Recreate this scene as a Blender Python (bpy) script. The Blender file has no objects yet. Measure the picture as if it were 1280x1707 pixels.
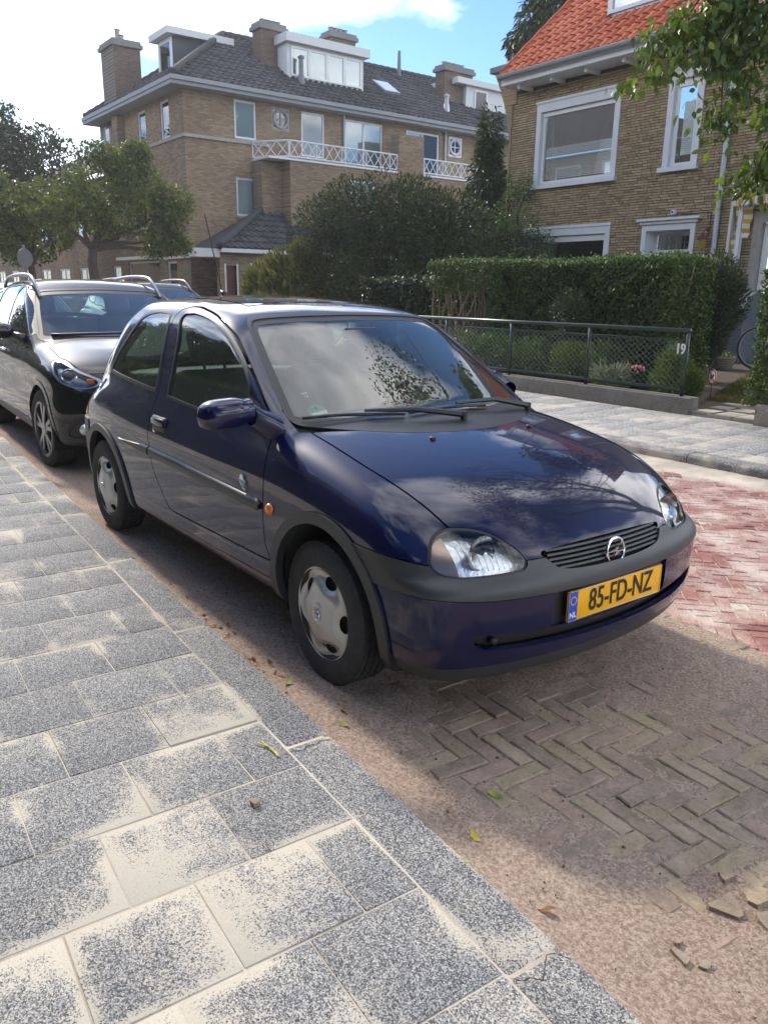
import bpy, bmesh, math, random
import numpy as np
from mathutils import Matrix, Vector, Euler
R_ = math.radians
random.seed(7); RNG = np.random.default_rng(11)
scene = bpy.context.scene
COL = scene.collection

# ------------------------------------------------------------------ camera
cam_d = bpy.data.cameras.new('camera'); cam = bpy.data.objects.new('camera', cam_d); COL.objects.link(cam)
cam_d.sensor_fit = 'HORIZONTAL'; cam_d.sensor_width = 36.0; cam_d.lens = 36.0*1327.95/1280
cam_d.clip_start = .05; cam_d.clip_end = 2000
CAM = np.array([2.3617, -2.2643, 1.4604])
_yaw, _pit, _rol = .6470, .2721, .0146
_d = np.array([-math.cos(_yaw)*math.cos(_pit), math.sin(_yaw)*math.cos(_pit), -math.sin(_pit)])
_r = np.cross(_d, [0, 0, 1]); _r /= np.linalg.norm(_r); _u = np.cross(_r, _d)
_r, _u = math.cos(_rol)*_r + math.sin(_rol)*_u, -math.sin(_rol)*_r + math.cos(_rol)*_u
cam.matrix_world = Matrix(((_r[0], _u[0], -_d[0], CAM[0]), (_r[1], _u[1], -_d[1], CAM[1]), (_r[2], _u[2], -_d[2], CAM[2]), (0, 0, 0, 1)))
scene.camera = cam
scene.render.resolution_x, scene.render.resolution_y = 767, 1024

# ------------------------------------------------------------------ sky, sun, exposure
SUN_EL, SUN_AZ = R_(35), R_(177)            # azimuth: direction TO the sun, from +X towards +Y
sun_dir = Vector((math.cos(SUN_EL)*math.cos(SUN_AZ), math.cos(SUN_EL)*math.sin(SUN_AZ), math.sin(SUN_EL)))
sd = bpy.data.lights.new('sun', 'SUN'); sd.energy = 2.3; sd.angle = R_(4.0); sd.color = (1, .92, .80)
sun = bpy.data.objects.new('sun', sd); COL.objects.link(sun)
sun.rotation_euler = sun_dir.to_track_quat('Z', 'Y').to_euler(); sun.location = (0, 0, 30)
world = bpy.data.worlds.new('World'); scene.world = world; world.use_nodes = True
wn, wl = world.node_tree.nodes, world.node_tree.links
wn.clear()
w_out = wn.new('ShaderNodeOutputWorld'); w_bg = wn.new('ShaderNodeBackground')
w_sky = wn.new('ShaderNodeTexSky'); w_sky.sky_type = 'NISHITA'; w_sky.sun_disc = False
w_sky.sun_elevation = SUN_EL; w_sky.sun_rotation = math.pi/2 - SUN_AZ
w_sky.air_density = .75; w_sky.dust_density = .25; w_sky.ozone_density = 4.0
# white cumulus: noise on the sky directions, flattened towards the horizon
w_tc = wn.new('ShaderNodeTexCoord'); w_sep = wn.new('ShaderNodeSeparateXYZ'); wl.new(w_tc.outputs['Generated'], w_sep.inputs[0])
def wmath(op, a, b=None):
    n = wn.new('ShaderNodeMath'); n.operation = op
    for i, v in enumerate((a, b)):
        if v is None: continue
        if isinstance(v, (int, float)): n.inputs[i].default_value = v
        else: wl.new(v, n.inputs[i])
    return n.outputs[0]
zc = wmath('ADD', wmath('MAXIMUM', w_sep.outputs[2], 0.0), .22)
w_cmb = wn.new('ShaderNodeCombineXYZ')
wl.new(wmath('DIVIDE', w_sep.outputs[0], zc), w_cmb.inputs[0]); wl.new(wmath('DIVIDE', w_sep.outputs[1], zc), w_cmb.inputs[1])
w_cmb.inputs[2].default_value = 3.7
w_n = wn.new('ShaderNodeTexNoise'); w_n.inputs['Scale'].default_value = 1.05; w_n.inputs['Detail'].default_value = 9; w_n.inputs['Roughness'].default_value = .53
w_map = wn.new('ShaderNodeMapping'); w_map.inputs['Location'].default_value = (83.3, 39.12, 0)
wl.new(w_cmb.outputs[0], w_map.inputs['Vector']); wl.new(w_map.outputs[0], w_n.inputs['Vector'])
w_rmp = wn.new('ShaderNodeValToRGB'); w_rmp.color_ramp.elements[0].position = .49; w_rmp.color_ramp.elements[1].position = .63
wl.new(w_n.outputs['Fac'], w_rmp.inputs[0])
w_mix = wn.new('ShaderNodeMixRGB'); wl.new(w_rmp.outputs[0], w_mix.inputs[0]); 
w_hs = wn.new('ShaderNodeHueSaturation'); w_hs.inputs['Saturation'].default_value = 1.12; wl.new(w_sky.outputs[0], w_hs.inputs['Color']); wl.new(w_hs.outputs[0], w_mix.inputs[1])
w_n2 = wn.new('ShaderNodeTexNoise'); w_n2.inputs['Scale'].default_value = 2.6; w_n2.inputs['Detail'].default_value = 6; wl.new(w_map.outputs[0], w_n2.inputs['Vector'])
w_cc = wn.new('ShaderNodeValToRGB'); w_cc.color_ramp.elements[0].position = .32; w_cc.color_ramp.elements[0].color = (13, 13.1, 13.4, 1); w_cc.color_ramp.elements[1].position = .62; w_cc.color_ramp.elements[1].color = (22, 21.4, 20.5, 1)
wl.new(w_n2.outputs['Fac'], w_cc.inputs[0]); wl.new(w_cc.outputs[0], w_mix.inputs[2])
wl.new(w_mix.outputs[0], w_bg.inputs['Color']); w_bg.inputs['Strength'].default_value = .11
wl.new(w_bg.outputs[0], w_out.inputs[0])
scene.view_settings.view_transform = 'Standard'; scene.view_settings.look = 'None'
scene.view_settings.exposure = 1.15; scene.view_settings.gamma = 1
# ------------------------------------------------------------------ helpers
MATS = {}
def mat(name, col, rough=.6, metal=0, coat=0, spec=.5, noise=None, bump=None, coord='Object', **kw):
    """Principled material. noise = (scale, amount, second colour); bump = (scale, strength)."""
    m = bpy.data.materials.new(name); m.use_nodes = True; MATS[name] = m
    nt = m.node_tree; b = nt.nodes['Principled BSDF']
    c = tuple(col)+(1,) if len(col) == 3 else col
    b.inputs['Base Color'].default_value = c; b.inputs['Roughness'].default_value = rough
    b.inputs['Metallic'].default_value = metal; b.inputs['Specular IOR Level'].default_value = spec
    b.inputs['Coat Weight'].default_value = coat; b.inputs['Coat Roughness'].default_value = kw.get('coatrough', .03)
    if noise or bump:
        tc = nt.nodes.new('ShaderNodeTexCoord')
    if noise:
        for k, (sc, amt, c2) in enumerate(noise if isinstance(noise, list) else [noise]):
            n = nt.nodes.new('ShaderNodeTexNoise'); n.inputs['Scale'].default_value = sc; n.inputs['Detail'].default_value = 6
            nt.links.new(tc.outputs[coord], n.inputs['Vector'])
            r = nt.nodes.new('ShaderNodeValToRGB'); r.color_ramp.elements[0].position = .38; r.color_ramp.elements[1].position = .66
            r.color_ramp.elements[1].color = (amt, amt, amt, 1)
            nt.links.new(n.outputs['Fac'], r.inputs[0])
            mx = nt.nodes.new('ShaderNodeMixRGB'); mx.inputs[1].default_value = c; mx.inputs[2].default_value = tuple(c2)+(1,)
            src = b.inputs['Base Color'].links
            if src: nt.links.new(src[0].from_socket, mx.inputs[1])
            nt.links.new(r.outputs[0], mx.inputs[0]); nt.links.new(mx.outputs[0], b.inputs['Base Color'])
    if bump:
        n = nt.nodes.new('ShaderNodeTexNoise'); n.inputs['Scale'].default_value = bump[0]; n.inputs['Detail'].default_value = 5
        nt.links.new(tc.outputs[coord], n.inputs['Vector'])
        bp = nt.nodes.new('ShaderNodeBump'); bp.inputs['Strength'].default_value = bump[1]; bp.inputs['Distance'].default_value = kw.get('bdist', .01)
        nt.links.new(n.outputs['Fac'], bp.inputs['Height']); nt.links.new(bp.outputs[0], b.inputs['Normal'])
    return m
def glass_mat(name, tint=(.75, .85, .8), refl=1.0, haze=0.0, hazecol=(.5, .55, .5)):
    """Thin pane: fresnel mirror over tinted transparency, with a little dust."""
    m = bpy.data.materials.new(name); m.use_nodes = True; MATS[name] = m
    nt = m.node_tree; nt.nodes.clear(); o = nt.nodes.new('ShaderNodeOutputMaterial')
    t = nt.nodes.new('ShaderNodeBsdfTransparent'); t.inputs[0].default_value = tuple(tint)+(1,)
    g = nt.nodes.new('ShaderNodeBsdfGlossy'); g.inputs['Roughness'].default_value = .004
    g.inputs[0].default_value = (1, 1, 1, 1)
    f = nt.nodes.new('ShaderNodeFresnel'); f.inputs[0].default_value = 1.55
    mu = nt.nodes.new('ShaderNodeMath'); mu.operation = 'MULTIPLY'; mu.inputs[1].default_value = refl; mu.use_clamp = True
    nt.links.new(f.outputs[0], mu.inputs[0])
    base = t
    if haze:
        d = nt.nodes.new('ShaderNodeBsdfDiffuse'); d.inputs[0].default_value = tuple(hazecol)+(1,)
        h = nt.nodes.new('ShaderNodeMixShader'); h.inputs[0].default_value = haze
        nt.links.new(t.outputs[0], h.inputs[1]); nt.links.new(d.outputs[0], h.inputs[2]); base = h
    mx = nt.nodes.new('ShaderNodeMixShader'); nt.links.new(mu.outputs[0], mx.inputs[0])
    nt.links.new(base.outputs[0], mx.inputs[1]); nt.links.new(g.outputs[0], mx.inputs[2]); nt.links.new(mx.outputs[0], o.inputs[0])
    return m
def tag(o, label=None, cat=None, group=None, kind=None):
    if label: o['label'] = label
    if cat: o['category'] = cat
    if group: o['group'] = group
    if kind: o['kind'] = kind
    return o
def empty(name, loc=(0, 0, 0), rz=0, label=None, cat=None, group=None):
    o = bpy.data.objects.new(name, None); COL.objects.link(o); o.location = loc; o.rotation_euler = (0, 0, rz)
    o.empty_display_size = .1
    return tag(o, label, cat, group)
def link(name, me, m, parent=None):
    o = bpy.data.objects.new(name, me); COL.objects.link(o)
    if m is not None and not me.materials: me.materials.append(m if not isinstance(m, str) else MATS[m])
    if parent is not None: o.parent = parent
    return o
def mesh_np(name, V, F, m=None, parent=None, smooth=False, normals=None):
    V = np.asarray(V, float).reshape(-1, 3)
    me = bpy.data.meshes.new(name)
    if isinstance(F, np.ndarray):
        n, k = F.shape
        me.vertices.add(len(V)); me.vertices.foreach_set('co', V.astype(np.float32).ravel())
        me.loops.add(n*k); me.loops.foreach_set('vertex_index', F.astype(np.int32).ravel())
        me.polygons.add(n); me.polygons.foreach_set('loop_start', np.arange(0, n*k, k, dtype=np.int32))
        me.update(calc_edges=True)
    else:
        me.from_pydata([tuple(v) for v in V], [], [tuple(f) for f in F]); me.update()
    if smooth: me.polygons.foreach_set('use_smooth', np.ones(len(me.polygons), bool))
    me.validate(clean_customdata=False)
    if normals is not None and len(normals) == len(me.vertices):
        me.normals_split_custom_set_from_vertices(np.asarray(normals, float).tolist())
    return link(name, me, m, parent)
class MB:
    """collects primitive shapes; build() links them as one mesh object"""
    def __init__(s): s.V = []; s.F = []
    def add(s, V, F):
        o = len(s.V); s.V += [tuple(map(float, v)) for v in V]; s.F += [tuple(i+o for i in f) for f in F]; return s
    def box(s, a, b, bevel=0, M=None):
        x0, y0, z0 = [min(p, q) for p, q in zip(a, b)]; x1, y1, z1 = [max(p, q) for p, q in zip(a, b)]
        if bevel <= 0:
            V = [(x0,y0,z0),(x1,y0,z0),(x1,y1,z0),(x0,y1,z0),(x0,y0,z1),(x1,y0,z1),(x1,y1,z1),(x0,y1,z1)]
            F = [(3,2,1,0),(4,5,6,7),(0,1,5,4),(1,2,6,5),(2,3,7,6),(3,0,4,7)]
        else:
            bm = bmesh.new(); bmesh.ops.create_cube(bm, size=1)
            for v in bm.verts: v.co = Vector(((x0+x1)/2+v.co.x*(x1-x0), (y0+y1)/2+v.co.y*(y1-y0), (z0+z1)/2+v.co.z*(z1-z0)))
            bmesh.ops.bevel(bm, geom=bm.edges[:], offset=bevel, segments=2, affect='EDGES', profile=.5)
            bm.verts.index_update(); V = [v.co[:] for v in bm.verts]; F = [tuple(v.index for v in f.verts) for f in bm.faces]; bm.free()
        if M is not None: V = [(M @ Vector(v))[:] for v in V]
        return s.add(V, F)
    def tube(s, pts, r, n=8, caps=True):
        pts = [Vector(p) for p in pts]; rs = r if isinstance(r, (list, tuple)) else [r]*len(pts)
        V = []; F = []; up = None
        for i, p in enumerate(pts):
            t = (pts[min(i+1, len(pts)-1)]-pts[max(i-1, 0)]).normalized()
            if up is None: up = t.orthogonal().normalized()
            up = (up - t*up.dot(t)); up = up.normalized() if up.length > 1e-6 else t.orthogonal().normalized()
            w = t.cross(up)
            for k in range(n):
                a = 2*math.pi*k/n; V.append((p+(up*math.cos(a)+w*math.sin(a))*rs[i])[:])
        for i in range(len(pts)-1):
            for k in range(n): a = i*n+k; b = i*n+(k+1) % n; F.append((a, b, b+n, a+n))
        if caps: F.append(tuple(range(n-1, -1, -1))); F.append(tuple((len(pts)-1)*n+k for k in range(n)))
        return s.add(V, F)
    def prism(s, poly, h0, h1, axis='y'):
        """poly = 2-D outline; extruded between h0 and h1 along axis"""
        f = {'y': lambda p, h: (p[0], h, p[1]), 'x': lambda p, h: (h, p[0], p[1]), 'z': lambda p, h: (p[0], p[1], h)}[axis]
        n = len(poly); V = [f(p, h0) for p in poly]+[f(p, h1) for p in poly]
        F = [tuple(range(n-1, -1, -1)), tuple(range(n, 2*n))]+[(i, (i+1) % n, n+(i+1) % n, n+i) for i in range(n)]
        return s.add(V, F)
    def lathe(s, prof, n=32, axis='y', c=(0, 0, 0)):
        """prof = [(radius, height)] turned round the axis through c"""
        V = []; F = []
        for (r, h) in prof:
            for k in range(n):
                a = 2*math.pi*k/n; p, q = r*math.cos(a), r*math.sin(a)
                V.append({'y': (c[0]+p, c[1]+h, c[2]+q), 'z': (c[0]+p, c[1]+q, c[2]+h), 'x': (c[0]+h, c[1]+p, c[2]+q)}[axis])
        for i in range(len(prof)-1):
            for k in range(n): a = i*n+k; b = i*n+(k+1) % n; F.append((a, b, b+n, a+n))
        return s.add(V, F)
    def build(s, name, m=None, parent=None, smooth=False, angle=None, fix=True):
        use = sorted({i for f in s.F for i in f})
        if len(use) < len(s.V): mp = {j: i for i, j in enumerate(use)}; s.V = [s.V[j] for j in use]; s.F = [tuple(mp[i] for i in f) for f in s.F]
        me = bpy.data.meshes.new(name); me.from_pydata(s.V, [], s.F); me.update()
        if fix:
            bm = bmesh.new(); bm.from_mesh(me); bmesh.ops.recalc_face_normals(bm, faces=bm.faces[:]); bm.to_mesh(me); bm.free()
        if smooth:
            me.polygons.foreach_set('use_smooth', np.ones(len(me.polygons), bool))
            if angle is not None: me.set_sharp_from_angle(angle=R_(angle))
        return link(name, me, m, parent)
def copy_tree(o, parent=None):
    c = o.copy(); COL.objects.link(c)
    if parent is not None: c.parent = parent
    for ch in list(o.children): copy_tree(ch, c)
    return c
def spl(xs, ys):
    """natural cubic spline, straight beyond its ends"""
    xs = np.asarray(xs, float); ys = np.asarray(ys, float); n = len(xs); h = np.diff(xs)
    A = np.eye(n); b = np.zeros(n)
    for i in range(1, n-1):
        A[i, i-1], A[i, i], A[i, i+1] = h[i-1], 2*(h[i-1]+h[i]), h[i]
        b[i] = 6*((ys[i+1]-ys[i])/h[i]-(ys[i]-ys[i-1])/h[i-1])
    M = np.linalg.solve(A, b)
    s0 = (ys[1]-ys[0])/h[0]-h[0]*M[1]/6; s1 = (ys[-1]-ys[-2])/h[-1]+h[-1]*M[-2]/6
    def f(x):
        x = np.asarray(x, float); i = np.clip(np.searchsorted(xs, x)-1, 0, n-2); t = x-xs[i]; hh = h[i]
        y = ys[i]+t*((ys[i+1]-ys[i])/hh-hh*(2*M[i]+M[i+1])/6)+t*t*M[i]/2+t**3*(M[i+1]-M[i])/(6*hh)
        y = np.where(x < xs[0], ys[0]+(x-xs[0])*s0, y)
        return np.where(x > xs[-1], ys[-1]+(x-xs[-1])*s1, y)
    return f
def smax(a, b, k):
    h = np.maximum(k-np.abs(a-b), 0)/k
    return np.maximum(a, b)+h*h*h*k/6
def smin(a, b, k): return -smax(-a, -b, k)
def smooth_poly(P, n=8, closed=True):
    P = np.asarray(P, float); N = len(P); out = []
    for i in range(N if closed else N-1):
        g = (lambda j: P[j % N]) if closed else (lambda j: P[min(max(j, 0), N-1)])
        a, b, c, d = g(i-1), g(i), g(i+1), g(i+2)
        for t in np.linspace(0, 1, n, endpoint=False):
            out.append(.5*((2*b)+(-a+c)*t+(2*a-5*b+4*c-d)*t*t+(-a+3*b-3*c+d)*t**3))
    if not closed: out.append(P[-1])
    return np.array(out)
def poly_sdf(P, Q):
    """signed distance (negative inside) of the points Q to the closed outline P"""
    P = np.asarray(P, float); Q = np.asarray(Q, float); d = np.full(len(Q), 1e9); ins = np.zeros(len(Q), bool)
    for a, b in zip(P, np.roll(P, -1, 0)):
        e = b-a; w = Q-a; L = max(e@e, 1e-12); t = np.clip((w@e)/L, 0, 1); r = w-t[:, None]*e
        d = np.minimum(d, (r*r).sum(1))
        c = ((a[1] > Q[:, 1]) != (b[1] > Q[:, 1])); dy = b[1]-a[1] if abs(b[1]-a[1]) > 1e-12 else 1e-12
        ins ^= c & (Q[:, 0] < (b[0]-a[0])*(Q[:, 1]-a[1])/dy+a[0])
    return np.where(ins, -1, 1)*np.sqrt(d)
def line_sdf(P, Q):
    """distance to an open polyline, negative to the left of its travel"""
    P = np.asarray(P, float); d = np.full(len(Q), 1e9); s = np.zeros(len(Q))
    for a, b in zip(P[:-1], P[1:]):
        e = b-a; w = Q-a; L = max(e@e, 1e-12); t = np.clip((w@e)/L, 0, 1); r = w-t[:, None]*e; q = (r*r).sum(1)
        m = q < d-1e-12; s = np.where(m, np.sign(e[1]*w[:, 0]-e[0]*w[:, 1]), s); d = np.minimum(d, q)
    return s*np.sqrt(d)
# ------------------------------------------------------------------ smooth car shells from a solid function, cut into panels
class Shell:
    def __init__(s, f, lo, hi, h):
        s.f = f
        ax = [np.arange(lo[i], hi[i]+h, h) for i in range(3)]
        F = f(ax[0][:, None, None], ax[1][None, :, None], ax[2][None, None, :]); F = np.broadcast_to(F, tuple(len(a) for a in ax))
        # surface nets
        S = F < 0; nx, ny, nz = [n-1 for n in F.shape]
        sub = lambda A, i, j, k: A[i:i+nx, j:j+ny, k:k+nz]
        cnt = sum(sub(S, i, j, k).astype(np.int8) for i in (0, 1) for j in (0, 1) for k in (0, 1))
        act = (cnt > 0) & (cnt < 8); idx = -np.ones(act.shape, np.int64); idx[act] = np.arange(act.sum())
        I = np.argwhere(act); acc = np.zeros((len(I), 3)); num = np.zeros(len(I))
        for ed in range(3):
            o = [(0, 0), (0, 1), (1, 0), (1, 1)]
            for (p, q) in o:
                c0 = [0, 0, 0]; oth = [k for k in range(3) if k != ed]; c0[oth[0]] = p; c0[oth[1]] = q; c1 = c0[:]; c1[ed] = 1
                a = F[tuple((I+c0).T)]; b = F[tuple((I+c1).T)]; m = (a < 0) != (b < 0)
                t = np.where(m, a/np.where(m, a-b, 1), 0); P = np.tile(np.array(c0, float), (len(I), 1)); P[:, ed] = t
                acc += P*m[:, None]; num += m
        s.V = np.stack([ax[k][0] + h*(I[:, k]+acc[:, k]/num) for k in range(3)], 1)
        T = []
        for ed in range(3):
            o1, o2 = [(1, 2), (2, 0), (0, 1)][ed]
            A = np.moveaxis(S, (ed, o1, o2), (0, 1, 2)); X = np.moveaxis(idx, (ed, o1, o2), (0, 1, 2))
            m = A[:-1, 1:-1, 1:-1] != A[1:, 1:-1, 1:-1]; w = np.argwhere(m); w[:, 1:] += 1
            i, j, k = w.T; q = np.stack([X[i, j-1, k-1], X[i, j, k-1], X[i, j, k], X[i, j-1, k]], 1)
            fl = A[i, j, k]; q = np.where(fl[:, None], q, q[:, ::-1]); q = q[(q >= 0).all(1)]
            T += [q[:, [0, 1, 2]], q[:, [0, 2, 3]]]
        s.T = np.concatenate(T); s.V = s.project(s.V, 6)
    def grad(s, P, e=5e-4):
        g = np.empty_like(P)
        for k in range(3):
            d = np.zeros(3); d[k] = e; a = P+d; b = P-d
            g[:, k] = (s.f(a[:, 0], a[:, 1], a[:, 2])-s.f(b[:, 0], b[:, 1], b[:, 2]))/(2*e)
        return g
    def project(s, P, n=3, lim=.02):
        P = P.copy()
        for _ in range(n):
            g = s.grad(P); L = (g*g).sum(1); d = s.f(P[:, 0], P[:, 1], P[:, 2])/np.maximum(L, 1e-6)
            st = g*d[:, None]; ln = np.linalg.norm(st, axis=1); st *= np.minimum(1, lim/np.maximum(ln, 1e-9))[:, None]; P -= st
        return P
    def normals(s, P):
        g = s.grad(P); return g/np.maximum(np.linalg.norm(g, axis=1), 1e-9)[:, None]
    def carve(s, T, field, where=None):
        """split triangles T along field = 0 -> (inside, outside); field takes an (n,3) array"""
        keep = np.zeros((0, 3), np.int64)
        if where is not None:
            c = s.V[T].mean(1); m = where(c); keep = T[~m]; T = T[m]
        if len(T) == 0: return T, keep
        u = np.unique(T); val = np.zeros(len(s.V)); val[u] = field(s.V[u]); val[np.abs(val) < 2e-5] = 2e-5
        n = (val[T] < 0).sum(1); ins = [T[n == 3]]; out = [T[n == 0], keep]
        for cntv in (1, 2):
            M = T[n == cntv]
            if not len(M): continue
            lone = (val[M] < 0) if cntv == 1 else (val[M] >= 0); k = lone.argmax(1); r = np.arange(len(M))
            A, B, C = M[r, k], M[r, (k+1) % 3], M[r, (k+2) % 3]
            E = np.sort(np.concatenate([np.stack([A, B], 1), np.stack([A, C], 1)]), axis=1)
            ue, inv = np.unique(E, axis=0, return_inverse=True); inv = inv.ravel()
            va, vb = val[ue[:, 0]], val[ue[:, 1]]; t = va/(va-vb)
            P = s.V[ue[:, 0]]*(1-t)[:, None]+s.V[ue[:, 1]]*t[:, None]
            base = len(s.V); s.V = np.concatenate([s.V, P]); val = np.concatenate([val, np.zeros(len(P))])
            p = base+inv[:len(M)]; q = base+inv[len(M):]
            a = np.stack([A, p, q], 1); b = np.concatenate([np.stack([p, B, C], 1), np.stack([p, C, q], 1)])
            (ins if cntv == 1 else out).append(a); (out if cntv == 1 else ins).append(b)
        return np.concatenate(ins), np.concatenate(out)
    def fix(s, start): s.V[start:] = s.project(s.V[start:], 2, .003)
    def part(s, name, T, m, parent, push=0.0, rim=.012, inner=None):
        """panel mesh: the cut triangles moved out by push, with their cut edges folded inwards by rim"""
        if len(T) == 0: return None
        u, F = np.unique(T, return_inverse=True); F = F.reshape(-1, 3); P = s.V[u]; N = s.normals(P); V = P+N*push
        # weld near-duplicate vertices along cuts
        key = np.round(V/4e-5).astype(np.int64); _, first, inv = np.unique(key, axis=0, return_index=True, return_inverse=True); inv = inv.ravel()
        V = V[first]; N = N[first]; F = inv[F]; ok = (F[:, 0] != F[:, 1]) & (F[:, 1] != F[:, 2]) & (F[:, 0] != F[:, 2]); F = F[ok]
        nrm = N
        if rim > 0:
            E = np.concatenate([F[:, [0, 1]], F[:, [1, 2]], F[:, [2, 0]]]); key = np.sort(E, 1)
            _, fi, c = np.unique(key, axis=0, return_index=True, return_counts=True); B = E[fi[c == 1]]
            b, inv = np.unique(B, return_inverse=True); inv = inv.reshape(-1, 2); n0 = len(V); nb = len(b)
            V = np.concatenate([V, V[b], V[b]-N[b]*rim]); tang = np.zeros((nb, 3))
            ed = V[B[:, 1]]-V[B[:, 0]]; en = np.cross(ed, N[B[:, 0]]); en /= np.maximum(np.linalg.norm(en, axis=1), 1e-9)[:, None]
            np.add.at(tang, inv[:, 0], en); np.add.at(tang, inv[:, 1], en); tang /= np.maximum(np.linalg.norm(tang, axis=1), 1e-9)[:, None]
            nrm = np.concatenate([N, tang, tang]); i, j = inv[:, 0]+n0, inv[:, 1]+n0
            F = np.concatenate([F, np.stack([i, i+nb, j+nb], 1), np.stack([i, j+nb, j], 1)])
        return mesh_np(name, V, F, m, parent, smooth=True, normals=nrm)
# ------------------------------------------------------------------ solid function of the blue hatchback (x forward from the front axle, z up)
_Wx = spl([-3.1,-2.95,-2.7,-2.4,-1.5,-.5,0,.3,.55,.8], [.66,.715,.762,.785,.796,.798,.794,.783,.752,.69])
_cz = spl([.1,.2,.3,.42,.55,.68,.8,.88,.95,1.05], [.10,.055,.022,.006,0,.002,.016,.034,.056,.10])
_Hc = spl([-3.3,-2.98,-2.78,-2.5,-2.2,-1.8,-1.2,-.6,-.35,-.15,.05,.25,.4,.52,.61,.68,.75], [.50,.74,.88,.985,1.01,1.01,.985,.972,.962,.940,.905,.858,.812,.765,.715,.66,.585])
_gz = spl([.1,.2,.3,.42,.5,.56,.62,.68,.75,.85,1.0], [.10,.050,.014,0,.0,.006,.030,.085,.165,.32,.6])
_Wg = spl([.7,.85,.95,1.1,1.2,1.3,1.4], [.795,.768,.742,.702,.668,.627,.575])
_ax = spl([.2,-.2,-.5,-1,-1.5,-2,-2.4,-2.8][::-1], [.11,.055,.028,.004,0,.012,.045,.10][::-1])
_Rf = spl([-2.9,-2.6,-2.4,-2.2,-1.9,-1.55,-1.2,-.95,-.7,-.4], [1.17,1.325,1.383,1.408,1.42,1.42,1.393,1.352,1.29,1.19])
_Xw = spl([.7,.9,1.0,1.1,1.2,1.3,1.4], [.17,-.185,-.355,-.52,-.69,-.865,-1.05])
_Xh = spl([.4,.62,.75,.9,1.0,1.1,1.2,1.3,1.4], [-3.02,-3.02,-2.985,-2.88,-2.79,-2.69,-2.58,-2.46,-2.32])
def car_f(x, y, z):
    ya = np.abs(y)
    side = (ya-(_Wx(x)-_cz(z)))
    top = (z-(_Hc(x)-.075*ya**2-.10*ya**4))*.96
    cb = .5+.5*np.tanh((z-.555)/.018)                     # the bumper stands proud of the lamps
    front = (x-(.748-(.215+.105*cb)*ya**2-.15*ya**4-.012*cb-_gz(z)))*.88
    rear = (-3.02+.07*ya**2+.25*ya**4-x)
    bot = (.235-.05/(1+np.exp(-(x-.2)/.05)))-z
    lb = smax(top, side, .20); lb = smax(lb, front, .13); lb = smax(lb, rear, .10); lb = smax(lb, bot, .07)
    gs = (ya-(_Wg(z)-_ax(x)))*.93
    rf = (z-(_Rf(x)-.10*ya**2-.12*ya**4))*.95
    ws = (x-(_Xw(z)-.33*ya**2))*.52
    ht = ((_Xh(z)+.34*ya**2)-x)*.70
    gh = smax(rf, gs, .13); gh = smax(gh, ws, .055); gh = smax(gh, ht, .11); gh = smax(gh, .7-z, .05)
    return smin(lb, gh, .045)
# ------------------------------------------------------------------ solid function of the black crossover (x forward from its front axle)
_sWx = spl([-3.5,-3.3,-3.0,-2.5,-1.5,-.4,0,.35,.6,.85], [.70,.77,.83,.86,.868,.866,.862,.845,.80,.70])
_scz = spl([.1,.2,.32,.5,.7,.82,.92,1.0,1.1], [.12,.06,.02,0,.012,.004,.026,.052,.10])
_sHc = spl([-3.6,-2.6,-1.2,-.5,-.25,0,.25,.45,.6,.7,.8], [1.14,1.12,1.06,1.045,1.035,1.00,.955,.90,.84,.78,.68])
_sgz = spl([.1,.2,.3,.45,.6,.72,.82,.92,1.05], [.16,.08,.03,0,.012,.06,.14,.27,.50])
_sWg = spl([.8,.95,1.05,1.2,1.3,1.4,1.5], [.845,.815,.79,.735,.695,.645,.58])
_sRf = spl([-3.5,-3.2,-2.8,-2.3,-1.8,-1.4,-1.05,-.8,-.5], [1.28,1.40,1.475,1.515,1.525,1.508,1.462,1.405,1.30])
_sXw = spl([.8,1.0,1.1,1.2,1.3,1.4,1.5], [.22,-.20,-.40,-.60,-.81,-1.03,-1.27])
def suv_f(x, y, z):
    ya = np.abs(y)
    side = ya-(_sWx(x)-_scz(z)); top = (z-(_sHc(x)-.06*ya**2-.13*ya**4))*.95
    front = (x-(.79-.20*ya**2-.24*ya**4-_sgz(z)))*.88; rear = -3.36+.06*ya**2+.2*ya**4-x; bot = .24-z
    lb = smax(top, side, .15); lb = smax(lb, front, .12); lb = smax(lb, rear, .12); lb = smax(lb, bot, .07)
    gs = (ya-(_sWg(z)-.02*np.clip(x+1.2, -3, 1)**2))*.93; rf = (z-(_sRf(x)-.07*ya**2-.10*ya**4))*.95
    ws = (x-(_sXw(z)-.30*ya**2))*.46; ht = (-3.34+.75*np.clip(z-1.0, 0, 1)**1.3+.20*ya**2-x)*.85
    gh = smax(rf, gs, .11); gh = smax(gh, ws, .05); gh = smax(gh, ht, .10); gh = smax(gh, .8-z, .05)
    return smin(lb, gh, .04)
SUV_LOC, SUV_RZ = (-4.52, .25, 0), -.05
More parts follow.
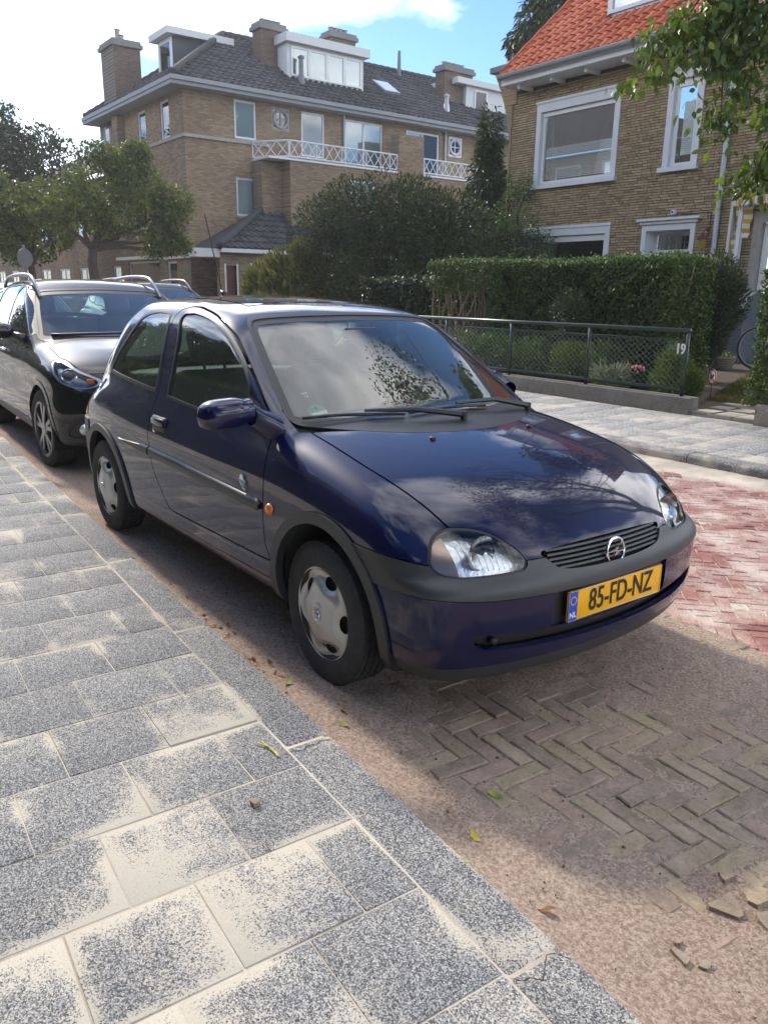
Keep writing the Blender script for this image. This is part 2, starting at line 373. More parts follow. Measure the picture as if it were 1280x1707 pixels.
# ------------------------------------------------------------------ materials of the ground (all in world position, so nothing repeats)
def node_mat(name):
    m = bpy.data.materials.new(name); m.use_nodes = True; MATS[name] = m; nt = m.node_tree
    return m, nt, nt.nodes['Principled BSDF']
def N(nt, kind, **kw):
    n = nt.nodes.new('ShaderNode'+kind)
    for k, v in kw.items():
        if k in n.inputs.keys(): n.inputs[k].default_value = v
        else: setattr(n, k, v)
    return n
def ramp(nt, src, stops):
    r = nt.nodes.new('ShaderNodeValToRGB'); e = r.color_ramp.elements
    while len(e) < len(stops): e.new(.5)
    for el, (p, c) in zip(e, stops): el.position = p; el.color = (c if isinstance(c, tuple) else (c, c, c))+(1,)
    nt.links.new(src, r.inputs[0]); return r.outputs[0]
def mixc(nt, f, a, b, mode='MIX'):
    m = nt.nodes.new('ShaderNodeMixRGB'); m.blend_type = mode
    for s, i in ((f, 0), (a, 1), (b, 2)):
        if isinstance(s, (int, float)): m.inputs[i].default_value = s
        elif isinstance(s, tuple): m.inputs[i].default_value = s+(1,)
        else: nt.links.new(s, m.inputs[i])
    return m.outputs[0]
def mathn(nt, op, a, b=0.0, clamp=False):
    m = nt.nodes.new('ShaderNodeMath'); m.operation = op; m.use_clamp = clamp
    for s, i in ((a, 0), (b, 1)):
        if isinstance(s, (int, float)): m.inputs[i].default_value = s
        else: nt.links.new(s, m.inputs[i])
    return m.outputs[0]
def wpos(nt): return nt.nodes.new('ShaderNodeNewGeometry').outputs['Position']
def noise(nt, vec, scale, detail=4, rough=.5):
    n = nt.nodes.new('ShaderNodeTexNoise'); n.inputs['Scale'].default_value = scale; n.inputs['Detail'].default_value = detail; n.inputs['Roughness'].default_value = rough
    nt.links.new(vec, n.inputs['Vector']); return n.outputs['Fac']
def bumpn(nt, b, h, strength, dist):
    n = nt.nodes.new('ShaderNodeBump'); n.inputs['Strength'].default_value = strength; n.inputs['Distance'].default_value = dist
    nt.links.new(h, n.inputs['Height']); nt.links.new(n.outputs[0], b.inputs['Normal'])
def attr(nt, name='rnd'):
    a = nt.nodes.new('ShaderNodeAttribute'); a.attribute_name = name; return a.outputs['Fac']
def granite(name, sandiness, grains=330, tone=1.0, edge=.55):
    """exposed-aggregate concrete: dark, grey and white chips, with dry sand lying in patches"""
    m, nt, b = node_mat(name); p = wpos(nt)
    v = N(nt, 'TexVoronoi', feature='F1'); v.inputs['Scale'].default_value = grains; nt.links.new(p, v.inputs['Vector'])
    sepc = nt.nodes.new('ShaderNodeSeparateColor'); nt.links.new(v.outputs['Color'], sepc.inputs[0])
    chips = ramp(nt, sepc.outputs[0], [(0, (.034*tone, .036*tone, .041*tone)), (.30, (.11*tone, .114*tone, .122*tone)), (.55, (.225*tone, .228*tone, .236*tone)), (.80, (.38*tone, .375*tone, .37*tone)), (1, (.56*tone, .54*tone, .50*tone))])
    oi = nt.nodes.new('ShaderNodeObjectInfo')
    chips = mixc(nt, 1.0, chips, ramp(nt, oi.outputs['Random'], [(0, .90), (1, 1.08)]), 'MULTIPLY')
    # sand: broad drifts broken up by fine grain
    drift = noise(nt, p, 1.5, 3, .55); mid = noise(nt, p, 11, 5, .65); fine = noise(nt, p, 190, 3, .7)
    s = mathn(nt, 'ADD', mathn(nt, 'MULTIPLY', drift, 1.8), mathn(nt, 'ADD', mathn(nt, 'MULTIPLY', mid, .75), mathn(nt, 'MULTIPLY', fine, 1.25)))
    s = mathn(nt, 'ADD', s, mathn(nt, 'ADD', mathn(nt, 'MULTIPLY', oi.outputs['Random'], .22), mathn(nt, 'MULTIPLY', sepc.outputs[2], .30)))
    tcg = nt.nodes.new('ShaderNodeTexCoord'); sg_ = nt.nodes.new('ShaderNodeSeparateXYZ'); nt.links.new(tcg.outputs['Generated'], sg_.inputs[0])   # sand gathers along the slab edges
    ed_ = [mathn(nt, 'SUBTRACT', .5, mathn(nt, 'ABSOLUTE', mathn(nt, 'SUBTRACT', sg_.outputs[k], .5))) for k in (0, 1)]
    near = mathn(nt, 'SUBTRACT', 1.0, mathn(nt, 'DIVIDE', mathn(nt, 'MINIMUM', ed_[0], ed_[1]), .13), True)
    s = mathn(nt, 'ADD', s, mathn(nt, 'MULTIPLY', mathn(nt, 'MULTIPLY', near, edge), ramp(nt, noise(nt, p, 3.1, 3), [(.40, 0), (.66, 1)])))
    f = ramp(nt, mathn(nt, 'SUBTRACT', s, 1.65-sandiness), [(.44, 0), (.58, .90)])
    sand = mixc(nt, fine, (.42, .375, .305), (.57, .515, .425))
    nt.links.new(mixc(nt, f, chips, sand), b.inputs['Base Color']); b.inputs['Roughness'].default_value = .85
    bumpn(nt, b, mathn(nt, 'ADD', mathn(nt, 'MULTIPLY', fine, .7), mathn(nt, 'MULTIPLY', sepc.outputs[1], .3)), .55, .003)
    return m
granite('paving', -.21, 330, .82); granite('kerb_granite', -.24, 300, .76); granite('far_paving', -.20, 200, 1.1, .3)
m, nt, b = node_mat('sand'); p = wpos(nt)
big = noise(nt, p, 1.1, 3); fine = noise(nt, p, 210, 4, .7); gr_ = noise(nt, p, 88, 5, .75)
c = mixc(nt, ramp(nt, big, [(.35, 0), (.7, 1)]), (.40, .275, .205), (.50, .385, .295))
c = mixc(nt, ramp(nt, gr_, [(.40, 0), (.60, 1)]), mixc(nt, 1, c, (.56, .51, .48), 'MULTIPLY'), mixc(nt, .35, c, (.62, .52, .44)))
c = mixc(nt, ramp(nt, fine, [(.54, 0), (.66, .8)]), c, (.16, .10, .08))
nt.links.new(c, b.inputs['Base Color']); b.inputs['Roughness'].default_value = .95
bumpn(nt, b, mathn(nt, 'ADD', gr_, mathn(nt, 'MULTIPLY', fine, .6)), 1.0, .009)
m, nt, b = node_mat('pale_sand'); p = wpos(nt); fine = noise(nt, p, 160, 4, .7)
nt.links.new(mixc(nt, ramp(nt, noise(nt, p, 2.3, 5, .6), [(.42, 0), (.62, 1)]), mixc(nt, fine, (.30, .255, .20), (.46, .40, .33)), mixc(nt, fine, (.46, .40, .32), (.66, .595, .50))), b.inputs['Base Color']); b.inputs['Roughness'].default_value = .95; bumpn(nt, b, fine, .8, .004)
def brick_mat(name, stops, dust, dustcol, dscale=5, lo=.5, hi=.7):
    m, nt, b = node_mat(name); p = wpos(nt); oi = nt.nodes.new('ShaderNodeObjectInfo')
    r = mathn(nt, 'FRACT', mathn(nt, 'ADD', attr(nt), oi.outputs['Random'])); c = ramp(nt, r, stops)
    f1 = noise(nt, p, 60, 5, .6); c = mixc(nt, 1, c, ramp(nt, f1, [(.3, .72), (.7, 1.2)]), 'MULTIPLY')
    d = mathn(nt, 'ADD', mathn(nt, 'MULTIPLY', noise(nt, p, dscale, 4, .6), .6), mathn(nt, 'MULTIPLY', noise(nt, p, 140, 4, .7), .4))
    c = mixc(nt, ramp(nt, d, [(lo, 0), (hi, dust)]), c, dustcol)
    nt.links.new(c, b.inputs['Base Color']); b.inputs['Roughness'].default_value = .88; bumpn(nt, b, f1, .5, .004)
    return m
brick_mat('klinker', [(0, (.17, .13, .095)), (.25, (.245, .19, .13)), (.5, (.30, .24, .155)), (.75, (.20, .155, .12)), (1, (.27, .19, .14))], .62, (.47, .345, .275), 7, .46, .70)
brick_mat('red_brick', [(0, (.185, .062, .052)), (.5, (.235, .083, .068)), (1, (.275, .115, .092))], .88, (.55, .46, .40), 3.0, .44, .60)
mat('garden_soil', (.065, .050, .036), .95, noise=(6, .7, (.10, .08, .055)), bump=(60, .8), bdist=.03)
mat('path_slab', (.30, .27, .22), .9, noise=(5, .8, (.42, .37, .30)), bump=(120, .4))
mat('concrete_wall', (.20, .18, .155), .92, noise=[(7, .8, (.12, .105, .09)), (40, .5, (.26, .24, .21))], bump=(45, .8), bdist=.012)
mat('gap_dark', (.05, .045, .04), 1)

# ------------------------------------------------------------------ street frame: t along the near kerb, n across it (kerb edge n = 0)
SA = math.atan(-.058); TD = np.array([math.cos(SA), math.sin(SA)]); ND = np.array([-math.sin(SA), math.cos(SA)]); S0 = np.array([.3, -1.0])
def st(t, n): q = S0+TD*t+ND*n; return float(q[0]), float(q[1])
def to_px(P):
    q = np.atleast_2d(P)-CAM; a, b_, c_ = q@_r, q@_u, q@_d
    return 640+1327.95*a/np.maximum(c_, 1e-3), 853.5-1327.95*b_/np.maximum(c_, 1e-3), c_
def in_view(P, mg=60):
    x, y, d = to_px(P); return (d > .2) & (x > -mg) & (x < 1280+mg) & (y > -mg) & (y < 1707+mg)
def sheet(name, pts, m, kind='structure'):
    me = bpy.data.meshes.new(name); me.from_pydata(pts, [], [tuple(range(len(pts)))]); me.update(); o = link(name, me, m)
    return tag(o, kind=kind)
# earth sheet to the horizon
ground = sheet('ground', [(-700, -700, -.06), (700, -700, -.06), (700, 700, -.06), (-700, 700, -.06)], 'garden_soil')
# carriageway base, sandy joints
road = sheet('road', [(*st(-60, -.05), -.030), (*st(14, -.05), -.030), (14, 4.1, -.030), (-60, 4.9, -.030)], 'pale_sand')
# near pavement: bedding, kerb stones, 30 cm slabs in half bond
pave = sheet('pavement', [(*st(-60, -.02), .0572), (*st(-60, -9), .0572), (*st(14, -9), .0572), (*st(14, -.02), .0572)], 'pale_sand')
kb = MB(); kb.box((0, -.157, -.05), (1.036, 0, .060), .012)
kerb_m = None
for k in range(-9, 4):
    t0 = .118+1.04*k
    if kerb_m is None: o = kb.build('kerb_stone', 'kerb_granite', pave, True, 40); kerb_m = o.data
    else: o = bpy.data.objects.new('kerb_stone', kerb_m); COL.objects.link(o); o.parent = pave
    x, y = st(t0, 0); o.location = (x, y, random.uniform(-.002, .002)); o.rotation_euler = (0, 0, SA+R_(random.uniform(-.15, .15)))
def slab_mesh(a, b_, h=.03, nm='slab', bev=.0025):
    q = MB(); q.box((0, -b_, -h), (a, 0, 0), bev); o = q.build(nm, 'paving', None, True, 40); me = o.data; bpy.data.objects.remove(o); return me
full, half = slab_mesh(.300, .300), slab_mesh(.300, .150)
cnt = 0
for k in range(-26, 8):
    t0 = .225+.3065*k-.0
    off = -.1595 if k % 2 == 0 else -.1595-.1535
    rows = [(off-.3035*j, full) for j in range(14)]
    if k % 2: rows = [(-.1595, half)]+rows
    for n0, me in rows:
        c = np.array([*st(t0+.15, n0-.15), .06])
        if not in_view(c, 420)[0]: continue
        x, y, d = to_px(c)
        if d[0] > 8.5: continue
        o = bpy.data.objects.new('paving_slab', me); COL.objects.link(o); o.parent = pave; cnt += 1
        xx, yy = st(t0+random.uniform(-.001, .001), n0); o.location = (xx, yy, .060+random.uniform(-.0018, .0018))
        o.rotation_euler = (R_(random.uniform(-.22, .22)), R_(random.uniform(-.22, .22)), SA+R_(random.uniform(-.2, .2)))
print('slabs', cnt)
# slabs beyond the counted ones: one sheet with the same stone
sheet('far_end_pavement', [(*st(-60, -.16), .0598), (*st(-60, -9), .0598), (*st(-8.0, -9), .0598), (*st(-8.0, -.16), .0598)], 'paving')

# herringbone klinkers of the parking bay (long sides along t and n), sand lying over them
def brick_meshes(nm, L, W, H, m, nvar=8, jit=.003):
    out = []
    for v in range(nvar):
        bm = bmesh.new(); bmesh.ops.create_cube(bm, size=1)
        bmesh.ops.subdivide_edges(bm, edges=[e for e in bm.edges if abs((e.verts[0].co-e.verts[1].co).x) > .5], cuts=2)
        for q in bm.verts: q.co = Vector((q.co.x*L, q.co.y*W, q.co.z*H-H/2))+Vector((random.uniform(-1, 1)*jit, random.uniform(-1, 1)*jit, random.uniform(-1, 1)*jit*.5))
        bmesh.ops.bevel(bm, geom=[e for e in bm.edges if min(e.verts[0].co.z, e.verts[1].co.z) > -H*.3 and len(e.link_faces) == 2 and e.calc_face_angle(0) > .8], offset=.004, segments=1, affect='EDGES')
        me = bpy.data.meshes.new(nm); bm.to_mesh(me); bm.free(); me.materials.append(MATS[m])
        a = me.attributes.new('rnd', 'FLOAT', 'FACE'); a.data.foreach_set('value', np.full(len(me.polygons), v/nvar, np.float32)); out.append(me)
    return out
def join_bricks(nm, meshes, places, m, parent):
    """far pieces as one mesh"""
    V = []; F = []; A = []; o = 0
    cache = [(np.array([v.co[:] for v in me.vertices]), [tuple(p.vertices) for p in me.polygons]) for me in meshes]
    for (x, y, z, a, k) in places:
        v, f = cache[k % len(cache)]; ca, sa = math.cos(a), math.sin(a)
        V.append(np.stack([x+v[:, 0]*ca-v[:, 1]*sa, y+v[:, 0]*sa+v[:, 1]*ca, z+v[:, 2]], 1)); F += [tuple(i+o for i in q) for q in f]; A += [random.random()]*len(f); o += len(v)
    me = bpy.data.meshes.new(nm); me.from_pydata(np.concatenate(V).tolist(), [], F); me.update()
    at_ = me.attributes.new('rnd', 'FLOAT', 'FACE'); at_.data.foreach_set('value', np.array(A, np.float32))
    o = link(nm, me, m, parent); o['kind'] = 'stuff'; return o
bay = sheet('parking_bay', [(*st(-40, 0), -.026), (*st(14, 0), -.026), (*st(14, 1.93), -.026), (*st(-40, 1.93), -.026)], 'sand')
def herring(L, W, i0, i1, j0, j1):
    """positions (centre, angle) of a 90 degree herringbone of bricks L x W with L = k W"""
    k = round(L/W); out = []
    for i in range(i0, i1):
        for j in range(j0, j1):
            # horizontal brick starts where (i - j) mod 2k == 0, vertical where (i - j) mod 2k == k
            m_ = (i-j) % (2*k)
            if m_ == 0: out.append((i*W+L/2, j*W+W/2, 0))
            elif m_ == 2*k-1: out.append((i*W+W/2, j*W+L/2, 1))
    return out
klm = brick_meshes('klinker', .194, .056, .05, 'klinker')
objs, far = [], []
for (u, v, w) in herring(.2025, .0675*.9926, -30, 62, -2, 30):
    if v > 1.90 or v < .03: continue
    x, y = st(u-.55, v); c = np.array([x, y, 0.])
    if not in_view(c, 250)[0]: continue
    objs.append((to_px(c)[2][0], x, y, w))
objs.sort()
def sand_h(t, n):
    """height of the loose sand over the klinkers: thick by the kerb and in the gutter, swept thin in the middle of the bay"""
    c = np.exp(-(((t-.66)/.62)**2+((n-.66)/.42)**2)) + .95*np.exp(-(((t-.78)/.60)**2+((n-1.20)/.6)**2)) + .6*np.exp(-(((t-.25)/.35)**2+((n-.42)/.16)**2)) + .75*np.exp(-(((t+1.1)/.9)**2+((n-.55)/.22)**2))
    return .0080-.0118*np.clip(c, 0, 1)
for i, (d, x, y, w) in enumerate(objs):
    z = random.gauss(0, .0020); a = SA+(math.pi/2 if w else 0)+R_(random.gauss(0, .7))
    if i < 290:
        o = bpy.data.objects.new('klinker', random.choice(klm)); COL.objects.link(o); o.parent = bay; o.location = (x, y, z); o.rotation_euler = (R_(random.gauss(0, .6)), R_(random.gauss(0, .5)), a)
    else: far.append((x, y, z, a, random.randrange(8)))
if far: join_bricks('klinkers', klm, far, 'klinker', bay)
gx, gy = np.meshgrid(np.arange(-7.5, 2.4, .012), np.arange(.0, 1.94, .012), indexing='ij')
def vnoise(X, Y, s, seed):
    r = np.random.default_rng(seed); T = r.random((64, 64)); x, y = X*s, Y*s; i, j = np.floor(x).astype(int), np.floor(y).astype(int); fx, fy = x-i, y-j
    fx, fy = fx*fx*(3-2*fx), fy*fy*(3-2*fy); g = lambda a, b_: T[a % 64, b_ % 64]
    return (g(i, j)*(1-fx)+g(i+1, j)*fx)*(1-fy)+(g(i, j+1)*(1-fx)+g(i+1, j+1)*fx)*fy
hz = sand_h(gx, gy)+(vnoise(gx, gy, 3.1, 1)-.5)*.007+(vnoise(gx, gy, 11, 2)-.5)*.0068+(vnoise(gx, gy, 38, 3)-.5)*.0044+(vnoise(gx, gy, 80, 4)-.5)*.0016
hz += .022*np.exp(-(gy/.05)**2)
hz = np.where(gy > 1.87, np.minimum(hz, -.004), hz)
XY = S0+gx[..., None]*TD+gy[..., None]*ND; V = np.concatenate([XY, hz[..., None]], -1).reshape(-1, 3); a, b_ = gx.shape
idx = np.arange(a*b_).reshape(a, b_); F = np.stack([idx[:-1, :-1], idx[1:, :-1], idx[1:, 1:], idx[:-1, 1:]], -1).reshape(-1, 4)
so = mesh_np('sand', V, F, MATS['sand'], None, True); tag(so, 'pinkish loose sand swept over the parking bay bricks', 'sand', kind='stuff')

# red diagonal herringbone of the carriageway
rdm = brick_meshes('road_brick', .196, .0665, .06, 'red_brick')
cand = []; ca, sa = math.cos(R_(-47)), math.sin(R_(-47))
for (u, v, w) in herring(.2055, .0685, -130, 90, -110, 110):
    x, y = .2+u*ca-v*sa, 2.2+u*sa+v*ca
    tt = np.array([x, y])-S0; n = tt@ND; t_ = tt@TD
    if n < 1.96 or y > 4.00-.012*x or t_ > 3.5 or t_ < -8: continue
    c = np.array([x, y, 0.]); px, py, d = to_px(c)
    cand.append((d[0] if in_view(c, 10)[0] and px[0] > 960 else 100+abs(d[0]), x, y, w))
cand.sort(); far = []; print('red bricks', len(cand))
for i, (d, x, y, w) in enumerate(cand):
    z = random.gauss(0, .0012)-.004; a = R_(-47)+(math.pi/2 if w else 0)+R_(random.gauss(0, .6))
    if i < 290:
        o = bpy.data.objects.new('road_brick', random.choice(rdm)); COL.objects.link(o); o.parent = road; o.location = (x, y, z); o.rotation_euler = (R_(random.gauss(0, .3)), R_(random.gauss(0, .3)), a)
    else: far.append((x, y, z, a, random.randrange(8)))
if far: join_bricks('road_bricks', rdm, far, 'red_brick', road)
# the rest of the carriageway, out of the picture or behind the car
rs = sheet('road_surface', [(*st(-60, 1.94), -.022), (*st(14, 1.94), -.022), (14, 4.1, -.022), (-60, 4.9, -.022)], 'red_far')  if 'red_far' in MATS else None
# drifted pale sand along the far gutter and on the red bricks
gx, gy = np.meshgrid(np.arange(-9, 3, .03), np.arange(1.0, 4.12, .022), indexing='ij')
hz = -.0086+(vnoise(gx, gy, 2.2, 5)-.5)*.006+(vnoise(gx, gy, 12, 6)-.5)*.006+(vnoise(gx, gy, 40, 9)-.5)*.004+.030*np.exp(-((gy-(4.12-.012*gx))/.30)**2)
sel = ((np.stack([gx, gy], -1)-S0)@ND) > 1.95
V = np.stack([gx, gy, hz], -1).reshape(-1, 3); a, b_ = gx.shape; idx = np.arange(a*b_).reshape(a, b_)
F = np.stack([idx[:-1, :-1], idx[1:, :-1], idx[1:, 1:], idx[:-1, 1:]], -1)[sel[:-1, :-1]].reshape(-1, 4)
so = mesh_np('road_sand', V, F, MATS['pale_sand'], None, True); tag(so, 'pale sand lying in the joints of the red road bricks', 'sand', kind='stuff')

# far pavement: rounded kerb stones, 30 cm slabs
FS = -.012
fy = lambda x: 4.02+FS*x
fpave = sheet('far_pavement', [(-60, fy(-60)+.1, .090), (14, fy(14)+.1, .090), (14, 6.14, .11), (-60, 6.5, .11)], 'pale_sand')
kb = MB(); n = 9; prof = [(0, -.05)]+[(.0+.035-.035*math.cos(R_(90*i/(n-1))), .065+.035*math.sin(R_(90*i/(n-1)))) for i in range(n)]+[(.15, .104), (.15, -.05)]
kb.prism([(p[0], p[1]) for p in prof], 0, .99, 'x'); kme = None
for k in range(-26, 5):
    x0 = -1.55+1.0*k
    if kme is None: o = kb.build('kerb_stone', 'far_kerb_granite' if 'far_kerb_granite' in MATS else 'kerb_granite', fpave, True, 40); kme = o.data
    else: o = bpy.data.objects.new('kerb_stone', kme); COL.objects.link(o); o.parent = fpave
    o.location = (x0, fy(x0), random.uniform(-.002, .002)); o.rotation_euler = (0, 0, math.atan(FS))
q = MB(); q.box((0, 0, -.03), (.296, .296, 0), .003); o = q.build('s', 'far_paving', None, True, 40); fsl = o.data; bpy.data.objects.remove(o); cnt = 0
for k in range(-40, 12):
    for j in range(7):
        x0 = -.86+.3005*k; y0 = fy(x0)+.155+.3005*j; x0 += -.06*(y0-4.1)
        c = np.array([x0+.15, y0+.15, .1]); px, py, d = to_px(c)
        if y0 > 6.0 or k < -36: continue
        o = bpy.data.objects.new('paving_slab', fsl); COL.objects.link(o); o.parent = fpave; cnt += 1
        o.location = (x0, y0, .106+.012*(y0-4.1)/2+random.uniform(-.0015, .0015)); o.rotation_euler = (R_(.35), 0, math.atan(FS))
print('far slabs', cnt)

# broken joints of two kerb stones
for t0, n0, t1, n1, sd_ in ((.135, -.155, .16, -.010, 3), (1.165, -.155, 1.19, -.010, 4)):
    rr = random.Random(sd_); k = 9; L = []; Rr = []
    for i in range(k):
        u = i/(k-1); t = t0+(t1-t0)*u+rr.uniform(-.012, .012)+(.02*math.sin(u*6)); n = n0+(n1-n0)*u; w = .0010+.0012*rr.random(); L.append((*st(t-w, n), .0625)); Rr.append((*st(t+w, n), .0625))
    me = bpy.data.meshes.new('crack'); me.from_pydata(L+Rr, [], [(i, i+1, k+i+1, k+i) for i in range(k-1)]); me.update(); link('crack', me, 'gap_dark', pave)
# ------------------------------------------------------------------ houses
mat('pipe_grey', (.52, .55, .60), .45); mat('zinc_far', (.27, .28, .30), .6); mat('sign_blue', (.02, .05, .30), .5); mat('white_print2', (.75, .75, .75), .5)
mat('white_paint', (.72, .74, .77), .45, noise=(3, .4, (.62, .64, .66))); mat('cream_paint', (.66, .63, .56), .5); mat('upvc', (.80, .80, .79), .35)
mat('stone_grey', (.36, .34, .31), .85, noise=(12, .6, (.26, .25, .23))); mat('zinc', (.40, .43, .46), .4, .5, noise=(4, .5, (.30, .32, .34)))
mat('lead', (.17, .185, .20), .6); mat('mortar', (.045, .040, .036), .95); mat('slate_cladding', (.05, .06, .075), .6); mat('dark_room', (.012, .012, .013), .9)
mat('red_blind', (.10, .055, .048), .9); mat('blind_slat', (.86, .88, .89), .6); mat('curtain', (.74, .76, .76), .9); mat('wood_door', (.20, .050, .012), .4, coat=.4, noise=(25, .5, (.13, .03, .008)))
mat('rust_red_door', (.14, .035, .026), .5); mat('render_white', (.66, .66, .65), .7); mat('grey_wood', (.13, .15, .16), .6); mat('chimney_cap', (.20, .20, .20), .9)
mat('awning_white', (.72, .70, .66), .85); mat('awning_yellow', (.62, .35, .02), .85); mat('shutter_grey', (.12, .14, .165), .45, .2); mat('iron_rust', (.11, .04, .025), .7); mat('amber_glass', (.35, .22, .03), .3)
glass_mat('window_glass', (.92, .94, .94), .75); glass_mat('far_glass', (.82, .86, .87), 1.2)
mat('frosted', (.58, .70, .74), .35, coat=.6)
def wall_brick(name, c1, c2, c3, axes, row=.0625, mort=(.20, .185, .16)):
    m, nt, b = node_mat(name); p = wpos(nt); s = nt.nodes.new('ShaderNodeSeparateXYZ'); nt.links.new(p, s.inputs[0]); cmb = nt.nodes.new('ShaderNodeCombineXYZ')
    nt.links.new(s.outputs['xyz'.index(axes[0])], cmb.inputs[0]); nt.links.new(s.outputs[2], cmb.inputs[1])
    t = nt.nodes.new('ShaderNodeTexBrick'); nt.links.new(cmb.outputs[0], t.inputs['Vector']); t.inputs['Scale'].default_value = 1
    for k, v in (('Brick Width', .22), ('Row Height', row), ('Mortar Size', .009), ('Bias', 0.0)): t.inputs[k].default_value = v
    t.inputs['Color1'].default_value = (0, 0, 0, 1); t.inputs['Color2'].default_value = (1, 1, 1, 1); t.inputs['Mortar'].default_value = (.5, .5, .5, 1); t.offset = .5
    c = ramp(nt, t.outputs['Color'], [(0, c1), (.5, c2), (1, c3)]); c = mixc(nt, t.outputs['Fac'], c, mort)
    c = mixc(nt, 1, c, ramp(nt, noise(nt, p, .45, 5, .6), [(.3, .72), (.7, 1.15)]), 'MULTIPLY')
    nt.links.new(c, b.inputs['Base Color']); b.inputs['Roughness'].default_value = .92
    bumpn(nt, b, mathn(nt, 'SUBTRACT', 1.0, t.outputs['Fac']), .6, .008); return m
for ax in 'xy': wall_brick('far_brick_'+ax, (.25, .155, .082), (.33, .215, .115), (.40, .275, .155), ax)
wall_brick('chimney_brick', (.12, .07, .045), (.16, .095, .06), (.19, .12, .08), 'y')
brick_mat('facade_brick', [(0, (.28, .195, .112)), (.3, (.41, .305, .175)), (.55, (.48, .36, .212)), (.8, (.35, .25, .142)), (1, (.45, .33, .182))], .35, (.15, .115, .08), 1.1, .58, .76)
def tile_mat(name, stops, moss):
    m, nt, b = node_mat(name); p = wpos(nt); oi = nt.nodes.new('ShaderNodeObjectInfo'); r = mathn(nt, 'FRACT', mathn(nt, 'ADD', attr(nt), oi.outputs['Random']))
    c = mixc(nt, ramp(nt, noise(nt, p, 9, 4, .6), [(.5, 0), (.75, .6)]), ramp(nt, r, stops), moss); nt.links.new(c, b.inputs['Base Color']); b.inputs['Roughness'].default_value = .85; b.inputs['Specular IOR Level'].default_value = .2
tile_mat('red_tile', [(0, (.36, .075, .035)), (.5, (.46, .115, .055)), (1, (.52, .16, .085))], (.22, .085, .055)); tile_mat('grey_tile', [(0, (.045, .047, .055)), (.5, (.065, .068, .078)), (1, (.09, .092, .10))], (.05, .052, .045))

class Face:
    """wall frame: u along the wall, w outwards, v up"""
    def __init__(s, org, u, w): s.o = Vector(org); s.u = Vector(u); s.w = Vector(w)
    def p(s, u, w, v): return (s.o+s.u*u+s.w*w+Vector((0, 0, v)))[:]
    def box(s, b, u0, w0, v0, u1, w1, v1, bev=0):
        q = MB(); q.box((u0, w0, v0), (u1, w1, v1), bev); b.add([s.p(*v) for v in q.V], q.F); return b
    def obj(s, name, m, parent, *boxes, bev=0):
        b = MB()
        for x in boxes: s.box(b, *x, bev=bev)
        return b.build(name, m, parent)
    def wall(s, name, m, parent, u0, v0, u1, v1, thick, holes):
        us = sorted({u0, u1, *[q for h in holes for q in (h[0], h[2]) if u0 < q < u1]}); vs = sorted({v0, v1, *[q for h in holes for q in (h[1], h[3]) if v0 < q < v1]})
        b = MB()
        for a0, a1 in zip(us[:-1], us[1:]):
            run = None
            for c0, c1 in list(zip(vs[:-1], vs[1:]))+[(None, None)]:
                inside = c0 is None or any(h[0] <= (a0+a1)/2 <= h[2] and h[1] <= (c0+c1)/2 <= h[3] for h in holes)
                if not inside: run = (run[0], c1) if run else (c0, c1)
                elif run: s.box(b, a0, -thick, run[0], a1, 0, run[1]); run = None
        bm = bmesh.new(); o = b.build(name, m, parent); bm.from_mesh(o.data); bmesh.ops.remove_doubles(bm, verts=bm.verts[:], dist=1e-4)
        seen = {}; 
        for f in bm.faces: seen.setdefault(frozenset(v.index for v in f.verts), []).append(f)
        bmesh.ops.delete(bm, geom=[f for l in seen.values() if len(l) > 1 for f in l], context='FACES'); bm.to_mesh(o.data); bm.free(); return o
    def window(s, parent, u0, v0, u1, v1, fr=.06, w=-.07, m='upvc', glass='far_glass', back='dark_room', mul=(), sill=.0, trans=(), bm_=None, name='window'):
        """frame ring with glass, something behind it and a sill; w = depth of the frame's face"""
        R = [(u0, w-.05, v0, u1, w, v0+fr), (u0, w-.05, v1-fr, u1, w, v1), (u0, w-.05, v0+fr, u0+fr, w, v1-fr), (u1-fr, w-.05, v0+fr, u1, w, v1-fr)]
        for q in mul: R.append((q-fr*.5, w-.05, v0+fr, q+fr*.5, w-.002, v1-fr))
        for q in trans: R.append((u0+fr, w-.048, q-fr*.4, u1-fr, w-.003, q+fr*.4))
        o = s.obj(name, m, parent, *R)
        s.obj('pane', glass, o, (u0+fr*.6, w-.032, v0+fr*.6, u1-fr*.6, w-.026, v1-fr*.6))
        if back: s.obj('blind' if back != 'dark_room' else 'room', back, o, (u0+fr*.6, w-.048 if back != 'dark_room' else w-.9, v0+fr*.6, u1-fr*.6, w-.042 if back != 'dark_room' else w-.89, v1-fr*.6))
        if sill: s.obj('sill', bm_ or 'stone_grey', o, (u0-.04, -.05, v0-.07, u1+.04, sill, v0-.002))
        return o

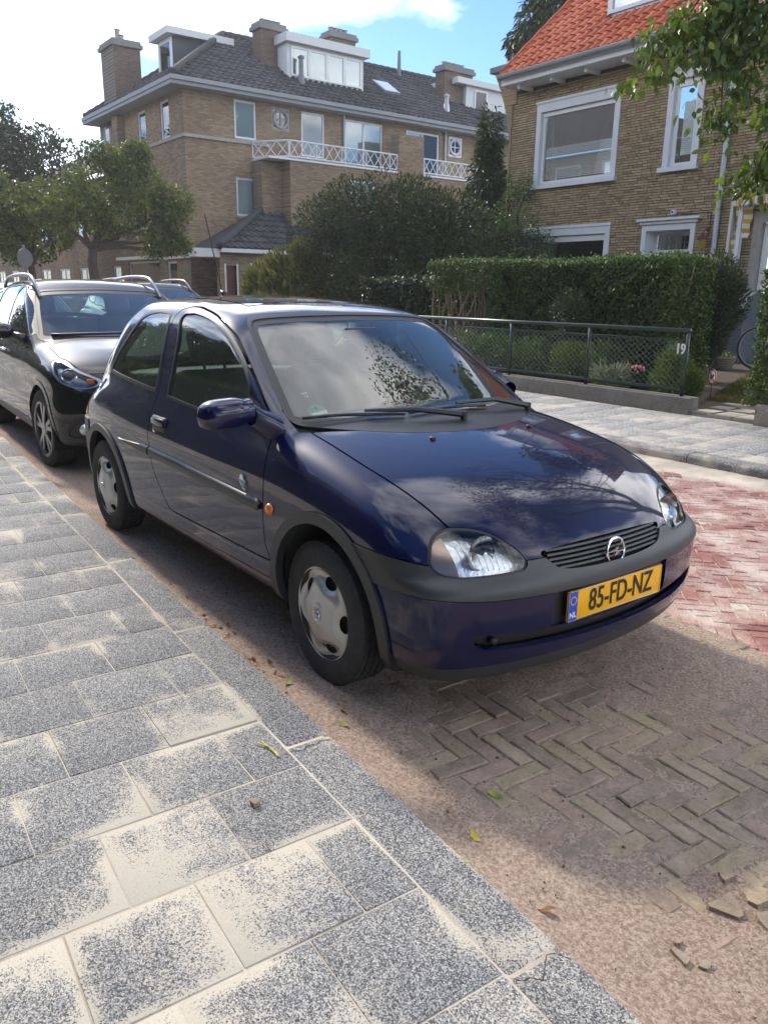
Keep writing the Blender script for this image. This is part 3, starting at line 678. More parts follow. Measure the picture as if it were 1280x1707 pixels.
# ---------------------------------------------------------------- right house: yellow brick, red pantiles
RH = Face((0, 12, 0), (1, 0, 0), (0, -1, 0))
house = empty('brick_house', (-7, 12, 0), 0, 'yellow-brown brick house with red pantile roof behind the trimmed hedge', 'house')
def hp(o): o.matrix_parent_inverse = house.matrix_world.inverted(); return o
house.location = (0, 0, 0)
WB, WS, WL, WD, WR = (-11.09, 3.77, -8.85, 5.48), (-7.75, 3.81, -7.0, 5.53), (-11.30, .95, -8.85, 2.87), (-8.06, .30, -6.87, 2.78), (-5.72, .4, -3.2, 2.86)
HOLES = [WB, WS, WL, WD, WR]
RH.wall('wall', 'mortar', house, -11.90, 0, -3.0, 5.82, .28, HOLES)
def one_brick(L, Hh, v):
    b = MB(); b.box((0, -.02, 0), (L, .012, Hh), .0025 if False else 0); me_o = b.build('brick', 'facade_brick', None); me = me_o.data; bpy.data.objects.remove(me_o)
    rr = random.Random(v); 
    for q in me.vertices: q.co += Vector((rr.uniform(-.0035, .0035), rr.uniform(-.004, .004) if q.co.y > 0 else 0, rr.uniform(-.003, .003)))
    a = me.attributes.new('rnd', 'FLOAT', 'FACE'); a.data.foreach_set('value', np.full(len(me.polygons), rr.random(), np.float32)); return me
row = .0505; bricks = []
for r in range(int(5.80/row)):
    v = r*row; segs = [(-11.90, -3.0)]
    for h in HOLES:
        if h[1]-.004 < v+.042 and h[3]+.004 > v: segs = [q for a, c in segs for q in ((a, min(c, h[0])), (max(a, h[2]), c)) if q[1]-q[0] > .02]
    u = -11.90-random.choice((0, .06, .11, .16))
    while u < -3.0:
        L = .212 if random.random() < .72 else .098
        for a, c in segs:
            a0, a1 = max(u, a+.004), min(u+L, c-.004)
            if a1-a0 > .02: bricks.append((a0, a1-a0, v))
        u += L+.010
pts = np.array([RH.p(a+l/2, 0, v) for a, l, v in bricks]); px, py, dd = to_px(pts)
vis = (px > -20) & (px < 1300) & (py > -20) & (py < 520); order = np.argsort(np.where(vis, dd, 1e9)); near = set(order[:280].tolist())
variants = {L: [one_brick(L, .0385, 10*i+int(L*1000)) for i in range(6)] for L in (.212, .098)}
V, F, A = [], [], []; o_ = 0
for i, (a, l, v) in enumerate(bricks):
    if i in near and (abs(l-.212) < .001 or abs(l-.098) < .001):
        o = bpy.data.objects.new('brick', random.choice(variants[.212 if l > .15 else .098])); COL.objects.link(o); o.parent = house
        o.location = RH.p(a, 0, v); o.rotation_euler = (0, 0, 0); o.scale = (1, -1, 1); continue
    d0 = .012+random.uniform(-.004, .003); j = lambda: random.uniform(-.003, .003)
    c = [RH.p(a+j(), d0+j(), v+j()), RH.p(a+l+j(), d0+j(), v+j()), RH.p(a+l+j(), d0+j(), v+.0385+j()), RH.p(a+j(), d0+j(), v+.0385+j())]
    k = [RH.p(a, -.005, v), RH.p(a+l, -.005, v), RH.p(a+l, -.005, v+.0385), RH.p(a, -.005, v+.0385)]
    V += c+k; F += [(o_+3, o_+2, o_+1, o_)]+[(o_+i0, o_+(i0+1) % 4, o_+4+(i0+1) % 4, o_+4+i0) for i0 in range(4)]; A += [random.random()]*5; o_ += 8
me = bpy.data.meshes.new('bricks'); me.from_pydata(V, [], F); me.update(); at_ = me.attributes.new('rnd', 'FLOAT', 'FACE'); at_.data.foreach_set('value', np.array(A, np.float32))
bm = bmesh.new(); bm.from_mesh(me); bmesh.ops.recalc_face_normals(bm, faces=bm.faces[:]); bm.to_mesh(me); bm.free()
o = link('bricks', me, 'facade_brick', house); o['kind'] = 'stuff'
# corbelled left end of the wall, with its grey cap
b = MB()
for r in range(110):
    v = r*row; w_ = 0 if v < 4.7 else min(.58, .10*(v-4.7)+.165*(v-4.7)**2)
    RH.box(b, -11.905-w_-random.uniform(0, .015), -.28, v, -11.86, .03+random.uniform(0, .012), v+.043)
for v in np.arange(5.56, 6.30, row): RH.box(b, -11.905-min(.58, .10*(v-4.7)+.165*(v-4.7)**2)-random.uniform(0, .015), -.28, v, -11.74, .032+random.uniform(0, .012), v+.043)
cb_ = b.build('corbel', 'facade_brick', house); RH.obj('corbel_cap', 'lead', house, (-12.58, -.30, 6.30, -11.70, .10, 6.42))
RH.obj('gable_side', 'mortar', house, (-11.88, -9, 0, -11.6, -.28, 6.0))
# eaves: soffit, brackets, gutter
RH.obj('soffit', 'white_paint', house, (-11.72, -.02, 5.82, -3.0, .50, 5.86)); RH.obj('fascia', 'white_paint', house, (-11.72, .50, 5.83, -3.0, .55, 5.97))
for u in np.arange(-11.35, -3.2, .92): RH.obj('eaves_bracket', 'white_paint', house, (u, .0, 5.74, u+.07, .42, 5.822))
b = MB(); V = []; n = 10; prof = [(.55+.075*(1-math.cos(R_(180*i/n)))-.0, 6.02-.085*math.sin(R_(180*i/n))) for i in range(n+1)]; prof += [(p[0]*1, p[1]) for p in [(.70, 6.03), (.695, 6.02)]]
for u in (-11.72, -3.0): V += [RH.p(u, w_, v) for w_, v in prof]
k = len(prof); b.add(V, [(i, i+1, k+i+1, k+i) for i in range(k-1)]); b.build('gutter', 'zinc', house, True, 50)
# roof deck and pantiles
sl = math.atan(.87); ev, ez = .60, 6.045
deck = MB(); deck.add([RH.p(-11.68, ev-.02, ez-.05), RH.p(-3, ev-.02, ez-.05), RH.p(-3, ev-6.0, ez-.05+5.2), RH.p(-11.68, ev-6.0, ez-.05+5.2)], [(0, 1, 2, 3)]); deck = deck.build('roof', 'mortar', house)
def pantile(Wd=.245, Ln=.36, seed=0):
    n, mrows = 10, 2; V = []; F = []
    for th in (0, .012):
        for j in range(mrows):
            for i in range(n):
                x = Wd*i/(n-1); h = .026*math.sin(2*math.pi*(x/Wd)*1.0+.5)
                V.append((x, Ln*j/(mrows-1), h-th+(.028*(1-j/(mrows-1)))))
    q = n*mrows
    for j in range(mrows-1):
        for i in range(n-1): a = j*n+i; F.append((a, a+1, a+n+1, a+n))
    for i in range(n-1): F.append((i, q+i, q+i+1, i+1))
    me = bpy.data.meshes.new('pantile'); me.from_pydata(V, [], F); me.update(); me.polygons.foreach_set('use_smooth', np.ones(len(F), bool)); me.set_sharp_from_angle(angle=R_(50)); return me
pm = pantile(); pm.materials.append(MATS['red_tile']); a = pm.attributes.new('rnd', 'FLOAT', 'FACE'); a.data.foreach_set('value', np.zeros(len(pm.polygons), np.float32))
DORM = (-9.80, -8.0)
tiles = []
for r in range(13):
    for c in range(38):
        u = -11.70+.222*c; s0 = .31*r-.03; w_, v = ev-s0*math.cos(sl), ez+s0*math.sin(sl)
        if u > -3.1: continue
        if DORM[0]-.1 < u < DORM[1] and s0 > 1.05: continue
        P = np.array(RH.p(u+.1, w_, v)); x_, y_, d_ = to_px(P)
        tiles.append((0 if in_view(P, 40)[0] else 1, d_[0], u, w_, v))
tiles.sort(); extra = MB()
for i, (_, d_, u, w_, v) in enumerate(tiles):
    if i < 295:
        o = bpy.data.objects.new('pantile', pm); COL.objects.link(o); o.parent = deck; o.location = RH.p(u, w_, v)
        o.rotation_euler = (sl+R_(random.gauss(0, .5)), 0, R_(random.gauss(0, .5)))
    else:
        M = Matrix.Translation(RH.p(u, w_, v)) @ Matrix.Rotation(sl, 4, 'X'); extra.add([(M @ q.co)[:] for q in pm.vertices], [tuple(f.vertices) for f in pm.polygons])
if extra.V: o = extra.build('pantiles', 'red_tile', deck, True, 50, fix=False); o['kind'] = 'stuff'
# verge tiles on the left edge, dormer with white cheeks
b = MB(); b.tube([RH.p(-11.70, ev-s*math.cos(sl), ez+.03+s*math.sin(sl)) for s in np.arange(0, 7.5, .3)], [.05+.012*(i % 2) for i in range(25)], 8); b.build('verge', 'red_tile', house, True)
dm = RH.obj('dormer', 'white_paint', house, (DORM[0], -1.9, 6.86, DORM[1]+.4, -.50, 8.4)); RH.obj('dormer_roof', 'lead', dm, (DORM[0]-.15, -2.2, 8.40, DORM[1]+.55, -.35, 8.52))
RH.window(house, DORM[0]+.08, 6.98, DORM[1]+.3, 8.35, .07, -.46, 'upvc', 'window_glass', 'curtain', mul=(-8.75,)); 
b = MB(); b.add([RH.p(DORM[0]-.14, -.20, 6.62), RH.p(DORM[1]+.5, -.20, 6.62), RH.p(DORM[1]+.5, -.50, 6.90), RH.p(DORM[0]-.05, -.50, 6.90)], [(0, 1, 2, 3)]); b.build('lead_flashing', 'zinc', dm)
# big upstairs window: painted surround, inner frame, dark red sun blinds above a pleated blind
def surround(u0, v0, u1, v1, t, parent, tt=None, sill=.10, m='white_paint'):
    tt = tt or t
    o = RH.obj('window_surround', m, parent, (u0, -.12, v1-tt, u1, .035, v1), (u0, -.12, v0+.001, u0+t, .03, v1-tt), (u1-t, -.12, v0+.001, u1, .03, v1-tt))
    RH.obj('surround_lip', m, o, (u0-.02, -.02, v1-.05, u1+.02, .055, v1+.004)); RH.obj('sill', m, o, (u0-.05, -.12, v0-.09, u1+.04, sill, v0)); return o
s_ = surround(*WB, .12, house, .22)
wn_ = RH.window(house, WB[0]+.125, WB[1]+.005, WB[2]-.125, WB[3]-.225, .07, -.05, 'upvc', 'window_glass', 'dark_room')
RH.obj('transom_box', 'upvc', wn_, (WB[0]+.13, -.10, WB[3]-.31, WB[2]-.13, -.03, WB[3]-.228)); 
g0, g1 = WB[0]+.21, WB[2]-.19
for k in range(4):
    a, c = g0+.16+(g1-g0-.16)*k/4, g0+.16+(g1-g0-.16)*(k+1)/4-.012
    RH.obj('red_blind', 'red_blind', wn_, (a, -.135, 4.53, c, -.13, 5.18))
b = MB()
for k in range(17): RH.box(b, g0, -.125, 3.885+.037*k, g1, -.113, 3.885+.037*k+.030)
b.build('pleated_blind', 'blind_slat', wn_); RH.obj('blind_rail', 'blind_slat', wn_, (g0, -.128, 4.512, g1, -.110, 4.535)); RH.obj('inner_curtain', 'curtain', wn_, (g0, -.30, 3.86, g0+.16, -.28, 5.16))
# narrow upstairs window
s_ = surround(*WS, .12, house, .20)
wn_ = RH.window(house, WS[0]+.125, WS[1]+.005, WS[2]-.125, WS[3]-.205, .065, -.05, 'upvc', 'window_glass', 'dark_room'); b = MB()
RH.obj('transom_box', 'upvc', wn_, (WS[0]+.13, -.10, WS[3]-.33, WS[2]-.13, -.03, WS[3]-.208))
for k in range(26): RH.box(b, WS[0]+.28, -.135, 4.02+.036*k, WS[2]-.2, -.120, 4.02+.036*k+.030)
b.build('pleated_blind', 'blind_slat', wn_)
# living-room window
s_ = surround(*WL, .12, house, .20); RH.window(house, WL[0]+.125, WL[1]+.005, WL[2]-.125, WL[3]-.205, .07, -.05, 'upvc', 'window_glass', 'dark_room'); RH.obj('transom_box', 'upvc', s_, (WL[0]+.13, -.09, WL[3]-.33, WL[2]-.13, -.02, WL[3]-.21))
# front door in a deep white surround with cornice
dr = RH.obj('door_surround', 'white_paint', house, (WD[0], -.34, .30, WD[0]+.10, .03, 2.66), (WD[2]-.10, -.34, .30, WD[2], .03, 2.66), (WD[0], -.34, 2.66, WD[2], .03, 2.78))
RH.obj('cornice', 'white_paint', dr, (WD[0]-.03, -.02, 2.782, WD[2]+.04, .07, 2.84), (WD[0]-.09, -.02, 2.842, WD[2]+.11, .12, 2.885))
fl = RH.window(house, WD[0]+.10, 2.25, WD[2]-.10, 2.66, .06, -.28, 'white_paint', 'window_glass', 'dark_room', name='fanlight')
for q in np.linspace(WD[0]+.24, WD[2]-.24, 5): RH.obj('lead_bar', 'lead', fl, (q, -.309, 2.30, q+.008, -.296, 2.61))
RH.obj('lead_bar', 'lead', fl, (WD[0]+.15, -.309, 2.44, WD[2]-.15, -.296, 2.448))
dl = RH.obj('front_door', 'wood_door', house, (WD[0]+.10, -.34, .32, WD[2]-.10, -.30, 2.25)); 
for a, c in ((WD[0]+.28, WD[0]+.56), (WD[0]+.66, WD[2]-.22)): RH.obj('door_pane', 'dark_room', dl, (a, -.305, 1.35, c, -.294, 2.08))
# downpipe with brackets, wall lamp, camera, cable
dp_ = MB(); dp_.tube([RH.p(-6.41, .08, z) for z in (.2, 2, 4, 5.92)], .045, 12); dp_ = dp_.build('downpipe', 'pipe_grey' if 'pipe_grey' in MATS else 'zinc', house, True)
for z in (1.2, 2.95, 3.9, 4.9): MB().tube([RH.p(-6.41, .08, z), RH.p(-6.41, .08, z+.03)], .052, 12).build('pipe_clip', 'zinc', dp_, True)
lamp = empty('wall_lantern', RH.p(-6.60, 0, 2.30), 0, 'small rusty wall lantern with amber glass beside the front door', 'lamp')
L0 = lambda *q: tuple(q)
b = MB(); b.lathe([(.003, .27), (.03, .24), (.11, .17), (.115, .15), (.09, .15)], 6, 'z', (0, -.18, 0)); b.tube([(0, 0, .30), (0, -.10, .34), (0, -.18, .27)], .010, 6); b.box((-.03, -.015, .2), (.03, -.0, .36)); b.build('bracket_and_roof', 'iron_rust', lamp)
b = MB(); b.lathe([(.085, .15), (.06, .0), (.003, 0)], 6, 'z', (0, -.18, 0)); b.build('lantern_glass', 'amber_glass', lamp)
cm = empty('door_camera', RH.p(-7.36, 0, 2.98), 0, 'small white security camera on the brick above the front door', 'camera'); b = MB(); b.lathe([(.001, -.10), (.04, -.10), (.05, -.08), (.05, -.02), (.03, 0)], 14, 'y'); b.build('camera_body', 'white_paint', cm, True, 40); MB().lathe([(.001, -.104), (.022, -.102)], 12, 'y').build('lens', 'ink_black' if 'ink_black' in MATS else 'dark_room', cm)
b = MB(); b.tube([RH.p(u, .02, v) for u, v in ((-7.3, 2.95), (-7.0, 2.93), (-6.72, 2.94), (-6.58, 2.93), (-6.57, 2.62))], .006, 5); b.build('cable', 'dark_room', house)
# garden door with stone frame and a striped awning hanging at its side
sf = RH.obj('stone_frame', 'stone_grey', house, (-5.72, -.1, .3, -5.56, .03, 2.70), (-5.72, -.1, 2.70, -3.2, .04, 2.88)); RH.window(house, -5.55, .35, -3.3, 2.69, .10, -.06, 'upvc', 'window_glass', 'dark_room', mul=(-4.4,), name='garden_door')
aw = empty('awning', RH.p(-6.05, 0, 2.0), 0, 'folded yellow and white striped awning with scalloped edge by the downpipe', 'awning')
def awp(o): o.parent = aw; o.matrix_parent_inverse = Matrix.Translation(aw.location).inverted(); return o
awp(RH.obj('awning_box', 'cream_paint', None, (-6.14, .0, 3.20, -4.4, .32, 3.25))); awp(RH.obj('guide_rail', 'cream_paint', None, (-6.12, .015, 1.98, -6.07, .16, 3.20)))
awp(RH.obj('arm_cover', 'white_paint', None, (-5.93, .10, 2.02, -5.86, .20, 3.05)))
def stripes(nm, f, n, along):
    """cloth as strips of alternating colour, each its own part"""
    for i in range(n):
        me_ = MB(); me_.add([f(i/n, 0), f((i+1)/n, 0), f((i+1)/n, 1), f(i/n, 1)], [(0, 1, 2, 3)]); awp(me_.build(nm, 'awning_yellow' if i % 2 else 'awning_white', None))
stripes('cloth_stripe', lambda a, c: RH.p(-6.06+.10*c+.02*math.sin(a*9), .06+.05*math.sin(c*5+a*11), 3.08-1.06*a), 13, 'v')
stripes('cloth_stripe', lambda a, c: RH.p(-5.85+.13*c-.05*a*c, .17-.10*c+.03*math.sin(a*13), 3.0-.55*a), 7, 'v')
stripes('valance_stripe', lambda a, c: RH.p(-5.98+1.5*a, .36-.02*c, 3.17-.16*c), 15, 'u')
b = MB()
for i in range(15):
    u0 = -5.98+.1*i; b.add([RH.p(u0, .34, 3.01), RH.p(u0+.1, .34, 3.01), RH.p(u0+.085, .338, 2.985), RH.p(u0+.05, .336, 2.972), RH.p(u0+.015, .338, 2.985)], [(0, 1, 2, 3, 4)])
awp(b.build('scalloped_edge', 'awning_white', None))

# ---------------------------------------------------------------- corner block down the street: three storeys, grey hip roof
XL, YL = -26.25, 10.34
LR = Face((XL, 0, 0), (0, 1, 0), (1, 0, 0)); LL = Face((0, YL, 0), (1, 0, 0), (0, -1, 0))
blk = empty('corner_block', (0, 0, 0), 0, 'three-storey brown brick corner block with grey hipped roof and white balconies', 'building')
RW = [(12.30, 6.73, 13.19, 8.02), (13.84, 7.19, 14.64, 7.99), (15.12, 6.40, 16.18, 7.99), (17.14, 6.20, 19.0, 7.97), (12.29, 4.06, 13.16, 5.40), (20.23, 6.2, 22.06, 7.93), (22.6, 7.14, 23.4, 7.96), (24.3, 6.3, 25.6, 7.8), (16.7, 4.8, 18.0, 5.6)]
LR.wall('wall', 'far_brick_y', blk, YL+.0, 0, 34, 8.1, .3, RW)
LW = [(-28.33, 6.70, -27.5, 7.98), (-30.6, 6.79, -29.75, 7.95), (-34.72, 6.70, -33.85, 7.96), (-28.3, 3.6, -27.5, 4.6), (-33.2, 3.7, -30.2, 5.4), (-32.6, .2, -29.2, 2.45), (-28.4, .3, -27.5, 2.4), (-34.6, .9, -33.6, 2.3)]
LL.wall('wall', 'far_brick_x', blk, -34.9, 0, XL-.302, 8.1, .3, LW)
LL.obj('wall_notch', 'far_brick_y', blk, (-32.66, 0, 2.6, -32.05, .30, 8.05)); LL.obj('wall_end', 'far_brick_y', blk, (-35.0, -14, 0, -34.9, -.0, 8.1))
for i, h in enumerate(RW):
    if i in (1, 6):
        o = LR.window(blk, *h, .10, -.03, 'stone_grey' if i == 1 else 'white_paint', 'far_glass', 'dark_room')
        cu, cv = (h[0]+h[2])/2, (h[1]+h[3])/2; b = MB(); b.tube([LR.p(cu+.30*math.cos(a), -.02, cv+.30*math.sin(a)) for a in np.linspace(0, 2*math.pi, 25)], .055, 8, False); b.build('round_frame', 'stone_grey' if i == 1 else 'white_paint', o, True)
        LR.obj('glazing_bar', 'stone_grey' if i == 1 else 'white_paint', o, (cu-.015, -.06, h[1]+.1, cu+.015, -.03, h[3]-.1), (h[0]+.1, -.058, cv-.015, h[2]-.1, -.032, cv+.015)); continue
    LR.window(blk, *h, .075, -.04, 'white_paint', 'far_glass', {0: 'frosted', 3: 'curtain', 5: 'curtain', 4: 'curtain', 2: 'grey_wood', 7: 'curtain'}.get(i, 'dark_room'), mul=((h[0]+h[2])/2,) if i in (3, 5, 7) else (), sill=.05)
for i, h in enumerate(LW):
    LL.window(blk, *h, .075, -.04, 'white_paint', 'far_glass', 'curtain' if i < 3 else 'dark_room', mul=((h[0]+h[2])/2,) if i in (4,) else (), sill=.05)
for f, a, c in ((LR, YL, 13.75), (LL, -32.0, XL+.06)): f.obj('string_course', 'stone_grey', blk, (a, .0, 6.56, c, .06, 6.67))
LL.obj('porch_canopy', 'cream_paint', blk, (-32.7, 0, 2.5, -29.0, .5, 2.62)); LL.obj('ledge', 'cream_paint', blk, (-28.45, 0, 2.48, XL+.05, .12, 2.58))
# eaves and gutter round two sides
b = MB(); LR.box(b, 9.74, -.2, 8.10, 34, .48, 8.22); LR.box(b, 9.70, .30, 8.222, 34, .56, 8.36); LL.box(b, -35.4, -.2, 8.10, XL-.201, .60, 8.219); LL.box(b, -35.4, .40, 8.221, XL+.299, .64, 8.359)
b.build('eaves', 'zinc_far' if 'zinc_far' in MATS else 'zinc', blk)
RX, RZ, RY0 = -30.3, 11.20, 13.95; E0, E1 = (XL+.50, YL-.55, 8.36), (XL+.50, 34, 8.36); W0, W1 = (-35.2, YL-.55, 8.36), (-35.2, 34, 8.36)
b = MB(); b.add([E0, E1, (RX, 34, RZ), (RX, RY0, RZ), W0, W1], [(0, 1, 2, 3), (0, 3, 4), (4, 3, 2, 5)]); rf_ = b.build('roof', 'grey_tile', blk)
def tile_field(name, O, U, S, nu, ns, du, ds, clip, m, parent):
    """rows of curved tiles on a slope: O origin, U along the eave, S up the slope (unit vectors)"""
    O, U, S = Vector(O), Vector(U), Vector(S); Nn = U.cross(S).normalized(); Nn = Nn if Nn.z > 0 else -Nn; V = []; F = []; A = []
    n = 5
    for r in range(ns):
        for c in range(nu):
            if not clip((c+.5)*du, (r+.5)*ds): continue
            o = len(V); rr = random.random()
            for j, (s0, h0) in enumerate(((0, .055), (ds*1.06, .012))):
                for i in range(n): V.append((O+U*(c*du+du*i/(n-1))+S*(r*ds+s0)+Nn*(h0+.034*math.sin(2*math.pi*i/(n-1)+.4)))[:])
            for i in range(n): V.append((O+U*(c*du+du*i/(n-1))+S*(r*ds)+Nn*(.0+.034*math.sin(2*math.pi*i/(n-1)+.4)))[:])
            for i in range(n-1): F.append((o+i, o+i+1, o+n+i+1, o+n+i)); F.append((o+2*n+i, o+2*n+i+1, o+i+1, o+i)); A += [rr, rr]
    me = bpy.data.meshes.new(name); me.from_pydata(V, [], F); me.update(); a = me.attributes.new('rnd', 'FLOAT', 'FACE'); a.data.foreach_set('value', np.array(A, np.float32))
    o = link(name, me, m, parent); o['kind'] = 'stuff'; return o
sv = Vector((RX-E0[0], 0, RZ-E0[2])); SL = sv.length; hipk = (RY0-E0[1])/SL
tile_field('roof_tiles', E0, (0, 1, 0), sv.normalized(), 88, 15, .265, .36, lambda u, s: u > s*hipk and not (False), 'grey_tile', rf_)
sv2 = Vector((0, RY0-E0[1], RZ-E0[2])); SL2 = sv2.length
tile_field('roof_tiles', W0, (1, 0, 0), sv2.normalized(), 36, 14, .265, .36, lambda u, s: s*(RX-W0[0])/SL2 < u < (E0[0]-W0[0])-s*(E0[0]-RX)/SL2, 'grey_tile', rf_)
for a, c, nm in ((E0, (RX, RY0, RZ), 'hip_tiles'), (W0, (RX, RY0, RZ), 'hip_tiles'), ((RX, RY0, RZ), (RX, 34, RZ), 'ridge_tiles')):
    n = int((Vector(c)-Vector(a)).length/.18); b = MB(); b.tube([(Vector(a).lerp(Vector(c), i/n)+Vector((0, 0, .05)))[:] for i in range(n+1)], [.12 if i % 2 else .145 for i in range(n+1)], 8); b.build(nm, 'grey_tile', rf_, True)
# chimneys
def chimney(x0, y0, z0, x1, y1, z1, pots, parent):
    o = MB().box((x0, y0, z0), (x1, y1, z1)).build('chimney', 'chimney_brick', parent)
    b = MB(); b.box((x0-.10, y0-.10, z1), (x1+.10, y1+.10, z1+.14)); b.box((x0-.04, y0-.04, z1+.142), (x1+.04, y1+.04, z1+.26)); b.build('chimney_cap', 'chimney_cap', o)
    for (px_, py_, h) in pots: MB().lathe([(.11, 0), (.10, h), (.13, h), (.13, h+.03), (.06, h+.03)], 12, 'z', (px_, py_, z1+.26)).build('chimney_pot', 'stone_grey', o, True, 40)
    return o
chimney(XL-2.4, 14.42, 8.9, XL-1.75, 15.50, 11.05, [(XL-2.1, 14.7+.22*i, .14) for i in range(4)], blk)
chimney(XL-2.4, 23.75, 8.9, XL-1.75, 25.45, 11.05, [(XL-2.1, 24.0+.26*i, .14) for i in range(5)], blk)
chimney(RX-.5, 19.0, 10.5, RX+.2, 20.3, 12.0, [(RX-.1, 19.2+.24*i, .16) for i in range(4)], blk)
chimney(-34.2, YL+.0, 7.9, -32.7, YL+1.1, 10.75, [(-33.5, YL+.5, .5), (-33.1, YL+.5, .2)], blk)
# white box dormers
d_ = MB().box((XL-4.0, 15.15, 9.20), (XL-1.05, 18.75, 10.55)).build('dormer', 'render_white', blk); MB().box((XL-4.2, 15.0, 10.552), (XL-.80, 18.92, 10.86)).build('dormer_fascia', 'render_white', d_)
D2 = Face((XL-1.05, 0, 0), (0, 1, 0), (1, 0, 0))
for k in range(4): D2.window(blk, 15.32+.83*k, 9.42, 15.32+.83*(k+1)-.012, 10.46, .07, .05, 'upvc', 'far_glass', None); D2.obj('grey_panel', 'frosted', d_, (15.36+.83*k, .004, 9.46, 15.30+.83*(k+1), .010, 10.40))
d_ = MB().box((XL-4.0, 24.9, 9.3), (XL-1.55, 30, 10.55)).build('dormer', 'render_white', blk); MB().box((XL-4.1, 24.2, 10.552), (XL-1.35, 30.2, 10.80)).build('dormer_fascia', 'render_white', d_)
D3 = Face((XL-1.55, 0, 0), (0, 1, 0), (1, 0, 0)); D3.window(blk, 25.4, 9.55, 26.2, 10.45, .07, .05, 'upvc', 'far_glass', 'dark_room')
d_ = MB().box((-30.9, YL+1.15, 9.3), (-29.55, YL+3.4, 10.62)).build('dormer', 'slate_cladding', blk); MB().box((-31.15, YL+.85, 10.622), (-29.3, YL+3.6, 10.86)).build('dormer_fascia', 'render_white', d_)
D4 = Face((0, YL+1.15, 0), (1, 0, 0), (0, -1, 0)); D4.window(blk, -30.88, 9.32, -29.57, 10.61, .16, .04, 'upvc', 'far_glass', 'curtain')
# roof window, vents
sn = Vector((0, 1, 0)).cross(sv.normalized()); sn = sn if sn.z > 0 else -sn
pt = Vector((XL-1.75, 20.4, 0)); pt.z = 8.36+(E0[0]-pt.x)*(RZ-8.36)/(E0[0]-RX)
M = Matrix.Translation(pt+sn*.10) @ Matrix((( 0, sv.normalized().x, sn.x, 0), (1, sv.normalized().y, sn.y, 0), (0, sv.normalized().z, sn.z, 0), (0, 0, 0, 1)))
rwn = MB().box((-.42, -.55, -.05), (.42, .55, .05), 0, M).build('roof_window', 'zinc', blk); MB().box((-.34, -.47, .05), (.34, .47, .056), 0, M).build('pane', 'frosted', rwn)
for (y_, x_, h) in ((15.6, XL-.75, .85), (23.0, XL-.7, .55)):
    z_ = 8.36+(E0[0]-x_)*.64; b = MB(); b.lathe([(.16, -.1), (.12, .25), (.09, .3), (.09, h), (.13, h), (.13, h+.06), (.02, h+.12)], 12, 'z', (x_, y_, z_)); b.build('roof_vent', 'lead' if y_ < 20 else 'zinc', blk, True, 40)
MB().tube([(RX+.4, 22.6, 10.9), (RX+.4, 22.6, 12.0)], [.10, .07], 8).build('flue', 'lead', blk)
# projecting bay with balcony and white lattice rail
BX = XL+1.3
b = MB(); b.box((XL+.001, 13.83, 0), (BX, 19.0, 5.98)); bay_o = b.build('bay', 'far_brick_y', blk); MB().box((XL+.001, 12.98, 2.5), (XL+.7, 13.829, 5.96)).build('bay_side', 'far_brick_y', blk)
MB().box((BX-.5, 18.81, 5.0), (BX+.05, 20.1, 7.45)).build('balcony_pier', 'far_brick_y', blk); MB().box((XL+.001, 20.1, 0), (BX, 26, 5.97)).build('bay', 'far_brick_y', blk)
def rail(P0, P1, z0, z1, parent, n):
    P0, P1 = Vector(P0), Vector(P1); b = MB(); up = Vector((0, 0, 1))
    b.tube([(P0+up*z1)[:], (P1+up*z1)[:]], .032, 6); b.tube([(P0+up*z0)[:], (P1+up*z0)[:]], .032, 6)
    for i in range(n):
        a, c = P0.lerp(P1, i/n), P0.lerp(P1, (i+1)/n); 
        b.tube([(a+up*z0)[:], (c+up*z1)[:]], .016, 4); b.tube([(c+up*z0)[:], (a+up*z1)[:]], .016, 4)
        if i % 3 == 0: b.tube([(a+up*z0)[:], (a+up*z1)[:]], .022, 5)
    b.tube([(P1+up*z0)[:], (P1+up*z1)[:]], .022, 5); return b.build('balcony_rail', 'white_paint', parent)
MB().box((XL+.001, 12.95, 5.99), (BX+.03, 18.82, 6.06)).build('balcony_slab', 'white_paint', blk); rail((XL+.05, 12.98, 0), (BX-.03, 13.80, 0), 6.12, 6.66, blk, 3); rail((BX, 13.83, 0), (BX, 18.78, 0), 6.12, 6.66, blk, 13)
MB().box((XL+.001, 20.11, 5.99), (BX+.03, 23.0, 6.06)).build('balcony_slab', 'white_paint', blk); rail((BX, 20.13, 0), (BX, 22.9, 0), 6.12, 6.66, blk, 8)
BF = Face((BX, 0, 0), (0, 1, 0), (1, 0, 0)); BF.window(blk, 16.5, 4.6, 17.6, 5.55, .08, .06, 'white_paint', 'far_glass', None)
MB().tube([(XL+.06, 17.05, 0), (XL+.06, 17.05, 8.1)], .05, 8).build('downpipe', 'zinc', blk); MB().tube([(XL+.06, 22.35, 6), (XL+.06, 22.35, 8.1)], .05, 8).build('downpipe', 'zinc', blk)
# street name plate
np_ = LL.obj('street_name_sign', 'sign_blue', None, (-33.4, .0, 2.75, -32.75, .02, 3.05)); tag(np_, 'small blue street name plate on the corner block wall', 'sign'); LL.obj('lettering', 'white_print2', np_, (-33.3, .021, 2.88, -32.85, .024, 2.93))
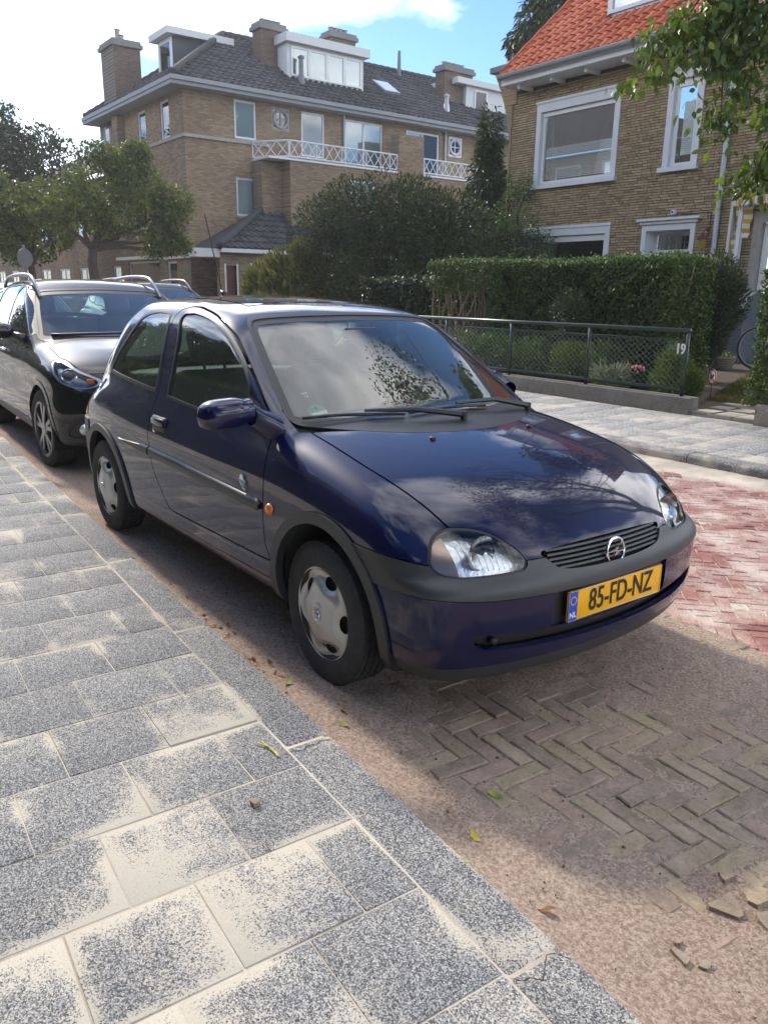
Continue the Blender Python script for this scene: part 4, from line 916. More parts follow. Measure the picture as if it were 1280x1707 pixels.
# low tiled outbuilding in front of the block
ob = empty('garage', (0, 0, 0), 0, 'low brick garage with grey tiled roof and rust-red door against the corner block', 'garage')
GX = XL+2.3
GF = Face((GX, 0, 0), (0, 1, 0), (1, 0, 0)); GH = [(11.55, 0, 12.35, 2.25), (9.55+1.0, 0, 11.0, 2.2)]
MB().box((XL+.31, 11.3, 0), (GX-.3, 20, 2.6)).build('inner_wall', 'far_brick_y', ob); GF.wall('wall', 'far_brick_y', ob, 10.40, 0, 20, 2.62, .28, [(11.62, 0, 12.42, 2.25), (10.62, 0, 11.02, 2.2)])
GF.obj('garage_door', 'rust_red_door', ob, (10.62, -.16, 0, 11.02, -.12, 2.2)); GF.obj('door_frame', 'white_paint', ob, (10.56, -.1, 0, 10.62, .012, 2.26), (11.02, -.1, 0, 11.08, .012, 2.26), (11.56, -.1, 0, 11.62, .012, 2.31), (12.42, -.1, 0, 12.48, .012, 2.31)); GF.obj('garage_door', 'rust_red_door', ob, (11.62, -.16, 0, 12.42, -.12, 2.25))
GF.obj('flat_porch', 'render_white', ob, (9.45, -.9, 2.46, 10.36, .10, 2.74)); GF.obj('gutter', 'white_paint', ob, (10.37, .06, 2.63, 20, .24, 2.76))
b = MB(); g0, g1, g2, g3 = (GX+.22, 10.30, 2.78), (GX+.22, 20, 2.78), (XL+.02, 20, 4.65), (XL+.02, 13.75, 4.65); b.add([g0, g1, g2, g3], [(0, 1, 2, 3)]); b.add([g0, g3, (XL+.02, 10.30, 2.78)], [(0, 1, 2)]); gr_o = b.build('roof', 'grey_tile', ob)
sg_ = Vector((g3[0]-g0[0], 0, g3[2]-g0[2])); tile_field('roof_tiles', g0, (0, 1, 0), sg_.normalized(), 34, 9, .265, .35, lambda u, s: u > s*(g3[1]-g0[1])/sg_.length, 'grey_tile', gr_o)
b = MB(); b.tube([(Vector(g0).lerp(Vector(g3), i/24)+Vector((0, 0, .06)))[:] for i in range(25)], [.11 if i % 2 else .135 for i in range(25)], 8); b.build('hip_tiles', 'grey_tile', gr_o, True)
# further houses along the street, half hidden by the trees
fb = empty('far_terrace', (0, 0, 0), 0, 'brown brick terrace with white window frames far down the street', 'building')
FX = Face((0, YL+.3, 0), (1, 0, 0), (0, -1, 0)); FH = [(-40.5+3.6*i, z, -38.6+3.6*i, z+1.5) for i in range(-9, 1) for z in (.8, 3.6)]
FX.wall('wall', 'far_brick_x', fb, -80, 0, -35.05, 6.2, .3, FH)
for h in FH: FX.window(fb, *h, .09, -.04, 'white_paint', 'far_glass', 'dark_room', mul=((h[0]+h[2])/2,), sill=.05)
MB().add([(-80, YL-.2, 6.2), (-35.05, YL-.2, 6.2), (-35.05, YL+5, 9.4), (-80, YL+5, 9.4)], [(0, 1, 2, 3)]).build('roof', 'grey_tile', fb)
# houses on the camera's side of the street (seen only as reflections in the cars)
nb = empty('opposite_house', (0, 0, 0), 0, 'brown brick terrace standing behind the near pavement', 'building')
NF = Face((0, -9.5, 0), (1, 0, 0), (0, 1, 0)); NH = [(-30+3.2*i, z, -28.2+3.2*i, z+1.6) for i in range(0, 14) for z in (.9, 3.8, 6.5)]
NF.wall('wall', 'far_brick_x', nb, -90, 0, 16, 8.6, .3, NH)
for h in NH: NF.window(nb, *h, .09, -.04, 'white_paint', 'far_glass', 'dark_room', sill=.05)
MB().add([(-90, -9.1, 8.6), (16, -9.1, 8.6), (16, -15, 12.8), (-90, -15, 12.8)], [(0, 1, 2, 3)]).build('roof', 'grey_tile', nb)
# ------------------------------------------------------------------ plants
def leaf_mat(name, stops, trans=.35, gloss=.45, spec=.4):
    m, nt, b = node_mat(name); r = attr(nt); c = ramp(nt, r, stops); nt.links.new(c, b.inputs['Base Color']); b.inputs['Roughness'].default_value = gloss; b.inputs['Specular IOR Level'].default_value = spec
    t = nt.nodes.new('ShaderNodeBsdfTranslucent'); nt.links.new(mixc(nt, 1, c, (1.25, 1.15, .55), 'MULTIPLY'), t.inputs[0]); mx = nt.nodes.new('ShaderNodeMixShader'); mx.inputs[0].default_value = trans
    o = nt.nodes['Material Output']; nt.links.new(b.outputs[0], mx.inputs[1]); nt.links.new(t.outputs[0], mx.inputs[2]); nt.links.new(mx.outputs[0], o.inputs[0]); return m
leaf_mat('leaf_street', [(0, (.05, .085, .026)), (.5, (.095, .135, .040)), (1, (.16, .175, .060))], .42); leaf_mat('leaf_dark', [(0, (.012, .026, .010)), (.6, (.028, .048, .018)), (1, (.05, .075, .03))], .25)
leaf_mat('leaf_lime', [(0, (.045, .085, .016)), (.5, (.085, .15, .025)), (1, (.16, .23, .045))], .42, .35, .6); leaf_mat('leaf_yew', [(0, (.018, .036, .016)), (.6, (.042, .066, .028)), (.93, (.075, .10, .042)), (1, (.13, .11, .06))], .15, .6, .25)
leaf_mat('leaf_hedge', [(0, (.028, .065, .014)), (.6, (.065, .125, .028)), (1, (.14, .195, .05))], .28, .5, .3); leaf_mat('leaf_thuja', [(0, (.02, .045, .018)), (.6, (.04, .075, .025)), (1, (.085, .12, .04))], .15)
leaf_mat('leaf_feather', [(0, (.07, .10, .025)), (.5, (.13, .15, .045)), (1, (.22, .21, .08))], .3); leaf_mat('leaf_ivy', [(0, (.03, .075, .022)), (.6, (.07, .14, .038)), (1, (.14, .22, .065))], .3, .38, .5)
leaf_mat('leaf_silver', [(0, (.13, .17, .12)), (1, (.28, .33, .25))], .25); leaf_mat('grass_blade', [(0, (.06, .08, .018)), (.5, (.13, .13, .035)), (1, (.24, .20, .08))], .3); leaf_mat('leaf_dwarf', [(0, (.05, .10, .018)), (.6, (.10, .17, .03)), (1, (.17, .24, .05))], .2)
leaf_mat('leaf_dry', [(0, (.16, .065, .025)), (.4, (.30, .14, .05)), (.7, (.40, .24, .10)), (.9, (.50, .40, .06)), (1, (.22, .30, .05))], .25, .7); leaf_mat('petal_pink', [(0, (.5, .15, .3)), (1, (.7, .3, .45))]); leaf_mat('petal_red', [(0, (.45, .03, .02)), (1, (.6, .08, .04))])
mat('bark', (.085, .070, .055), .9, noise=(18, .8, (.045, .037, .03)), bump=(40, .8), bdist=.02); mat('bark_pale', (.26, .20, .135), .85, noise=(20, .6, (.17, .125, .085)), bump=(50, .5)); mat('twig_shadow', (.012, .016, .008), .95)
def leaves(name, P, size, m, parent, aspect=.5, up=.3, out=None, fold=.25, rnd=None, dirs=None, droop=0., fine=False):
    """one diamond-shaped leaf per point; size = length"""
    P = np.asarray(P, float); n = len(P); size = np.broadcast_to(size, n)*RNG.uniform(.7, 1.25, n)
    d = RNG.normal(size=(n, 3)) if dirs is None else dirs+RNG.normal(size=(n, 3))*.45
    d[:, 2] -= droop; d /= np.linalg.norm(d, axis=1)[:, None]
    nn = RNG.normal(size=(n, 3)); nn[:, 2] += up*2
    if out is not None: nn += out*1.2
    w = np.cross(d, nn); w /= np.maximum(np.linalg.norm(w, axis=1), 1e-6)[:, None]; nv = np.cross(w, d)
    L = size[:, None]; a = P; b_ = P+d*L*.45+w*L*aspect*.5+nv*L*fold*.25; c = P+d*L-nv*L*fold*.2; e = P+d*L*.45-w*L*aspect*.5+nv*L*fold*.25
    if fine:                                # ovate leaf with a pointed tip
        pts = [a]+[P+d*L*u+w*L*aspect*.5*s*sg+nv*L*fold*(.22*s-.5*u*u) for sg, us in ((1, ((.15, .62), (.42, 1.0), (.74, .62))), (-1, ((.74, .62), (.42, 1.0), (.15, .62)))) for u, s in (us if sg > 0 else us)]
        pts.insert(4, P+d*L*1.02-nv*L*fold*.55); mid = [P+d*L*.3-nv*L*fold*.05, P+d*L*.62-nv*L*fold*.2]
        V = np.stack(pts+mid, 1).reshape(-1, 3); k = len(pts)+2; i = np.arange(n)*k; f_ = [(0, 1, 8), (1, 2, 8), (2, 9, 8), (2, 3, 9), (3, 4, 9), (4, 5, 9), (5, 6, 9), (6, 8, 9), (6, 7, 8), (7, 0, 8)]
        F = np.concatenate([np.stack([i+q for q in t], 1) for t in f_]); o = mesh_np(name, V, F, MATS[m], parent, True); r = RNG.random(n)
        at = o.data.attributes.new('rnd', 'FLOAT', 'FACE'); at.data.foreach_set('value', np.tile(r, len(f_)).astype(np.float32)); return o
    V = np.stack([a, b_, c, e], 1).reshape(-1, 3); i = np.arange(n)*4; F = np.concatenate([np.stack([i, i+1, i+2], 1), np.stack([i, i+2, i+3], 1)])
    o = mesh_np(name, V, F, MATS[m], parent); r = RNG.random(n) if rnd is None else np.clip(rnd+RNG.normal(size=n)*.16, 0, 1)
    at = o.data.attributes.new('rnd', 'FLOAT', 'FACE'); at.data.foreach_set('value', np.concatenate([r, r]).astype(np.float32)); return o
def blob_points(blobs, n, gap=.45, gs=1.6, seed=1, shell=2.4):
    """points in the outer part of several ellipsoids, with noise-driven gaps; returns points, outward dirs"""
    B = [(np.array(c, float), np.array(r if hasattr(r, '__len__') else (r, r, r), float)) for c, r in blobs]; wgt = np.array([np.prod(r)**(2/3) for c, r in B]); wgt /= wgt.sum()
    k = RNG.choice(len(B), n*3, p=wgt); C = np.array([c for c, r in B])[k]; Rr = np.array([r for c, r in B])[k]; d = RNG.normal(size=(n*3, 3)); d /= np.linalg.norm(d, axis=1)[:, None]
    rad = RNG.random(n*3)**(1/shell); P = C+d*Rr*rad[:, None]
    g = vnoise(P[:, 0]+P[:, 2]*.73, P[:, 1]-P[:, 2]*.61, gs, seed)*.6+vnoise(P[:, 0]-P[:, 2]*.4, P[:, 1]+P[:, 2]*.9, gs*2.3, seed+1)*.4
    ok = g > np.quantile(g, gap*.66); P, d = P[ok], d[ok]; return P[:n], d[:n]
def limb(b, p0, p1, r0, r1, n=6, wob=.08):
    p0, p1 = Vector(p0), Vector(p1); L = (p1-p0).length; pts = [p0.lerp(p1, i/n)+Vector((random.gauss(0, wob*L*.3), random.gauss(0, wob*L*.3), random.gauss(0, wob*L*.15)))*(0 if i in (0, n) else 1) for i in range(n+1)]
    b.tube([p[:] for p in pts], [r0+(r1-r0)*i/n for i in range(n+1)], 7); return pts
def tree(name, label, base, h0, blobs, n, size, lm, cat='tree', group=None, rt=.14, gap=.45, seed=1, gs=1.4, lean=(0, 0), bark='bark', aspect=.55):
    root = empty(name, base, 0, label, cat, group); bx, by, bz = base; b = MB(); fork = Vector((lean[0], lean[1], h0)); limb(b, (0, 0, -.05), fork[:], rt, rt*.75, 6, .03)
    for c, r in blobs:
        q = Vector(c)-Vector(base); pts = limb(b, fork[:], q[:], rt*.5, rt*.12, 6, .10); rr = r if not hasattr(r, '__len__') else min(r)
        for _ in range(5):
            s = random.choice(pts[2:]); limb(b, s[:], (s+Vector((random.gauss(0, 1), random.gauss(0, 1), random.uniform(-.1, .9)))*rr*.7)[:], rt*.14, rt*.04, 4, .1)
    b.build('trunk', bark, root, True)
    P, d = blob_points(blobs, n, gap, gs, seed); leaves('crown', P-np.array(base), size, lm, root, aspect, .35, d); return root
# street trees down the road
tree('street_tree', 'round-crowned street tree in front of the corner block wall', (-20, 4.85, .1), 2.3, [((-20, 4.5, 3.7), (1.0, .85, .7)), ((-20.2, 6.0, 4.1), (1.1, .95, .85)), ((-19.8, 7.0, 3.5), (.9, .6, .7)), ((-20, 5.2, 4.6), (.7, .6, .5)), ((-20, 6.2, 4.85), (.5, .45, .4)), ((-20, 3.8, 3.3), (.7, .5, .5)), ((-20, 6.6, 2.7), (.8, .7, .5)), ((-20.1, 5.4, 3.2), (1.0, .9, .6)), ((-19.9, 7.3, 2.6), (.5, .4, .3))], 17000, .105, 'leaf_street', rt=.16, gap=.62, seed=3, gs=2.2)
tree('street_tree', 'smaller yellow-green street tree beside the round road sign', (-22, 3.75, .1), 2.0, [((-22, 3.4, 3.5), (.9, .7, .7)), ((-22, 4.2, 3.7), (.8, .6, .6)), ((-22, 2.7, 3.1), (.8, .6, .6)), ((-22.3, 3.8, 2.5), (.8, .8, .45)), ((-22, 3.0, 4.0), (.6, .5, .4)), ((-22, 4.6, 2.9), (.6, .5, .5)), ((-22, 3.3, 2.8), (.9, .8, .5))], 12500, .105, 'leaf_street', rt=.12, gap=.62, seed=5, gs=2.2)
tree('tall_tree', 'tall dark broadleaf tree rising behind the street trees', (-36, 5.2, 0), 3.5, [((-36, 5.5, 6.6), (3, 2.6, 2.4)), ((-36, 7.8, 6.2), (2.4, 2.0, 1.9)), ((-36, 4.0, 7.0), (3, 2.6, 2.6)), ((-36, 6.5, 4.0), (3, 2.8, 1.8)), ((-36, 9.2, 5.2), (1.6, 1.2, 1.3))], 34000, .19, 'leaf_dark', rt=.3, gap=.5, seed=8, gs=.8)
# dark yew thicket in the garden between the houses
def yew(name, label, base, blobs, n, size, lm, seed, twigs=16, cat='shrub', gap=.3, up=0., rt=.07):
    root = empty(name, base, 0, label, cat); B = Vector(base); b = MB()
    for c, r in blobs: limb(b, (random.uniform(-.2, .2), random.uniform(-.2, .2), 0), (Vector(c)-B)[:], rt, rt*.3, 6, .1)
    P, d = blob_points(blobs, n, gap, 1.7, seed, 2.0)
    for k in RNG.choice(len(P), twigs, replace=False): p = Vector(P[k])-B; limb(b, (p*.55)[:], (p*1.03+Vector((0, 0, .12)))[:], .022, .006, 4, .12)
    b.build('stems', 'bark', root, True)
    dr = d.copy(); dr[:, 2] += up; leaves('foliage', P-np.array(base), size, lm, root, .28, .2, d, dirs=dr); return root
yew('yew_thicket', 'large dark yew thicket with bare twigs behind the trimmed hedge', (-14.2, 9.8, .2), [((-16.4, 9.9, 2.7), (1.2, 1.0, 1.2)), ((-15.2, 9.9, 3.2), (1.1, 1.0, 1.0)), ((-13.9, 9.9, 3.15), (1.0, 1.0, 1.05)), ((-12.8, 9.9, 3.0), (1.1, 1.0, .95)), ((-11.6, 9.9, 2.5), (1.1, 1.0, 1.1)), ((-15.6, 9.6, 1.3), (1.5, 1.0, 1.2)), ((-13.6, 9.6, 1.6), (1.7, 1.0, 1.3)), ((-11.5, 9.6, 1.3), (1.6, 1.0, 1.2)), ((-10.2, 9.8, 1.6), (1.0, .9, 1.1))], 52000, .12, 'leaf_yew', 21, 70)
yew('feathery_shrub', 'yellow-green feathery shrub left of the dark yew thicket', (-17.6, 9.2, .1), [((-18.4, 9.2, 1.3), (.75, .7, .9)), ((-17.3, 9.2, 1.6), (.85, .7, .9)), ((-16.6, 9.3, 1.9), (.5, .5, .75)), ((-17.0, 9.0, .8), (1.3, .8, .9))], 15000, .22, 'leaf_feather', 23, 10, up=1.1, gap=.2)
yew('drooping_cypress', 'slender drooping cypress squeezed against the end of the brick house', (-13.0, 12.3, .2), [((-12.95, 12.3, 2.2), (.7, .7, 1.6)), ((-12.95, 12.3, 3.7), (.52, .5, 1.2)), ((-12.9, 12.3, 4.9), (.30, .3, .9)), ((-13.25, 12.3, 3.3), (.4, .4, .7))], 17000, .15, 'leaf_thuja', 27, 0, cat='tree', up=-.8, gap=.15)
yew('weeping_conifer', 'tall weeping conifer rising behind the red tiled roof', (-17.0, 18, 0), [((-16.0, 18, 7.0), (1.1, 1.4, 2.0)), ((-16.2, 18, 9.3), (1.2, 1.2, 1.3)), ((-17.2, 18, 8.9), (.75, .8, .6)), ((-15.8, 18, 11.0), (.9, .9, 1.2)), ((-16.6, 18, 10.2), (.6, .6, .7))], 15000, .26, 'leaf_thuja', 29, 0, cat='tree', up=-1.1, gap=.25, rt=.2)
yew('climbing_ivy', 'glossy ivy climbing the left end of the brick house', (-11.6, 11.6, .2), [((-12.2, 11.4, 2.2), (.75, .5, 1.1)), ((-11.2, 11.55, 2.4), (.8, .38, 1.1)), ((-10.7, 11.7, 2.6), (.55, .25, .8)), ((-11.55, 11.75, 3.5), (.22, .16, .6)), ((-11.15, 11.8, 3.6), (.2, .14, .55)), ((-11.9, 11.5, 3.0), (.5, .3, .5)), ((-12.6, 11.2, 1.5), (.7, .6, 1.1)), ((-11.4, 11.4, 1.2), (1.0, .5, 1.0))], 15000, .10, 'leaf_ivy', 31, 0, cat='climber', up=-.5, gap=.15)
# clipped privet hedge with a bare, stemmy left end
def hedge(name, label, x0, x1, y0, y1, z0, z1, n, size, lm, bare=None, seed=1, cat='hedge'):
    root = empty(name, ((x0+x1)/2, (y0+y1)/2, z0), 0, label, cat); O = np.array(root.location)
    m_ = n*3; f = RNG.choice(5, m_, p=[.46, .24, .08, .12, .10]); u, v, w = RNG.random((3, m_)); X = x0+(x1-x0)*u; Y = y0+(y1-y0)*v; Z = z0+(z1-z0)*w; dep = np.abs(RNG.normal(size=m_))*.07
    Y = np.where(f == 0, y0+dep, Y); Z = np.where(f == 1, z1-dep*.6, Z); Y = np.where(f == 2, y1-dep, Y); X = np.where(f == 3, np.where(u < .5, x0+dep, x1-dep), X)
    bul = (vnoise(X+Z, Y+Z*.7, 2.1, seed)-.5)*.16+(vnoise(X*1.3-Z, Y-Z, 6, seed+1)-.5)*.08; Y = np.where(f == 0, Y-bul, Y); Z = np.where(f == 1, Z+bul*.5+(RNG.random(m_) < .03)*RNG.random(m_)*.10, Z)
    P = np.stack([X, Y, Z], 1); ok = vnoise(X*1+Z*.5, Y+Z, 4.5, seed+3) > .16
    if bare: ok &= ~((X < bare) & (Z < z0+(z1-z0)*(.80-.10*vnoise(X, Z*0, 3, 9))) & (RNG.random(m_) > .10))
    P = P[ok][:n]; out = np.zeros_like(P); out[:, 1] = -1; out[:, 2] = .6
    leaves('foliage', P-O, size, lm, root, .55, .35, out)
    b = MB()
    for k in range(int((x1-x0)*5)):
        x = x0+.1+(x1-x0-.2)*random.random(); limb(b, (x-O[0], random.uniform(-.15, .15), 0), (x-O[0]+random.gauss(0, .12), random.uniform(-.2, .2), (z1-z0)*.93), .022, .008, 5, .05)
    b.build('stems', 'bark_pale', root, True)
    xx = x0+.2 if not bare else bare+.15; b = MB(); b.box((xx-O[0], y0+.17-O[1], .05), (x1-.2-O[0], y1-.12-O[1], z1-z0-.14)); b.build('shade_core', 'twig_shadow', root)  # solid near-black box added as the shade deep inside the leaves
    return root
hedge('privet_hedge', 'long clipped privet hedge with bare stems at one end, behind the wire fence', -8.95, -3.92, 7.15, 8.1, .25, 1.94, 46000, .05, 'leaf_hedge', -7.40, 41)
b = MB(); hs = [o for o in bpy.data.objects if o.name == 'privet_hedge'][0]; O = hs.location
for k in range(15):
    x = -8.75+.075*k+random.uniform(-.05, .05); limb(b, (x-O.x+random.uniform(-.1, .1), -.35+random.uniform(-.1, .15), 0), (x-O.x+random.gauss(0, .10), -.38+random.uniform(-.05, .15), 1.55), random.uniform(.018, .036), .010, 6, .06)
for x in (-8.1, -7.9): limb(b, (x-O.x, -.4, 0), (x-O.x-.35, -.38, .75), .05, .03, 5, .05); limb(b, (x-O.x-.2, -.4, .4), (x-O.x+.22, -.4, 1.3), .035, .015, 5, .05)
b.build('bare_stems', 'bark_pale', hs, True)
hedge('privet_hedge', 'small-leaved clipped hedge on the concrete pier by the garden path', -2.22, -.2, 6.10, 6.9, .335, 1.72, 34000, .042, 'leaf_hedge', None, 45)
hedge('low_hedge', 'low dark glossy hedge between the privet hedge and the yew thicket', -12.5, -9.0, 8.2, 9.0, .2, 1.7, 9000, .09, 'leaf_dark', None, 49)
yew('round_bush', 'dark round clipped bush at the end of the privet hedge', (-4.25, 8.5, .28), [((-4.25, 8.5, 1.55), (.47, .45, .50)), ((-4.25, 8.5, 1.1), (.40, .38, .55)), ((-4.3, 8.5, .75), (.3, .28, .4)), ((-4.2, 8.5, 1.35), (.5, .46, .45))], 24000, .055, 'leaf_yew', 51, 0, up=.8, gap=.05)
b = MB(); b.lathe([(.05, .1), (.30, .5), (.38, 1.0), (.32, 1.4), (.05, 1.65)], 14, 'z'); b.build('shade_core', 'twig_shadow', bpy.data.objects['round_bush'], True)  # turned solid core, coloured as the shade within the bush
# garden behind the fence
yew('dwarf_conifer', 'bright green dwarf conifer beside the end fence post', (-3.50, 6.72, .26), [((-3.50, 6.72, .40), (.34, .30, .25)), ((-3.55, 6.72, .60), (.22, .2, .22)), ((-3.56, 6.72, .76), (.12, .11, .16)), ((-3.28, 6.76, .40), (.14, .16, .18))], 9000, .045, 'leaf_dwarf', 53, 0, up=.6, gap=.05)
yew('low_shrub', 'golden-green low shrub behind the middle of the wire fence', (-5.2, 6.85, .26), [((-5.3, 6.85, .5), (.4, .3, .3)), ((-4.8, 6.9, .52), (.35, .3, .3))], 5200, .06, 'leaf_dwarf', 55, 0, up=.5, gap=.2)
yew('low_shrub', 'dark low shrub under the bare stems of the privet hedge', (-6.6, 6.9, .26), [((-6.9, 6.9, .5), (.5, .3, .35)), ((-6.1, 6.95, .5), (.5, .3, .3)), ((-7.6, 6.95, .5), (.5, .3, .35))], 6000, .07, 'leaf_ivy', 57, 0, gap=.25)
yew('yellow_shrub', 'mossy green bush standing against the middle of the privet hedge', (-5.55, 7.0, .26), [((-5.55, 7.02, 1.1), (.34, .18, .42))], 3000, .05, 'leaf_thuja', 59, 0, up=.3, gap=.2)
for i, (x, y, lb) in enumerate(((-4.42, 6.62, 'silvery-leaved plant just behind the fence'), )):
    root = empty('silver_plant', (x, y, .17), 0, lb, 'plant'); n = 420; a = RNG.random(n)*6.283; e = RNG.uniform(.1, 1.2, n); P = np.stack([np.cos(a)*RNG.random(n)*.26, np.sin(a)*RNG.random(n)*.2, RNG.random(n)*.32], 1)
    leaves('foliage', P, .16, 'leaf_silver', root, .16, .2, dirs=np.stack([np.cos(a)*np.cos(e), np.sin(a)*np.cos(e), np.sin(e)], 1)); leaves('flowers', np.stack([RNG.normal(.32, .04, 16), RNG.normal(.1, .04, 16), RNG.normal(.36, .03, 16)], 1), .05, 'petal_pink', root, .8)
# overhanging street tree: trunk and crown out of the picture to the right, a drooping branch in it
tr = empty('overhanging_tree', (.95, 5.3, .1), 0, 'leafy tree whose drooping branches hang in front of the brick house', 'tree'); B = np.array(tr.location)
bl = [((.2, 4.6, 6.2), (2.0, 1.9, 1.4)), ((-1.3, 4.3, 6.0), (1.5, 1.5, 1.1)), ((1.6, 4.2, 6.6), (2.0, 1.8, 1.4)), ((.3, 3.2, 5.8), (1.7, 1.3, 1.0)), ((-.6, 5.6, 5.4), (1.6, 1.2, 1.0)), ((-1.9, 3.6, 5.2), (.9, .9, .7))]
b = MB(); limb(b, (0, 0, -.05), (-.1, -.1, 3.0), .17, .14, 6, .02)
for c, r in bl:
    pts = limb(b, (-.1, -.1, 2.9), (np.array(c)-B).tolist(), .08, .02, 7, .07)
    for _ in range(6): s = random.choice(pts[3:]); limb(b, s[:], (s+Vector((random.gauss(0, 1), random.gauss(0, 1), random.uniform(-.4, .6)))*.9)[:], .02, .006, 4, .1)
P, d = blob_points(bl, 17000, .55, 1.3, 61, 2.2); PP = [P-B]; DD = [np.stack([d[:, 0]*.4, d[:, 1]*.4, -np.ones(len(d))], 1)]
sprays = [((-1.0, 4.4, 4.9), (-1.72, 3.95, 3.62), (-1.58, 3.65, 3.25), (-1.90, 3.30, 3.02)), ((-.9, 4.3, 4.8), (-1.55, 3.85, 3.5), (-1.42, 3.70, 3.05), (-1.36, 3.66, 2.62)), ((-.6, 4.3, 4.6), (-1.42, 3.95, 3.62), (-1.30, 3.90, 3.2), (-1.28, 3.86, 2.85)),
          ((-.3, 4.5, 4.4), (-1.16, 4.08, 3.5), (-1.10, 4.05, 3.1), (-1.12, 4.0, 2.75)), ((-.2, 4.4, 3.9), (-.92, 4.05, 2.95), (-1.06, 3.92, 2.50), (-1.24, 3.78, 2.25)), ((-.2, 4.4, 3.8), (-.85, 4.02, 2.7), (-1.0, 3.92, 2.42), (-1.08, 3.86, 2.26)), ((-1.0, 4.4, 4.9), (-1.85, 3.9, 3.65), (-1.78, 3.72, 3.45), (-1.95, 3.55, 3.35)), ((-.8, 4.4, 4.7), (-1.60, 4.0, 3.75), (-1.50, 3.88, 3.45), (-1.46, 3.80, 3.15)), ((-.5, 4.4, 4.6), (-1.30, 4.05, 3.75), (-1.22, 4.0, 3.5), (-1.24, 3.96, 3.3))]
for sp_ in sprays:
    q = smooth_poly(np.array(sp_), 8, False); b.tube((q-B).tolist(), list(np.linspace(.012, .003, len(q))), 5)
    k = 330; t = RNG.uniform(.22, 1, k)*(len(q)-1); i = np.clip(t.astype(int), 0, len(q)-2); p = q[i]+(q[i+1]-q[i])*(t-i)[:, None]+RNG.normal(size=(k, 3))*[.10, .08, .06]; PP.append(p-B)
    dd = RNG.normal(size=(k, 3))*.5; dd[:, 2] = -1; DD.append(dd)
b.build('trunk', 'bark', tr, True); leaves('crown', np.concatenate(PP), .074, 'leaf_lime', tr, .60, .3, None, .3, dirs=np.concatenate(DD)*1.0, fine=True)
# lawn and soil of the front garden
gd = MB(); gd.add([(-14, 6.26, .14), (2, 6.26, .14), (2, 12, .37), (-14, 12, .37)], [(0, 1, 2, 3)]); tag(gd.build('garden_bed', 'garden_soil'), kind='structure')
n = 42000; x, y = RNG.uniform(-5.0, -1.4, n), RNG.uniform(6.75, 10.5, n); ok = (x > -3.15-.36*(y-6.8)) & (y > 7.0+.30*(x+3.1)*(x > -3.1))
x, y = x[ok], y[ok]; z = np.interp(y, [6.26, 12], [.14, .37])-.004
gr_ = leaves('grass', np.stack([x, y, z], 1), .06, 'grass_blade', None, .10, 0, dirs=np.tile([0, 0, 1.3], (len(x), 1)), rnd=vnoise(x, y, 2.2, 77)); tag(gr_, 'short patchy lawn grass behind the no-dogs sign', 'grass', kind='stuff')

# hedges and trees on the camera's side of the street (seen in the cars' paint and glass)
hedge('privet_hedge', 'tall garden hedge along the near pavement facing the parked cars', -16, 6, -5.6, -4.7, .06, 2.2, 18000, .12, 'leaf_hedge', None, 81)
tree('garden_tree', 'spreading garden tree behind the near-side hedge', (-7.5, -7.0, 0), 2.4, [((-7.5, -6.8, 4.0), (2.2, 1.6, 1.6)), ((-5.6, -6.9, 3.6), (1.6, 1.4, 1.3)), ((-9.2, -7.0, 3.7), (1.7, 1.4, 1.4))], 9000, .22, 'leaf_street', seed=83, gap=.3)

for x, lb in ((-13.5, 'broad garden tree behind the end of the near-side hedge'), (-2.6, 'dark garden tree behind the near-side hedge beside the blue hatchback'), (2.6, 'tall garden tree behind the near-side hedge ahead of the cars')):
    tree('garden_tree', lb, (x, -7.2, 0), 2.4, [((x, -7.0, 4.4), (2.1, 1.5, 1.7)), ((x+1.5, -7.1, 3.7), (1.5, 1.4, 1.4)), ((x-1.4, -7.0, 3.6), (1.6, 1.4, 1.4)), ((x+.3, -7, 6.0), (1.5, 1.2, 1.2))], 6500, .26, 'leaf_dark', seed=int(90+x), gap=.3)

for x, y, lb in ((-21, -6.8, 'dark street tree on the near side of the road, first beyond the cars'), (-30, -6.0, 'dark street tree on the near side of the road, second beyond the cars'), (-42, -5.6, 'dark street tree at the far end of the near pavement')):
    tree('roadside_tree', lb, (x, y, 0), 2.0, [((x, y, 4.2), (3.0, 2.2, 2.2)), ((x+2, y, 3.2), (2.2, 1.8, 1.6)), ((x-2, y, 3.4), (2.2, 1.8, 1.6)), ((x, y, 6.4), (2.2, 1.8, 1.6)), ((x, y+.3, 1.7), (3.2, 1.5, 1.3))], 6500, .36, 'leaf_dark', seed=int(150-x), gap=.2)
# ------------------------------------------------------------------ blue three-door hatchback
mat('car_paint', (.0007, .0030, .034), .45, 0, 1.0, .08, noise=(2.2, .35, (.0010, .0036, .040)), coatrough=.04)
mat('dark_plastic', (.028, .030, .032), .42, noise=(9, .5, (.045, .046, .047)), bump=(900, .05))
mat('black_rubber', (.012, .012, .013), .45)
mat('interior_grey', (.075, .078, .08), .8)
mat('seat_fabric', (.17, .175, .18), .9, bump=(400, .3))
mat('chrome', (.72, .72, .73), .12, 1)
mat('hubcap_silver', (.56, .56, .55), .36, .65, noise=(14, .5, (.44, .43, .40)))
mat('tyre', (.022, .022, .023), .75, noise=[(25, .6, (.05, .047, .044))], bump=(260, .35))
mat('reflector', (.86, .87, .88), .28, .75, bump=(48, .3))
mat('indicator_orange', (.75, .16, .015), .25, coat=.8)
mat('plate_yellow', (.86, .43, .004), .38, noise=(30, .35, (.70, .35, .01)))
mat('plate_blue', (.012, .065, .42), .38)
mat('ink_black', (.012, .012, .014), .5); mat('white_print', (.75, .76, .77), .5)
mat('tail_red', (.35, .008, .01), .15, coat=1)
